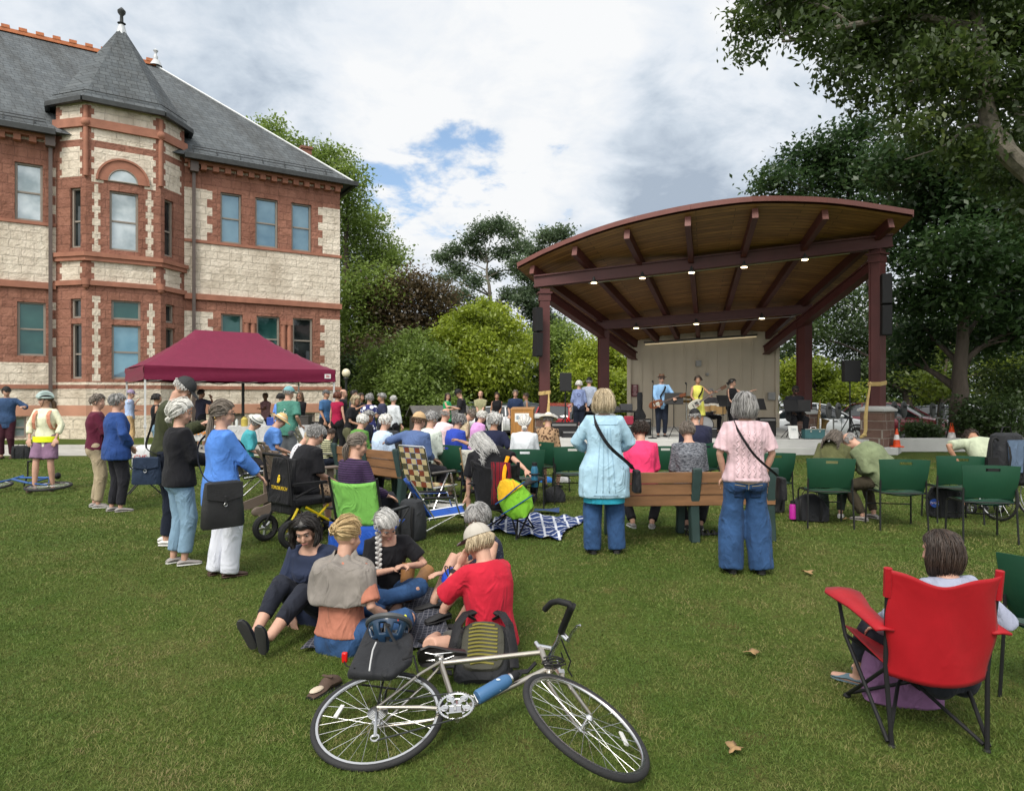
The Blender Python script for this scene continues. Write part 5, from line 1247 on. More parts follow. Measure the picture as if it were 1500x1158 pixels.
def seam(J,target,pts,w,mtl,name='seam'):
 a=[];b=[];n=len(pts)
 for i,p in enumerate(pts):
  q0,q1=pts[max(0,i-1)],pts[min(n-1,i+1)];d=V((q1[0]-q0[0],q1[1]-q0[1]));d.normalize();a.append((p[0]-d.y*w/2,p[1]+d.x*w/2));b.append((p[0]+d.y*w/2,p[1]-d.x*w/2))
 return sewn(J,target,name,(a,b),mtl,n=2,th=.002)
def line(a,b,n=14):return[(a[0]+(b[0]-a[0])*i/n,a[1]+(b[1]-a[1])*i/n) for i in range(n+1)]
def jeans(J,mtl,stitch,z0=.87):
 """back pockets, yoke and seams of a pair of jeans seen from behind"""
 T=J['trousers'];s=J['s'];z=z0*s
 for k in(1,-1):
  sewn(J,T,'pocket',[(k*.035*s,z-.125*s),(k*.125*s,z-.115*s),(k*.13*s,z+.005*s),(k*.028*s,z-.01*s)],mtl)
  seam(J,T,line((k*.03*s,z-.002*s),(k*.13*s,z+.012*s)),.006,stitch);seam(J,T,line((0,z+.02*s),(k*.13*s,z+.04*s)),.005,stitch)
 seam(J,T,line((0,z-.06*s),(0,z+.06*s)),.006,stitch)
 # ========= furniture and equipment
GREEN=mat('green_shell_plastic',(.012,.062,.034),.38,var=.08,spec=.5)
def make_chair(label,loc,rz):
 t=thing('stacking_chair',label,'chair',loc,rz,'green plastic stacking chairs')
 def sheet(m,fn,nu,nv,th,hole=None):
  for side in(0,1):
   for i in range(nu):
    for j in range(nv):
     if hole and hole(i,j):continue
     q=[fn((i+a)/nu,(j+b)/nv)+V((0,-th*side,0)) for a,b in((0,0),(1,0),(1,1),(0,1))]
     m.add(q,[(0,1,2,3) if not side else(3,2,1,0)])
  for i in range(nu):
   for v in(0,1):
    q=[fn(i/nu,v),fn((i+1)/nu,v)];m.add([q[0],q[1],q[1]-V((0,th,0)),q[0]-V((0,th,0))],[(0,1,2,3)])
  for j in range(nv):
   for u in(0,1):
    q=[fn(u,j/nv),fn(u,(j+1)/nv)];m.add([q[0],q[1],q[1]-V((0,th,0)),q[0]-V((0,th,0))],[(0,1,2,3)])
 def back(u,v):
  w=.245+.035*v;x=(u*2-1)*w
  y=-.215-.10*v+.05*(u*2-1)**2-.03*math.sin(v*3.1);z=.455+.40*v-.012*(u*2-1)**2*(v>.9)
  if v<.01:z+=.035*(1-(u*2-1)**2)
  return V((x,y,z))
 m=M();sheet(m,back,16,12,.012,lambda i,j:j==10 and 6<=i<=9)
 m.build('backrest',GREEN,t)
 def seat(u,v):
  w=.235-.01*v;x=(u*2-1)*w;y=-.23+.46*v
  z=.455-.035*(1-(u*2-1)**2)*(1 if v<.6 else .6)-.03*max(0,v-.75)*4*.8
  return V((x,y,z))
 m=M()
 for s in(0,1):
  for i in range(12):
   for j in range(10):
    q=[seat((i+a)/12,(j+b)/10)-V((0,0,.012*s)) for a,b in((0,0),(1,0),(1,1),(0,1))];m.add(q,[(0,1,2,3)])
 m.build('seat',GREEN,t)
 for sx in(-1,1):
  m=M();m.tube([(sx*.25,-.24,.60),(sx*.252,-.235,.47),(sx*.262,-.27,.0)],.0105,7);m.build('leg',DKSTEEL,t)
  m=M();m.tube([(sx*.245,-.22,.45),(sx*.245,.18,.43),(sx*.255,.23,.40),(sx*.262,.25,.0)],.0105,7);m.build('leg',DKSTEEL,t)
 m=M();m.tube([(-.258,.245,.25),(.258,.245,.25)],.008,6);m.build('stretcher',DKSTEEL,t);m=M();m.tube([(-.25,-.22,.44),(.25,-.22,.44)],.008,6);m.build('stretcher',DKSTEEL,t)
 return t
def GP(x,d,z=0.0):return GX(x,d,z+gz((x-750)*d/1000,d))
chair0=None
def chair(x,d,yaw,label):
 global chair0
 if chair0 is None:chair0=make_chair(label,GP(x,d),-rad(yaw));return chair0
 return dup(chair0,GP(x,d),-rad(yaw),label)
CH=[(1208,8.45,10,'green stacking chair under the long haired person in the olive jacket'),(1312,8.3,10,'green stacking chair under the grey haired man in the sage jacket'),(1394,8.75,12,'empty green stacking chair in front of the black backpack'),(1436,7.6,14,'empty green stacking chair nearest the wheelchair on the right'),(771,9.8,5,'green stacking chair holding the woman with the low white ponytail'),(803,11.3,35,'green stacking chair under the woman in the cream sun hat'),(836,10.3,0,'empty green stacking chair left of the standing woman in the blue tunic'),(668,10.6,28,'green stacking chair under the grey curly woman in royal blue'),(634,12.3,35,'green stacking chair under the balding man in the pale pink shirt'),(1022,10.9,-8,'green stacking chair under the man in cap and navy jacket'),(968,10.4,0,'empty green stacking chair right of the woman in the pink shirt'),(1122,9.2,-4,'green stacking chair half hidden by the wide jeans'),(582,13.2,40,'green stacking chair with a black bag behind the pale blue shirt'),(1575,3.9,60,'green stacking chair cut by the right edge beside the red chair'),(1055,11.2,-5,'green stacking chair between navy jacket and pink sweater')]
for a in CH:chair(*a)
BWOOD=mat('bench_board',(.20,.10,.045),.6,var=.25,scale=3,stretch=(1,6,6),bump=.15,bscale=40)
BGREEN=mat('bench_post',(.022,.045,.042),.55,var=.2,bump=.15,bscale=60)
def make_bench(label,loc,rz,length=1.8,posts=(0,.5,1),zt=.80):
 t=thing('park_bench',label,'bench',loc,rz,'park benches')
 for i in range(3):
  z=zt-.09-i*.125;m=M();m.box((0,-.275-.02*(2-i)*.8,z),(length,.035,.118));m.build('back_board',BWOOD,t,smooth=False,bevel=.006)
 for i in range(4):
  m=M();m.box((0,-.17+i*.125,.43+.008*i),(length,.115,.032));m.build('seat_board',BWOOD,t,smooth=False,bevel=.006)
 for f in posts:
  x=(f-.5)*(length-.1);m=M()
  m.loft([[(x-.05,y0,z),(x+.05,y0,z),(x+.05,y1,z),(x-.05,y1,z)] for z,y0,y1 in((0,-.32,-.22),(.4,-.28,-.17),(zt-.03,-.375,-.30),(zt+.015,-.37,-.32))])
  m.bar((x,-.2,.39),(x,.26,.40),.09,.07);m.bar((x,.24,0),(x,.21,.42),.09,.075)
  if f in(0,1):m.tube([(x,-.26,.62),(x,.05,.66),(x,.25,.62),(x,.27,.42)],(.035),8)
  m.build('leg',BGREEN,t,smooth=True,bevel=.012)
 return t
make_bench('wooden park bench with three dark green posts facing the stage',GX(1006,7.72),rad(4))
bA_,bB_=GX(501,10.6),GX(592,9.4)
make_bench('wooden park bench with dark green posts behind the ponytailed man',(bA_+bB_)/2+V((.1,.35,0)),-rad(45),1.75,(0,.5,1),.84)
REDF=fabric('red_nylon',(.33,.008,.014),var=.06,rough=.5,crease=.1)
BLKF=fabric('black_nylon',(.012,.012,.014),var=.2,rough=.6)
def clothgrid(name,corner,nu,nv,sag,mtl,parent,th=.006):
 """hanging cloth panel between four corners (bl, br, tr, tl) with sag function"""
 bl,br,tr,tl=(V(q) for q in corner);m=M();pts=[]
 for j in range(nv+1):
  for i in range(nu+1):
   u,v=i/nu,j/nv;p=(bl*(1-u)+br*u)*(1-v)+(tl*(1-u)+tr*u)*v;pts.append(p+V(sag(u,v)))
 m.add(pts,[(j*(nu+1)+i,j*(nu+1)+i+1,(j+1)*(nu+1)+i+1,(j+1)*(nu+1)+i) for j in range(nv) for i in range(nu)])
 o=m.build(name,mtl,parent);s=o.modifiers.new('cloth','SOLIDIFY');s.thickness=th;s.offset=0
 return o
def camp_chair(name,label,loc,yaw,fab,w=.60,hb=.92,arm=True,pocket=False,holder=True):
 t=thing(name,label,'camp chair',loc,-rad(yaw));h=w/2
 rp=lambda s:[(s*h*.86,-.30,0),(s*h*.93,-.27,.40),(s*h*1.0,-.34,hb)]
 for s in(-1,1):
  m=M();m.tube(rp(s),.0115,8);m.ell(rp(s)[0],(.02,.02,.014));m.build('leg',BLACK,t)
  m=M();m.tube([(s*h*.92,-.29,.02),(s*h*1.08,.16,.40),(s*h*1.12,.24,.60)],.011,8);m.build('arm_post',BLACK,t)
  m=M();m.tube([(s*h*.86,-.27,.02),(s*h*.2,.03,.18),(-s*h*.9,.28,.36)],.010,7);m.tube([(s*h*.88,.27,.02),(0,-.0,.21),(-s*h*.86,-.27,.40)],.010,7)
  m.tube([(s*h*.9,.26,.02),(s*h*.95,-.02,.20),(s*h*.93,-.27,.38)],.010,7);m.ell((s*h*.9,.26,.012),(.022,.022,.014));m.build('cross_leg',BLACK,t)
 def bs(u,v):
  c=(1-(2*u-1)**2)
  return(.012*math.sin(v*9+u*4)*(1-c),-.085*c*(1-.35*v)-.012*math.sin(u*14+v*3)*v*(1-v)*2-.02*math.sin(v*5+u*3)*c*.3,-.055*c*v**3+.012*math.sin(u*11)*v**4-.02*c*(1-v))
 clothgrid('backrest',((-h*.93,-.27,.35),(h*.93,-.27,.35),(h*1.02,-.352,hb),(-h*1.02,-.352,hb)),28,24,bs,fab,t)
 clothgrid('seat',((-h*.93,-.28,.40),(h*.93,-.28,.40),(h*.95,.27,.42),(-h*.95,.27,.42)),16,14,lambda u,v:(0,0,-.10*(1-(2*u-1)**2)*(1-.5*v)),fab,t)
 for s in(-1,1):
  m=M();prof=[(-.34,.045),(-.2,.05),(-.02,.058),(.12,.085),(.22,.10),(.29,.07)]
  zf=lambda y:.60+.05*(y+.34)
  vs=[(s*h*1.05+k*wd_,y,zf(y)+(.006*(k==0))) for y,wd_ in prof for k in(-1,0,1)]
  m.add(vs,[(i*3+k,i*3+k+1,i*3+k+4,i*3+k+3) for i in range(len(prof)-1) for k in(0,1)]);o=m.build('armrest',fab,t);sd_=o.modifiers.new('cloth','SOLIDIFY');sd_.thickness=.012
  m=M();m.tube([(s*h*1.0,-.342,hb+.005),(s*h*.985,-.325,hb-.14)],.02,8);m.build('corner_sleeve',fab,t)
 return t
camp_chair('folding_chair','bright red fabric folding camp chair on black crossed legs',V((2.16,3.70,-.16)),6,REDF,.52,.90)
PURP=fabric('mauve_canvas',(.24,.12,.24),var=.12)
camp_chair('folding_chair','black folding camp chair hung with a lime bag on a plaid blanket',GP(742,7.95),22,BLKF,.56,.86)
def adirondack(label,loc,yaw,colr,hb=1.02):
 t=thing('adirondack_chair',label,'adirondack chair',loc,-rad(yaw));
 m=M()
 for i in range(5):
  x=(i-2)*.105;top=hb-.05*abs(i-2)**1.5*.8;m.bar((x*.85,-.05,.22),(x*1.1,-.42,top),.095,.022,(0,1,.4))
 m.build('backrest',colr,t,smooth=False,bevel=.008)
 m=M()
 for i in range(6):m.box((0,-.05+i*.095,.25+.025*i),(.54,.085,.022))
 m.build('seat',colr,t,smooth=False,bevel=.005)
 m=M();m.box((0,-.33,.80),(.58,.03,.09));m.box((0,-.22,.56),(.70,.035,.10));m.build('back_rail',colr,t,smooth=False,bevel=.006)
 for s in(-1,1):
  m=M();m.bar((s*.30,.45,.36),(s*.30,-.62,.03),.03,.13);m.ell((s*.30,-.60,.06),(.017,.10,.065));m.build('side_rail',colr,t,smooth=True)
  m=M();m.bar((s*.33,.42,0),(s*.33,.42,.57),.03,.10,(0,1,0));m.bar((s*.33,-.23,0),(s*.33,-.23,.57),.03,.10,(0,1,0));m.build('leg',colr,t,smooth=False,bevel=.006)
  m=M();m.loft([[(s*.36-w,y,z) for z in(.57,.595) for w in((-a_,a_) if z==.57 else(a_,-a_))] for y,a_ in((-.30,.04),(.1,.06),(.42,.085),(.52,.07))]);m.build('armrest',colr,t,smooth=False,bevel=.006)
 return t
ADC=mat('taupe_recycled_plastic',(.15,.115,.095),.6,var=.12,bump=.1)
ADG=mat('olive_grey_recycled_plastic',(.17,.165,.125),.6,var=.12,bump=.1)
adirondack('taupe adirondack chair seen from behind left of the black wheelchair',GP(428,9.7),48,ADC,.96)
adirondack('olive grey adirondack chair with a child, beside the tent leg',GP(470,12.2),62,ADG,1.05)
def webbed():
 t=thing('lawn_chair','aluminium lawn chair with brown and cream checked webbing','lawn chair',GP(632,9.15),-rad(38))
 web=[mat('web_brown',(.22,.055,.025),.7),mat('web_cream',(.55,.45,.24),.7),mat('web_olive',(.09,.075,.035),.7)]
 m=M();w,h=.48,.55;a=rad(16)
 def pt(u,v,o=0):return V(((u-.5)*w,-.22-math.sin(a)*v*h-o*math.cos(a),.40+math.cos(a)*v*h))
 nu,nv=5,7;m.k=1
 for s_ in range(nu):
  for r in range(nv):
   u0,u1,v0,v1=(s_+.06)/nu,(s_+.94)/nu,(r+.05)/nv,(r+.95)/nv
   over=(s_+r)%2==0;k=(1 if s_ in(0,4) else 1) if over else(0 if s_ in(1,3) or r in(0,6) else 2)
   m.add([pt(u0,v0,.004*over),pt(u1,v0,.004*over),pt(u1,v1,.004*over),pt(u0,v1,.004*over)],[(0,1,2,3)],k)
 o=m.build('backrest',web,t,smooth=False);sd_=o.modifiers.new('web','SOLIDIFY');sd_.thickness=.004
 m=M()
 for s_ in range(5):
  for r in range(5):
   u0,u1,v0,v1=(s_+.06)/5,(s_+.94)/5,(r+.06)/5,(r+.94)/5;over=(s_+r)%2
   m.add([((u-.5)*w,-.22+v*.45,.40+.003*over) for u,v in((u0,v0),(u1,v0),(u1,v1),(u0,v1))],[(0,1,2,3)],1 if over else 0)
 o=m.build('seat',web,t,smooth=False);sd_=o.modifiers.new('web','SOLIDIFY');sd_.thickness=.004
 m=M();m.tube([pt(0,-.02),pt(0,1.0),pt(.04,1.03),pt(.96,1.03),pt(1,1.0),pt(1,-.02)],.012,8)
 for s_ in(-1,1):
  m.tube([(s_*.26,-.30,.0),(s_*.26,.05,.58),(s_*.26,.0,.6)],.012,8);m.tube([(s_*.265,.26,0),(s_*.26,.10,.57)],.012,8);m.tube([(s_*.24,-.22,.40),(s_*.24,.24,.40)],.012,8)
 m.tube([(-.26,.22,.16),(.26,.22,.16)],.011,8);m.tube([(-.26,-.27,.06),(.26,-.27,.06)],.011,8);m.build('frame',CHROME,t)
 for s_ in(-1,1):
  m=M();m.box((s_*.275,-.05,.60),(.045,.42,.025));m.build('armrest',mat('grey_arm',(.12,.11,.10),.6),t,smooth=False,bevel=.008)
webbed()
def sling(label,loc,yaw,fab,zs=.2,hb=.62,w=.50):
 t=thing('beach_chair',label,'beach chair',loc,-rad(yaw));h=w/2
 clothgrid('backrest',((-h,-.16,zs),(h,-.16,zs),(h,-.40,hb),(-h,-.40,hb)),10,12,lambda u,v:(0,-.05*(1-(2*u-1)**2),0),fab,t)
 clothgrid('seat',((-h,-.16,zs),(h,-.16,zs),(h,.28,zs+.06),(-h,.28,zs+.06)),10,10,lambda u,v:(0,0,-.05*(1-(2*u-1)**2)),fab,t)
 m=M()
 for s_ in(-1,1):
  m.tube([(s_*h,-.12,zs-.02),(s_*h,-.41,hb+.02)],.011,7);m.tube([(s_*h,-.2,zs),(s_*h,.30,zs+.06),(s_*h,.32,.0)],.011,7);m.tube([(s_*h,.12,zs+.03),(s_*h,-.34,.0)],.011,7);m.tube([(s_*h,-.27,.42),(s_*h*1.05,.1,.42),(s_*h,.16,zs+.04)],.011,7)
 m.tube([(-h,.32,.0),(h,.32,0)],.011,7);m.tube([(-h,-.34,.0),(h,-.34,0)],.011,7);m.build('frame',CHROME,t)
 for s_ in(-1,1):
  m=M();m.box((s_*h*1.04,-.08,.435),(.05,.34,.022));m.build('armrest',BLACK,t,smooth=False,bevel=.008)
BLUN=fabric('blue_nylon',(.012,.075,.36),var=.12,rough=.6)
sling('empty low blue sling chair behind the bench post',GP(648,8.05),75,BLUN)
LIME=fabric('lime_mesh',(.20,.50,.10),var=.1,rough=.7)
LIMEB=fabric('blue_lower_panel',(.010,.060,.32),var=.1,rough=.6)
t=thing('folding_chair','lime green backed folding chair with bright blue seat skirt','folding chair',GP(541,7.05),-rad(20));h=.25
clothgrid('backrest',((-h,-.18,.30),(h,-.18,.30),(h*1.05,-.30,.76),(-h*1.05,-.30,.76)),10,12,lambda u,v:(0,-.05*(1-(2*u-1)**2),-.03*(1-(2*u-1)**2)*v),LIME,t)
clothgrid('seat',((-h*1.15,-.24,.14),(h*1.15,-.24,.14),(h*1.1,.26,.30),(-h*1.1,.26,.30)),10,10,lambda u,v:(0,0,-.03*(1-(2*u-1)**2)),LIMEB,t)
clothgrid('seat_skirt',((-h*1.2,-.30,.03),(h*1.2,-.30,.03),(h*1.25,-.25,.33),(-h*1.25,-.25,.33)),10,6,lambda u,v:(0,0,-.03*(1-(2*u-1)**2)*v),LIMEB,t)
m=M()
for s_ in(-1,1):
 m.tube([(s_*h*1.08,-.16,.22),(s_*h*1.1,-.31,.79)],.013,8);m.tube([(s_*h*1.2,-.30,.0),(s_*h*1.2,.30,.42)],.012,8);m.tube([(s_*h*1.2,.30,.0),(s_*h*1.2,-.26,.36)],.012,8)
 m.box((s_*h*1.35,-.02,.45),(.06,.40,.02))
m.build('frame',DKSTEEL,t)
YEL=mat('yellow_frame',(.62,.47,.01),.4,var=.05)
def wheel(m,c,ax,r,w,rim=.6,kt=0,kr=1,sp=5):
 c=V(c);ax=V(ax).normalized();m.torus(c,ax,r-w*.5,w*.5,24,8,kt,w*.55)
 m.torus(c,ax,r*rim,r*.05,20,6,kr);x=ax.orthogonal().normalized();y=ax.cross(x)
 for i in range(sp):
  a=2*math.pi*i/sp;d_=x*math.cos(a)+y*math.sin(a);m.bar(c+d_*r*.1,c+d_*(r-w*.6),r*.12,w*.5,ax,kr)
 m.tube([c-ax*w*.6,c+ax*w*.6],r*.2,10,kr)
t=thing('wheelchair','black folding power wheelchair with yellow frame and rear wheel','wheelchair',GP(444,7.55),-rad(42))
m=M();m.box((0,-.25,.68),(.46,.05,.50),MX.Rotation(rad(-8),3,'X'));m.build('backrest',BLKF,t,bevel=.02)
m=M();m.box((0,.0,.45),(.46,.46,.07));m.box((0,-.22,.40),(.44,.10,.14));m.build('seat',BLKF,t,bevel=.02)
m=M();m.tube([(-.23,-.27,.44),(-.25,-.33,.93),(-.2,-.36,.97),(.2,-.36,.97),(.25,-.33,.93),(.23,-.27,.44)],.016,8);m.build('push_handle',BLACK,t)
for s_ in(-1,1):
 m=M();m.tube([(s_*.23,-.2,.40),(s_*.24,-.34,.17)],.014,8);m.tube([(s_*.22,.18,.40),(s_*.23,-.18,.10)],.014,8);m.tube([(s_*.22,-.1,.40),(s_*.23,.36,.12)],.014,8);m.build('frame',YEL if s_>0 else BLACK,t)
 m=M();wheel(m,(s_*.27,-.30,.15),(1,0,0),.15,.07);m.build('wheel',[RUBBER,STEEL],t)
 m=M();wheel(m,(s_*.22,.34,.10),(1,0,0),.10,.045);m.build('wheel',[RUBBER,YEL],t)
 m=M();m.bar((s_*.27,-.28,.66),(s_*.27,.12,.66),.05,.03);m.tube([(s_*.27,.06,.65),(s_*.26,.1,.42)],.014,7);m.tube([(s_*.25,-.24,.52),(s_*.28,.0,.62)],.013,7);m.build('armrest',BLACK,t)
m=M();m.box((0,.42,.13),(.36,.18,.02));m.build('footrest',BLACK,t,bevel=.005)
m=M();m.bar((-.15,-.05,.36),(.1,.05,.13),.07,.05);m.build('battery',YEL,t,smooth=False,bevel=.008)
yl=mat('yellow_print',(.70,.48,.02),.6)
m=M();rx=MX.Rotation(rad(-8),3,'X');m.ell((0,-.293,.70),(.03,.006,.036),rx,12,6);m.ell((.012,-.295,.735),(.018,.006,.016),rx);m.ell((-.01,-.295,.672),(.024,.006,.012),rx);m.build('emblem',yl,t)
text('TOROBURICH',.052,yl,t,(0,-.288,.605),(math.pi/2-rad(8),0,0))
t=thing('wheelchair','black manual wheelchair with large spoked wheels at the right','wheelchair',GP(1478,8.9),-rad(-10))
m=M();m.box((0,-.22,.72),(.46,.05,.48),MX.Rotation(rad(-6),3,'X'));m.build('backrest',BLKF,t,bevel=.02)
m=M();m.box((0,0,.48),(.46,.44,.06));m.build('seat',BLKF,t,bevel=.02)
for s_ in(-1,1):
 m=M();c=V((s_*.29,-.12,.30));m.torus(c,(1,0,0),.29,.014,32,8,0);m.torus(c,(1,0,0),.272,.008,32,6,1);m.torus(c+V((s_*.03,0,0)),(1,0,0),.255,.008,32,6,1)
 for i in range(14):a=2*math.pi*i/14;m.tube([c,c+V((0,math.cos(a)*.275,math.sin(a)*.275))],.0025,4,1)
 m.tube([c-V((.02,0,0)),c+V((.02,0,0))],.03,10,1);m.build('wheel',[RUBBER,STEEL],t)
 m=M();wheel(m,(s_*.22,.36,.09),(1,0,0),.09,.035);m.build('wheel',[RUBBER,STEEL],t)
 m=M();m.tube([(s_*.24,-.22,.2),(s_*.24,-.26,.95),(s_*.24,-.36,.98)],.012,8);m.tube([(s_*.24,-.22,.46),(s_*.24,.3,.46),(s_*.22,.36,.12)],.012,8);m.tube([(s_*.24,-.2,.7),(s_*.24,.15,.7),(s_*.24,.2,.46)],.012,8);m.build('frame',DKSTEEL,t)
 # ========= market tent and what stands under it
TENT=fabric('burgundy_canopy',(.155,.011,.04),var=.06,rough=.5,crease=.12)
TL=mat('white_tent_leg',(.62,.62,.62),.4,.1,var=.05)
fl,frr=P(211,545,18.3),P(491,545,21.6);zt_=2.42
fl.z=frr.z=zt_;ux=(frr-fl);LW=ux.length;ux.normalize();uy=V((-ux.y,ux.x,0));DPT=3.05
bl_=fl+uy*DPT;br_=frr+uy*DPT
tent=thing('canopy_tent','burgundy pop up canopy tent with a small white tag on its valance','tent',(fl.x,fl.y,0),math.atan2(ux.y,ux.x))
vz=.39;r1_,r2_=.30*LW,.645*LW
m=M();N_=22
def zroof(x,y):
 pk=1.15
 fx=min(x/r1_,1,(LW-x)/(LW-r2_));fy=1-abs(y/DPT-.5)*2
 k=max(0,min(fx,fy));return zt_+pk*(k*.72+.28*k*k)-.035*math.sin(math.pi*min(1,max(0,x/LW)))*(k<.01)
xs_=sorted({LW*i/28 for i in range(29)}|{r1_,r2_});ys_=[DPT*i/16 for i in range(17)]
m.add([(x,y,zroof(x,y)) for y in ys_ for x in xs_],[(j*len(xs_)+i,j*len(xs_)+i+1,(j+1)*len(xs_)+i+1,(j+1)*len(xs_)+i) for j in range(16) for i in range(len(xs_)-1)])
m.build('canopy',TENT,tent,angle=25)
def valance(p,q,nm='valance'):
 m=M();p,q=V(p),V(q);n=30;pts=[]
 nrm_=(q-p).cross(V((0,0,1))).normalized()
 for j in range(5):
  for i in range(n+1):
   t=i/n;b=p*(1-t)+q*t;pts.append(b+V((0,0,-vz*j/4-.03*math.sin(math.pi*t)*(j/4)-.035*math.sin(math.pi*t)*(j==0)))+nrm_*(.015*math.sin(j*2.1+t*5)+.012))
 m.add(pts,[(j*(n+1)+i,j*(n+1)+i+1,(j+1)*(n+1)+i+1,(j+1)*(n+1)+i) for j in range(4) for i in range(n)]);return m.build(nm,TENT,tent)
for p,q in(((0,0,zt_),(LW,0,zt_)),((LW,0,zt_),(LW,DPT,zt_)),((LW,DPT,zt_),(0,DPT,zt_)),((0,DPT,zt_),(0,0,zt_))):valance(p,q)
for x,y,mt in((0.03,.03,TL),(LW-.03,.03,TL),(.03,DPT-.03,TL),(LW*.995-.03,DPT-.03,TL)):
 m=M();m.box((x,y,1.56),(.045,.045,1.68));m.box((x,y,.4),(.034,.034,.8));m.box((x,y,.01),(.12,.12,.02));m.box((x,y,.78),(.065,.065,.09));m.build('leg',mt,tent,smooth=False)
m=M()
for y in(.05,DPT-.05):
 for i in range(4):
  x0,x1=LW*i/4,LW*(i+1)/4;a_,b_=(2.2,1.98) if i%2==0 else(1.98,2.2);m.tube([(x0,y,4.18-a_-.02),(x1,y,4.18-b_-.02)],.013,5);m.tube([(x0,y,a_),(x1,y,b_)],.013,5)
m.build('truss',STEEL,tent)
m=M();m.box((LW-.26,-.03,zt_-.22),(.2,.004,.14));tg=m.build('tag',mat('white_tag',(.75,.75,.75),.5),tent,smooth=False)
rd=mat('red_print',(.5,.03,.05),.5);m=M();m.box((LW-.29,-.034,zt_-.20),(.05,.004,.03));m.box((LW-.235,-.034,zt_-.205),(.055,.004,.018));m.box((LW-.26,-.034,zt_-.245),(.12,.004,.02));m.build('tag_print',rd,tg,smooth=False)
m=M();c=GX(356,21.2);m.tube([(c.x,c.y,0),(c.x,c.y,2.2)],.045,10);m.box((c.x,c.y,.03),(.5,.5,.06));tag(m.build('pole',GUT),'dark post standing behind the table under the tent','post')
CLOTH=fabric('grey_table_cloth',(.50,.50,.50),var=.08)
def table(label,a,b,wdt,cloth=True,h=.75):
 a,b=V(a),V(b);u=(b-a);l=u.length;t=thing('folding_table',label,'table',(a+b)/2,math.atan2(u.y,u.x),'tables under the tent')
 m=M();m.box((0,0,h-.02),(l,wdt,.035));m.build('tabletop',WHITE,t,bevel=.01)
 for sx in(-1,1):
  m=M();m.tube([(sx*l*.42,-wdt*.4,0),(sx*l*.42,-wdt*.4,h-.05),(sx*l*.42,wdt*.4,h-.05),(sx*l*.42,wdt*.4,0)],.014,7);m.build('leg',DKSTEEL,t)
 return t,l
for lab,xa,da,xb,db,dr in(('folding table under a grey cloth with jars and a tray',335,18.6,460,19.4,.42),('folding table with white cloth and orange leaf garland',282,18.3,330,18.55,.36)):
 t,l=table(lab,GX(xa,da),GX(xb,db),.75)
 m=M();n=26;wd2=.78
 ring=[(-l/2-.01,-wd2/2),(l/2+.01,-wd2/2),(l/2+.01,wd2/2),(-l/2-.01,wd2/2)]
 P4=[]
 for k in range(4):
  p,q=ring[k],ring[(k+1)%4]
  for i in range(10):P4.append((p[0]+(q[0]-p[0])*i/10,p[1]+(q[1]-p[1])*i/10))
 rings=[[(x,y,.765) for x,y in P4]]+[[(x*(1+.02*j*(1+.6*math.sin(i*1.9))),y*(1+.04*j*(1+.6*math.sin(i*1.9))),.765-dr*j/3) for i,(x,y) in enumerate(P4)] for j in(1,2,3)]
 m.loft(rings,cap=False);m.add(rings[0],[tuple(range(len(P4)))]);o=tag(m.build('tablecloth',CLOTH),'grey cloth over the table with jars' if xa>300 else 'white cloth over the table with the orange garland','tablecloth','tablecloths under the tent')
 o.location=t.location;o.rotation_euler=t.rotation_euler
 if xa<300:
  ga=M();ORG=mat('orange_paper_leaf',(.65,.22,.02),.7,var=.3)
  for i in range(9):
   x=-l/2+l*(i+.5)/9;rg=random.Random(i)
   for k in range(5):a=2*math.pi*k/5+rg.random();ga.add([(x,-.44,.62),(x+.07*math.cos(a),-.45,.62+.07*math.sin(a)),(x+.05*math.cos(a+.7),-.455,.62+.05*math.sin(a+.7))],[(0,1,2)])
  go=ga.build('garland',ORG,None,smooth=False,loc=t.location,rz=t.rotation_euler.z);tag(go,'orange paper leaf garland along the front of the white cloth','garland');go.modifiers.new('th','SOLIDIFY').thickness=.004
  m=M();c=V(t.location)
  for k in range(14):
   rg=random.Random(k);m.ell((c.x+rg.gauss(.25,.07),c.y+rg.gauss(0,.05),.93+rg.gauss(0,.05)),.035,None,8,6,0)
  m.tube([(c.x+.25,c.y,.77),(c.x+.25,c.y,.92)],.012,6,1);m.lathe([(.06,0),(.05,.12),(.06,.14)],(c.x+.25,c.y,.766),12,None,1);tag(m.build('flower_pot',[mat('yellow_petal',(.7,.42,.02),.7,var=.3),mat('vase',(.3,.3,.28),.3)]),'vase of yellow flowers on the white clothed table','flowers')
 else:
  c=V(t.location)
  for i,(dx,r,hh,col_,nm,lab2) in enumerate(((-.75,.09,.26,(.45,.36,.08),'jar','glass jar of yellow drink left on the grey table'),(-.95,.04,.2,(.5,.52,.5),'bottle','pale bottle at the left end of the grey table'),(-.55,.05,.22,(.35,.36,.36),'bottle','grey bottle beside the jar of yellow drink'))):
   m=M();q=c+ux*dx;m.lathe([(0,0),(r,0),(r,hh*.75),(r*.5,hh*.9),(r*.5,hh),(0,hh)],(q.x,q.y,.766),14);tag(m.build(nm,mat(nm+str(i),col_,.15)),lab2,nm)
  q=c+ux*.1;m=M();m.box((q.x,q.y,.88),(.42,.3,.23));tag(m.build('cooler_box',mat('blue_box',(.02,.06,.3),.5),bevel=.02),'blue box on the grey table under the tent','box')
  q=c+ux*.75;m=M();m.box((q.x,q.y,.89),(.66,.36,.25));m.box((q.x,q.y,1.02),(.69,.39,.03));tag(m.build('serving_tray',mat('dark_tray',(.05,.045,.04),.4),bevel=.01),'dark lidded serving tray on the grey table','tray')
  q=c+ux*1.55+uy*.1;m=M();m.box((q.x,q.y,.80),(.8,.4,.06));tag(m.build('tray',BLACK,bevel=.01),'flat black tray at the right end of the grey table','tray')
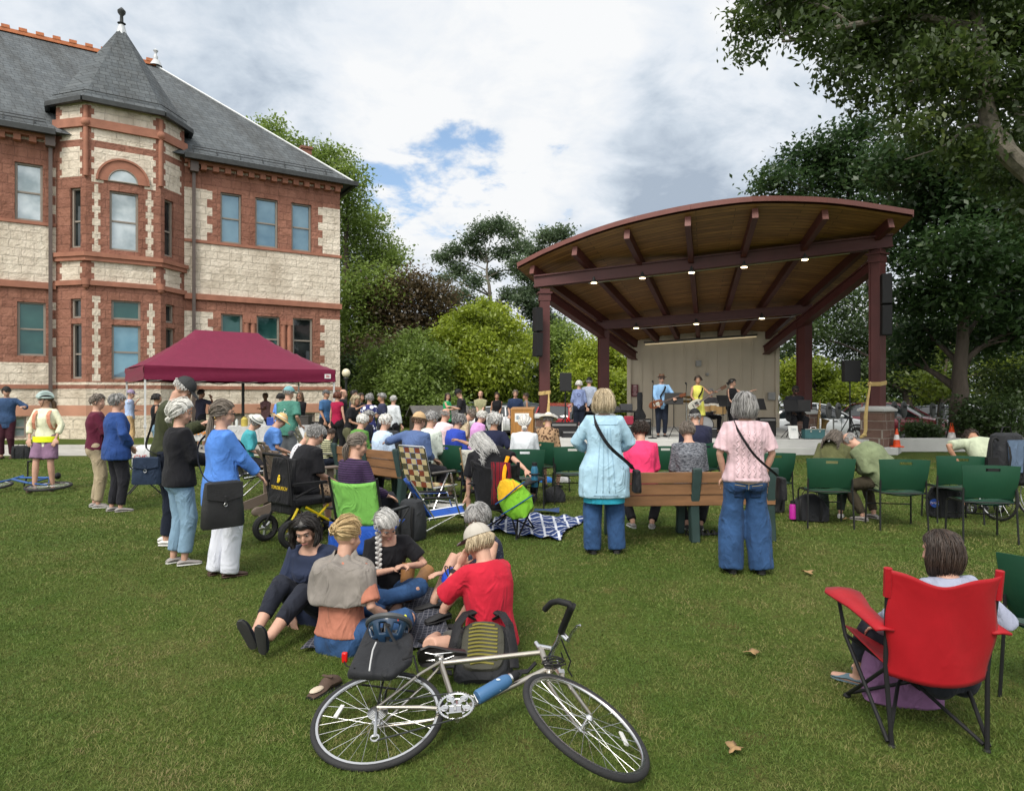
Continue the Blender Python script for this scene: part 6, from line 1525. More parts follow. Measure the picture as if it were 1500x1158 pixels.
  # ========= the bicycle lying in the foreground
FRM=mat('champagne_metal',(.42,.39,.34),.28,.85,var=.08)
ALLOY=mat('alloy',(.62,.62,.62),.25,1.0,var=.08)
def raypl(x,y,c,n):
 r=V(((x-750)/1000,1,(CY-y)/1000));o=V((0,0,HC));t=(c-o).dot(n)/r.dot(n);return o+r*t
RC,RNn=V((-.688,3.51,-.052)),V((-.042,-.292,.956)).normalized()
FC,FN=V((.350,3.235,.045)),V((.481,-.10,.871)).normalized()
BK_O=V((-.2,3.4,-.16))
bike=thing('bicycle','champagne coloured touring bicycle lying on its side in the foreground grass','bicycle',BK_O)
def L_(p):return V(p)-BK_O
def B_(x,y,off=0.0):return L_(raypl(x,y,RC+RNn*off,RNn))
def bikewheel(c,n,R_=.34,nsp=28,seed=0):
 c=L_(c);m=M();m.torus(c,n,R_-.017,.017,56,10,None);w=m.build('wheel',RUBBER,bike)
 x=n.orthogonal().normalized();y=n.cross(x)
 m=M();rings=[]
 for i in range(56):
  a=2*math.pi*i/56;d=x*math.cos(a)+y*math.sin(a)
  rings.append([c+d*r+n*h for r,h in((.318,.012),(.300,.012),(.295,.006),(.295,-.006),(.300,-.012),(.318,-.012))])
 rings.append(rings[0]);m.loft(rings,None,False);m.build('rim',ALLOY,w)
 m=M()
 for i in range(nsp):
  a=2*math.pi*i/nsp;sg=1 if i%2 else-1;b=a+(.9 if(i//2)%2 else-.9)
  m.tube([c+(x*math.cos(b)+y*math.sin(b))*.022+n*sg*.03,c+(x*math.cos(a)+y*math.sin(a))*.297],.00115,4)
 m.build('spokes',ALLOY,w)
 m=M();m.tube([c-n*.05,c-n*.035,c-n*.03,c+n*.03,c+n*.035,c+n*.05],[.008,.022,.014,.014,.022,.008],12);m.build('hub',ALLOY,w)
 a=2.1+seed;d=x*math.cos(a)+y*math.sin(a);q=n.cross(d)
 m=M();m.bar(c+d*.22-q*.045,c+d*.22+q*.045,.022,.012,n);m.build('reflector',mat('clear_reflector',(.6,.6,.58),.15),w,smooth=False,bevel=.003)
 return w,c,x,y
wr_w,rc,_,_=bikewheel(RC,RNn);wf_w,fc,_,_=bikewheel(FC,FN,seed=3.7)
bb,sc_,ht,hb_=B_(669,1043),B_(646,971),B_(794,955),B_(803,979)
m=M();hub_d=rc+RNn*.06;hub_n=rc-RNn*.06
m.tube([bb,sc_+(sc_-bb)*.02],.0155,12);m.tube([sc_,ht],.0150,12);m.tube([bb,hb_],.0165,12);m.tube([hb_+(hb_-ht)*.15,ht+(ht-hb_)*.25],.019,12)
for sg in(1,-1):
 e=rc+RNn*.062*sg
 m.tube([bb+RNn*.022*sg+(rc-bb)*.08,bb+RNn*.045*sg+(rc-bb)*.45,e],[.011,.011,.008],10);m.tube([sc_+RNn*.014*sg,sc_+RNn*.045*sg+(rc-sc_)*.35,e],[.0085,.0085,.007],10)
m.tube([bb-RNn*.036,bb+RNn*.036],.021,14);m.ell(sc_,.02);m.build('frame',FRM,bike)
fx=FN;ax_=(hb_-ht).normalized();cr=hb_+ax_*.035;m=M()
for sg in(1,-1):m.tube([cr+fx*.0*sg,cr+fx*.045*sg+(fc-cr)*.05,cr+fx*.05*sg+(fc-cr)*.55,fc+fx*.05*sg],[.013,.013,.0105,.0075],10)
m.ell(cr,(.022,.022,.022));m.build('fork',FRM,bike)
m=M();st0=ht-ax_*.04;m.tube([ht-ax_*.01,B_(785,941)],.014,12);m.tube([B_(789,946),B_(812,950,.03)],.014,10);m.build('stem',ALLOY,bike)
def FP(x,y,d):return L_(P(x,y,d))
hc_=FP(811,948,3.25);g0,g1=FP(822,925,3.14),FP(837,888,3.02)
m=M();m.tube([FP(806,968,3.38),hc_,FP(816,940,3.2),g0],.0115,10);m.build('handlebar',ALLOY,bike)
m=M();m.tube([g0,g1],.0165,12);m.build('grip',BLACK,bike)
m=M();m.tube([g1,FP(834,884,3.02),FP(818,880,3.05),FP(808,882,3.08),FP(798,892,3.12)],[.015,.0145,.014,.014,.0135],10);m.tube([FP(841,890,3.02),g1],.02,10);m.build('bar_end',BLACK,bike)
m=M();m.tube([FP(826,930,3.15),FP(833,938,3.12),FP(838,926,3.08),FP(846,916,3.04),FP(850,915,3.03)],[.009,.008,.0065,.0055,.005],8);m.tube([FP(823,927,3.15),FP(832,936,3.12)],.012,8);m.build('brake_lever',ALLOY,bike)
m=M()
for k,pts in enumerate((((818,942),(806,955),(800,966),(812,974),(826,968),(822,955)),((822,935),(830,955),(836,968),(832,980),(838,990)),((795,968),(812,964),(826,966),(829,972),(812,976),(797,974),(795,968)),((793,971),(815,968),(828,972),(812,979),(798,977)),((796,963),(810,960),(824,964),(820,972),(800,973)))):
 m.tube([FP(x,y,3.26-.01*k) for x,y in pts],.0042,6)
m.build('cable',BLACK,bike)
m=M();q=cr+(fc-cr)*.2
for sg in(1,-1):m.tube([q+fx*.05*sg,q+fx*.06*sg-ax_*.05,q+fx*.065*sg-ax_*.10],[.009,.008,.005],8)
m.box(q+fx*.06,(.03,.05,.02));m.build('brake',ALLOY,bike)
x=(sc_-bb).normalized();y=RNn.cross(x);m=M();cc=bb+RNn*.045
m.torus(cc,RNn,.088,.006,40,6,None,.003)
for i in range(40):a=2*math.pi*i/40;m.box(cc+(x*math.cos(a)+y*math.sin(a))*.096,(.006,.006,.006))
for i in range(5):
 a=2*math.pi*i/5+.3;d=x*math.cos(a)+y*math.sin(a);m.bar(cc+d*.015,cc+d*.085,.022,.006,RNn);m.torus(cc+d*.06-y*0,RNn,.018,.004,12,5)
m.torus(cc-RNn*.008,RNn,.058,.006,32,6,None,.003);m.build('chainring',ALLOY,bike)
m=M();pd=B_(657+12,1075,.07)+V((0,0,0));dcr=(pd-bb).normalized();m.tube([bb+RNn*.06,bb+RNn*.065+dcr*.16],[.014,.010],8);m.build('crank',ALLOY,bike);m=M();m.tube([bb-RNn*.05,bb-RNn*.055-dcr*.11],[.013,.010],8);m.build('crank',ALLOY,bike)
m=M();pc=bb+RNn*.10+dcr*.165;m.box(pc,(.06,.085,.02),MX((dcr.cross(RNn),dcr,RNn)).transposed());m.tube([pc-RNn*.04,pc+RNn*.04],.007,8)
for k in(-.02,.02):m.bar(pc+dcr*k*2-dcr.cross(RNn)*.035,pc+dcr*k*2+dcr.cross(RNn)*.035,.008,.03,RNn)
m.build('pedal',ALLOY,bike)
m=M();cs=rc+RNn*.05
for i in range(6):m.torus(cs-RNn*.004*i,RNn,.022+.0055*i,.003,24,5,None,.0012)
m.tube([cs-RNn*.03,cs+RNn*.004],.022,14);m.build('cassette',STEEL,bike)
m=M();jy=B_(549,1080,.05);m.tube([cs,cs*.5+jy*.5,jy],[.009,.011,.008],8);m.torus(jy,RNn,.02,.005,14,6);m.torus(cs*.55+jy*.45,RNn,.017,.005,14,6)
m.build('derailleur',ALLOY,bike)
m=M();tgt=(bb-rc).normalized();up_=RNn.cross(tgt)
if up_.dot(sc_-bb)<0:up_=-up_
m.tube([cc+up_*.094,cs+up_*.045],.0042,5);m.tube([cc-up_*.094,jy-up_*.02],.0042,5);m.build('chain',GUT,bike)
sp_=sc_+(sc_-bb).normalized()*.05;fd=(ht-sc_).normalized();up2=(sc_-bb).normalized();m=M();m.tube([sc_,sp_],.0135,10);m.box(sp_,(.05,.04,.035))
for sg in(1,-1):m.tube([sp_-fd*.09+RNn*.03*sg+up2*.03,sp_-fd*.03+RNn*.02*sg+up2*.012,sp_+fd*.04+RNn*.02*sg+up2*.012,sp_+fd*.13+RNn*.005*sg+up2*.03],.0038,6)
m.build('seat_post',ALLOY,bike)
m=M();rings=[]
for t_,w in((-.12,.03),(-.10,.065),(-.05,.075),(0,.055),(.05,.033),(.10,.024),(.145,.018),(.16,.008)):
 c=sp_+fd*t_+up2*(.04+.012*math.cos(t_*20));rings.append([c+RNn*w*math.cos(a)+up2*(.020*math.sin(a)-.02*(abs(math.cos(a))>.8)) for a in[2*math.pi*j/14 for j in range(14)]])
m.loft(rings);m.build('saddle',[mat('black_leather',(.018,.016,.016),.4,var=.2)],bike)
m=M();rk=[B_(612,1002),B_(520,990)]
for sg in(1,-1):m.tube([rk[0]+RNn*.05*sg,rk[1]+RNn*.05*sg],.006,6);m.tube([rk[0]*.5+rk[1]*.5+RNn*.05*sg,rc+RNn*.06*sg],.0055,6)
m.tube([rk[1]+RNn*.05,rk[1]-RNn*.05],.006,6);m.build('rack',DKSTEEL,bike)
m=M();m.tube([B_(690,1018,.02),B_(705,1026,.03),B_(733,1010,.05),B_(720,1003,.05),B_(694,1016,.05),B_(700,1028,.06)],.003,6);m.build('bottle_cage',WHITE,bike)
b0,b1=raypl(699,1021,RC+RNn*.05,RNn),raypl(746,994,RC+RNn*.05,RNn);dd=(b1-b0).normalized();rot=dd.to_track_quat('Z','Y').to_matrix()
bt=thing('bottle','blue metal water bottle held in the white cage of the bicycle','bottle',b0)
m=M();ln=(b1-b0).length;m.lathe([(0,0),(.034,0),(.037,.006),(.037,ln*.86),(.03,ln*.97),(.026,ln),(0,ln)],(0,0,0),20,rot);m.build('bottle_body',mat('blue_powder_coat',(.045,.13,.27),.45,var=.06),bt)
m=M();m.lathe([(.027,ln),(.027,ln+.012),(0,ln+.012)],(0,0,0),18,rot);m.build('collar',ALLOY,bt)
m=M();m.lathe([(.024,ln+.012),(.024,ln+.05),(.02,ln+.055),(0,ln+.055)],(0,0,0),18,rot);m.torus(dd*(ln+.055),RNn,.02,.005,14,6);m.build('bottle_cap',BLACK,bt)
m=M();m.ell(dd*ln*.66+RNn*.037,(.012,.012,.003));m.build('printed_mark',mat('pale_print',(.6,.68,.75),.5),bt)
BAGM=fabric('black_cordura',(.020,.021,.024),var=.2,rough=.7)
def bagpts(m,pts_b,pts_t,n=10):
 m.loft([[V(p) for p in pts_b],[V(b)*.5+V(t)*.5 for b,t in zip(pts_b,pts_t)],[V(p) for p in pts_t]])
pan=thing('pannier_bag','black square pannier bag with grey zip leaning over the rear wheel','bag',P(555,985,3.62))
O_=pan.matrix_basis.translation.copy();O_=V(pan.location);q_=lambda x,y,d:P(x,y,d)-O_
m=M();m.loft([[q_(506,985,3.58),q_(570,990,3.50),q_(602,968,3.60),q_(604,925,3.86),q_(540,912,3.92)],[q_(506,998,3.62),q_(575,1000,3.54),q_(606,975,3.66),q_(608,932,3.92),q_(536,925,4.0)]]);o=m.build('bag_body',BAGM,pan,smooth=True,angle=60)
bv=o.modifiers.new('edge','BEVEL');bv.width=.035;bv.segments=4;o.modifiers.new('sub','SUBSURF').levels=1
m=M();m.tube([q_(541,982,3.50),q_(543,968,3.56),q_(546,952,3.64),q_(551,940,3.70)],.0045,5);m.build('zip',mat('grey_reflective',(.45,.45,.45),.4),pan)
m=M();m.box(q_(505,962,3.75),(.03,.025,.055));m.build('rear_light',mat('red_lens',(.55,.01,.01),.2),pan,bevel=.006)
m=M();m.tube([q_(520,978,3.6),q_(508,975,3.68),q_(504,968,3.74)],.004,5);m.tube([q_(590,965,3.58),q_(606,960,3.62),q_(612,985,3.6)],.006,5);m.build('strap',BLACK,pan)
hl=thing('bicycle_helmet','dark blue vented bicycle helmet lying upside down on the black pannier','helmet',P(568,930,3.86))
NAVY=mat('navy_gloss',(.012,.035,.075),.3,var=.1,coat=.3)
rotH=MX.Rotation(rad(-38),3,'X')@MX.Rotation(rad(15),3,'Z')
def shellgrid(m,nu,nv,fn,hole):
 m.add([fn(i/nu,j/nv) for j in range(nv+1) for i in range(nu)],[(j*nu+i,j*nu+(i+1)%nu,(j+1)*nu+(i+1)%nu,(j+1)*nu+i) for j in range(nv) for i in range(nu) if not hole(i,j)])
m=M();shellgrid(m,48,16,lambda u,v:rotH@V((.118*math.cos(v*1.5)**.8*math.cos(2*math.pi*u),.148*math.cos(v*1.5)**.8*math.sin(2*math.pi*u),.065-.135*math.sin(v*1.5))),lambda i,j:(j in(3,4,5,6,7) and i%6 in(1,2,3)) or(j in(10,11,12) and i%8 in(2,3,4)))
o=m.build('shell',NAVY,hl,angle=50);q=o.modifiers.new('thick','SOLIDIFY');q.thickness=.022;q=o.modifiers.new('round','BEVEL');q.width=.004
m=M();NN=0
for i in range(NN):
 a=2*math.pi*i/NN;pts=[]
 for k in range(7):
  t=k/6*math.pi*.5;r=.128*math.cos(t)+.0;pts.append(rotH@V((r*.86*math.cos(a),r*1.08*math.sin(a),-.125*math.sin(t)+.06)))
 m.tube(pts,[(.030,.014),(.028,.016),(.026,.016),(.022,.014),(.02,.014),(.016,.012),(.012,.01)],8)
for z_,r in((.062,.134),):
 m.tube([rotH@V((r*.88*math.cos(2*math.pi*j/28),r*1.10*math.sin(2*math.pi*j/28),z_)) for j in range(29)],(.016 if z_>0 else .013),8)
m.build('rim',mat('grey_rim',(.06,.065,.07),.5),hl)
m=M()
for i in range(6):
 a=2*math.pi*i/6+.3;m.tube([rotH@V((.105*math.cos(a)*f,.12*math.sin(a)*f,.03-.06*(1-f))) for f in(1,.75,.5)],(.016,.009),6)
m.build('padding',mat('grey_foam',(.22,.22,.23),.9),hl)
m=M();m.tube([rotH@V((-.09,-.05,.05)),rotH@V((-.03,-.14,.02)),rotH@V((.01,-.16,-.06)),rotH@V((.04,-.17,-.10))],(.009,.002),6);m.tube([rotH@V((-.03,-.02,-.0)),rotH@V((-.03,-.11,.06)),rotH@V((-.01,-.15,.0))],(.009,.002),6);m.build('strap',BLACK,hl)
m=M();m.ell(rotH@V((.03,-.135,.045)),(.012,.006,.012),rotH,k=0);m.ell(rotH@V((.075,-.12,.07)),(.010,.005,.014),rotH,k=1);m.build('sticker',[mat('red_sticker',(.45,.05,.03),.4),mat('yellow_sticker',(.6,.6,.02),.4)],hl)
bp2=thing('backpack','grey and yellow ribbed backpack standing behind the bicycle frame','backpack',G(706,1002));bo=V(bp2.location)
GRYP=fabric('olive_grey_panel',(.055,.054,.042),var=.1);YP=mat('mustard_ridge',(.17,.15,.02),.7,var=.1)
rot=MX.Rotation(rad(-56),3,'X')
m=M();rings=[]
for z_,w,dp in((0,.14,.10),(.03,.175,.12),(.16,.19,.13),(.3,.185,.12),(.40,.15,.10),(.44,.09,.07)):
 rings.append([rot@V((w*math.copysign(abs(math.cos(a))**.55,math.cos(a)),dp*math.copysign(abs(math.sin(a))**.55,math.sin(a))+.05,z_)) for a in[2*math.pi*j/24 for j in range(24)]])
m.loft(rings);m.build('bag_body',BAGM,bp2)
m=M();m.loft([[rot@V((w*math.copysign(abs(math.cos(a))**.5,math.cos(a)),y_,.215+.175*math.copysign(abs(math.sin(a))**.6,math.sin(a)))) for a in[2*math.pi*j/24 for j in range(24)]] for y_,w in((-.06,.138),(-.088,.132),(-.094,.11))]);m.build('back_panel',GRYP,bp2)
m=M()
for i in range(11):
 z_=.075+i*.028
 if z_>.33 and z_<.34:continue
 w=.092-.00*i-(.02 if i in(0,10) else 0);m.tube([rot@V((w*(k/4-1),-.096-.004*math.sin(k*.8),z_+.012*math.cos((k/4-1)*1.5))) for k in range(9)],(.0075),6)
m.build('panel_ridge',YP,bp2)
m=M()
for s_ in(-1,1):
 m.tube([rot@V(p) for p in((s_*.07,-.07,.43),(s_*.12,-.13,.42),(s_*.165,-.14,.33),(s_*.19,-.09,.2),(s_*.2,-.05,.08))],(.032,.010),8)
 m.tube([rot@V(p) for p in((s_*.19,-.03,.06),(s_*.28,-.06,.05),(s_*.33,-.09,.09))],(.03,.012),8)
m.tube([rot@V(p) for p in((-.13,-.10,.435),(-.06,-.09,.47),(.06,-.09,.47),(.13,-.10,.435))],(.03,.018),8);m.build('shoulder_strap',BLKF,bp2)
def clog(label,loc,yaw,mtl,inner,s_=1.0):
 t=thing('clog',label,'clog',loc,-rad(yaw));m=M();rings=[]
 for y,w,h in((-.12,.028,.02),(-.09,.036,.03),(-.02,.038,.035),(.02,.042,.075),(.07,.048,.075),(.12,.043,.055),(.145,.02,.03)):rings.append([V((w*math.cos(a)*(1-.2*max(0,math.sin(a))),y,h*.5*(1+math.sin(a)))) for a in[2*math.pi*j/14 for j in range(14)]])
 m.loft(rings);m.build('upper',mtl,t);m=M();m.ell((0,-.06,.034),(.03,.055,.012));m.build('footbed',inner,t);m=M();m.loft([[V((w*math.cos(a),y+.0*a,.012*math.sin(a)+.004)) for a in[2*math.pi*j/10 for j in range(10)]] for y,w in((-.125,.025),(-.08,.042),(.05,.05),(.13,.042),(.15,.015))]);m.build('sole',BLACK,t);m=M();m.box((0,.035,.078),(.075,.02,.006));m.build('strap',mtl,t,bevel=.002)
CLG=mat('brown_suede',(.075,.048,.035),.9,var=.2);FTB=mat('cream_footbed',(.5,.42,.32),.8)
clog('brown suede clog lying alone in the grass left of the rear wheel',G(474,1012),205+180,CLG,FTB)
PBL=fabric('navy_check_wool',(.030,.034,.05),(.12,.12,.14),'plaid',9.0,var=.1)
def blanket(label,corners,mtl,n=26,amp=.012,dy=0.012):
 m=M();bl,br,tr,tl=[V((q.x,q.y,0)) for q in corners];pts=[]
 rg=random.Random(4)
 for j in range(n+1):
  for i in range(n+1):
   u,v=i/n,j/n;p=(bl*(1-u)+br*u)*(1-v)+(tl*(1-u)+tr*u)*v
   p.x+=.03*math.sin(v*7+u*2);p.y+=.03*math.sin(u*8);p.z=gz(p.x,p.y)+.042+amp*(math.sin(u*17+v*5)*math.sin(v*13-u*4)+.6*math.sin(u*31+v*23));pts.append(p)
 m.add(pts,[(j*(n+1)+i,j*(n+1)+i+1,(j+1)*(n+1)+i+1,(j+1)*(n+1)+i) for j in range(n) for i in range(n)])
 o=m.build('blanket',mtl,None,angle=180);o.modifiers.new('wool','SOLIDIFY').thickness=.008
 return tag(o,label,'blanket')
blanket('dark navy checked picnic blanket under the seated group of women',[G(440,958),G(660,952),G(655,868),G(520,862)],PBL)
BBL=fabric('blue_white_plaid',(.020,.045,.16),(.55,.58,.65),'plaid',2.1,var=.08)
blanket('blue and white plaid blanket spread in front of the standing blue tunic',[G(700,778),G(818,794),G(857,762),G(745,754)],BBL,amp=.02)
TANL=mat('tan_leather',(.34,.165,.06),.6,var=.25,bump=.2,bscale=30)
def boot(label,c,yaw,lie):
 t=thing('boot',label,'boot',c,-rad(yaw));r=MX.Rotation(rad(lie),3,'Y');m=M()
 m.tube([r@V(p) for p in((0,-.03,.30),(0,-.03,.2),(0,-.02,.1),(0,.02,.055),(0,.1,.04),(0,.17,.03),(0,.22,.022))],[(.062,.058),(.055,.052),(.048,.052),(.045,.05),(.044,.036),(.036,.026),(.012,.012)],14);m.build('upper',TANL,t)
 m=M();m.box(r@V((0,-.045,.015)),(.06,.06,.035),r);m.box(r@V((0,.1,.006)),(.075,.22,.012),r);m.build('sole',mat('dark_sole',(.05,.03,.02),.7),t,bevel=.005)
q=G(600,886);boot('tan leather boot lying on the picnic blanket',q+V((.0,.1,.09)),-75,70);boot('tan leather boot with toe pointing left beside its fellow',G(585,890)+V((.02,.02,.05)),-80,12)
t=thing('bicycle_helmet','bright blue helmet on the grass between the two women at right of the picnic','helmet',P(665,838,5.35));m=M();rings=[]
for k in range(7):
 a=k/6*math.pi/2;rings.append([V((.10*math.cos(a)*math.cos(u),.125*math.cos(a)*math.sin(u),.10*math.sin(a)-.06)) for u in[2*math.pi*j/20 for j in range(20)]])
m.loft(rings);m.build('shell',mat('cobalt_gloss',(.012,.06,.42),.3),t);m=M()
for k in range(-2,3):m.tube([V((k*.035*math.cos(a),.128*math.sin(a)*1.0,.105*math.cos(a)-.06)) for a in[-1.3+.26*i for i in range(11)]],(.006,.004),6)
m.build('vent_line',BLACK,t)
SAN=mat('black_sandal',(.014,.014,.015),.6)
t=thing('sandals','pair of black strap sandals left on the grass by the bench post','sandals',G(1030,783))
for k,(dx,dy,yw) in enumerate(((-.10,.0,60),(.05,-.03,75))):
 m=M();r=MX.Rotation(-rad(yw),3,'Z');m.loft([[r@V((w*math.cos(a),y,.012*math.sin(a)+.015))+V((dx,dy,0)) for a in[2*math.pi*j/10 for j in range(10)]] for y,w in((-.13,.02),(-.09,.036),(0,.036),(.08,.045),(.13,.02))])
 for y,h in((.06,.05),(-.02,.055),(-.09,.06)):m.tube([r@V((.042*math.cos(a),y,.01+h*math.sin(a)))+V((dx,dy,0)) for a in[math.pi*i/8 for i in range(9)]],(.012,.004),6)
 m.tube([r@V((.036*math.cos(a),-.09-.03*math.sin(a),.05))+V((dx,dy,0)) for a in[math.pi*i/8 for i in range(9)]],.005,6);m.build('sandal',SAN,t)
 # ========= bags on the grass and on people
def softbag(name,label,cat,c,size,mtl,yaw=0,straps=True,taper=.75,parent=None):
 t=thing(name,label,cat,c,-rad(yaw));w,dp,h=(q/2 for q in size);h*=2;m=M();rings=[]
 for f,k in((0,.86),(.06,1.0),(.45,1.02),(.8,.5*(1+taper)),(.95,taper),(1.0,taper*.7)):
  rings.append([V((w*k*math.copysign(abs(math.cos(a))**.5,math.cos(a)),dp*k*math.copysign(abs(math.sin(a))**.6,math.sin(a)),h*f)) for a in[2*math.pi*j/20 for j in range(20)]])
 m.loft(rings);o=m.build('bag_body',mtl,t);d_=o.modifiers.new('folds','DISPLACE');d_.texture=TEXW;d_.strength=.02;d_.texture_coords='LOCAL'
 if straps:
  m=M();m.tube([(-w*.4,0,h*.97),(-w*.25,0,h*1.13),(w*.25,0,h*1.13),(w*.4,0,h*.97)],(.012,.006),6);m.tube([(-w*.5,-dp*1.0,h*.85),(-w*.55,-dp*1.35,h*.5),(-w*.5,-dp*1.0,h*.1)],(.014,.005),6);m.tube([(w*.5,-dp*1.0,h*.85),(w*.55,-dp*1.35,h*.5),(w*.5,-dp*1.0,h*.1)],(.014,.005),6);m.build('strap',BLACK,t)
 return t
softbag('laptop_bag','black laptop bag on the grass behind the blue bicycle','bag',GX(31,17.3),(.46,.16,.33),BAGM,0,True,.92)
t=softbag('backpack','black backpack with round blue patch under the empty green chair','backpack',GX(1383,9.0),(.40,.26,.40),BAGM,12)
m=M();m.lathe([(0,.004),(.055,.004),(.055,0)],(0,0,0),20,MX.Rotation(rad(90),3,'X'));o=m.build('patch',mat('patch_blue',(.02,.08,.4),.6),t,loc=(-.16,-.135,.2));o.rotation_euler=(0,0,-.5)
text('NASA',.036,WHITE,o,(0,-.006,0));m=M();m.bar((-.05,-.006,-.03),(.05,-.006,.035),.006,.003);m.build('red_swoosh',rd,o,smooth=False)
t=softbag('backpack','slumped black backpack under the chair of the long haired person','backpack',GX(1186,8.75),(.46,.3,.34),BAGM,20,taper=.4)
m=M();c=GX(1161,8.7);m.lathe([(0,0),(.04,0),(.04,.16),(.03,.19),(0,.19)],(c.x,c.y,.03),14,None,0);m.lathe([(.03,.19),(.028,.23),(0,.23)],(c.x,c.y,.03),14,None,1);tag(m.build('bottle',[mat('magenta_bottle',(.42,.02,.28),.3),BLACK]),'magenta water bottle beside the slumped black backpack','bottle')
softbag('backpack','grey backpack under the chair half hidden by the wide jeans','backpack',GX(1130,9.4),(.34,.22,.42),fabric('grey_bag',(.06,.062,.068)),0)
softbag('tote_bag','mauve canvas tote bag standing under the red folding chair','bag',V((2.24,3.92,-.16)),(.42,.2,.30),PURP,15,False,.9)
softbag('backpack','dark grey backpack leaning beside the lime chair','backpack',GX(603,7.6),(.30,.24,.45),fabric('charcoal_bag',(.03,.032,.036)),20)
softbag('daypack','black daypack with blue label hung behind the pale blue shirt','backpack',V((*GX(571,12.3).xy,.55)),(.50,.2,.42),BAGM,30)
softbag('bag','dark bag heaped at the feet behind the woman in the cream sun hat','bag',GX(812,10.3),(.34,.25,.22),BAGM,0,False,.5)
for xy,c_,lab in(((800,706),(.03,.14,.42),'small blue bag on the grass behind the plaid blanket'),((825,706),(.45,.45,.45),'crumpled clear plastic bag beside the small blue bag')):
 softbag('pouch',lab,'bag',G(*xy),(.26,.16,.10),fabric('pouch%d'%xy[0],c_),0,False,.5)
def paper(label,c,yaw,w=.3,h=.22,col_=(.7,.68,.62)):
 m=M();pts=[V(((u-.5)*w,(v-.5)*h,.012+.02*math.sin(u*5+v*3)*u)) for v in(0,.33,.66,1) for u in(0,.33,.66,1)];m.add(pts,[(j*4+i,j*4+i+1,j*4+i+5,j*4+i+4) for j in range(3) for i in range(3)])
 o=m.build('newspaper',mat('newsprint%d'%int(col_[0]*100),col_,.9,var=.25,scale=22),None,loc=c,rz=-rad(yaw));o.modifiers.new('th','SOLIDIFY').thickness=.003;return tag(o,label,'paper')
paper('open newspaper on the grass under the webbed lawn chair',GX(650,9.6)+V((0,0,.04)),20,.5,.4);paper('folded paper on the grass below the bending person',GX(690,8.9)+V((0,0,.04)),60,.4,.28)
paper('blue folder on the grass above the plaid blanket',G(801,752)+V((0,0,.04)),5,.34,.2,(.03,.06,.15))
DL_=mat('dry_leaf',(.30,.19,.09),.9,var=.3)
for i,(x,y) in enumerate(((1100,961),(1076,1103),(1183,842),(1240,763))):
 c=G(x,y)+V((0,0,.035));m=M();rg=random.Random(i);n=9
 pts=[V((.045*(1+.35*math.cos(5*a))*math.cos(a),.035*(1+.35*math.cos(5*a))*math.sin(a),.012*math.sin(2*a))) for a in[2*math.pi*k/20 for k in range(20)]]
 m.add([V((0,0,.004))]+pts,[(0,1+k,1+(k+1)%20) for k in range(20)]);o=m.build('dead_leaf',DL_,None,loc=c,rz=i*1.3);o.modifiers.new('th','SOLIDIFY').thickness=.002
 tag(o,('curled brown leaf on the grass left of the red chair','brown leaf on the grass right of the front bicycle wheel','dry leaf on the grass above the red chair','dry leaf on the grass under the leftmost right hand chair')[i],'leaf','fallen leaves')
 # ========= stage equipment
SZ=.4
def SP(x,d,z=SZ):return GX(x,d,z)
SPK=mat('speaker_grille',(.014,.014,.016),.7,var=.3,scale=60)
def line_speaker(label,x,yt,yb,d,rz,w=.26,dp=.32):
 a,b=P(x,yt,d),P(x,yb,d);t=thing('speaker',label,'speaker',(a.x,a.y,b.z),rz,'hung column speakers');h=(a.z-b.z)/2
 for k in range(2):
  m=M();m.box((0,0,h*(k+.5)),(w,dp,h-.02),MX.Rotation(rad(3-4*k),3,'X'));m.build('cabinet',BLACK,t,smooth=False,bevel=.02)
  m=M();m.box((0,-dp/2-.012,h*(k+.5)),(w*.9,.02,h-.08),MX.Rotation(rad(3-4*k),3,'X'));m.build('grille',SPK,t,smooth=False)
 m=M();m.bar((-.0,.12,h*2-.1),(-.0,.35,h*2-.1),.04,.05);m.bar((0,.12,.3),(0,.35,.3),.04,.05);m.build('bracket',DKSTEEL,t,smooth=False)
line_speaker('black hung speaker on the left front column of the bandstand',787.5,450,523,20.3,rad(25),.22,.26)
line_speaker('black hung speaker on the right front column of the bandstand',1298,401,492,18.35,rad(-18),.25,.3)
def stand_speaker(label,x,yt,yb,d,w,zf,yaw=0):
 a,b=P(x,yt,d),P(x,yb,d);t=thing('stand_speaker',label,'speaker',(a.x,a.y,zf),rad(yaw),'speakers on tripod stands');zt,zb=a.z-zf,b.z-zf
 m=M();m.loft([[(sx*w/2*k,sy,z) for sx,sy,k in((-1,-.17,1),(1,-.17,1),(1,.17,.7),(-1,.17,.7))] for z in(zb,zt)]);m.build('cabinet',SPK,t,smooth=False,bevel=.02)
 m=M();m.tube([(0,0,.5),(0,0,zb)],.019,8);m.tube([(0,0,.2),(0,0,zb*.6)],.026,8);m.build('pole',DKSTEEL,t)
 for k in range(3):
  a_=2*math.pi*k/3+.4;m=M();m.tube([(0,0,zb*.52),(.52*math.cos(a_),.52*math.sin(a_),.01)],.015,6);m.tube([(0,0,.25),(.26*math.cos(a_),.26*math.sin(a_),zb*.27)],.009,5);m.build('leg',DKSTEEL,t)
stand_speaker('black speaker on a tripod left of the stage behind the blue tunic',828,546,573,20.3,.36,.2)
stand_speaker('black speaker on a tall tripod beside the right brick pier',1245,528,559,19.4,.46,.0)
RIB=fabric('yellow_caution_cloth',(.50,.36,.15),var=.15)
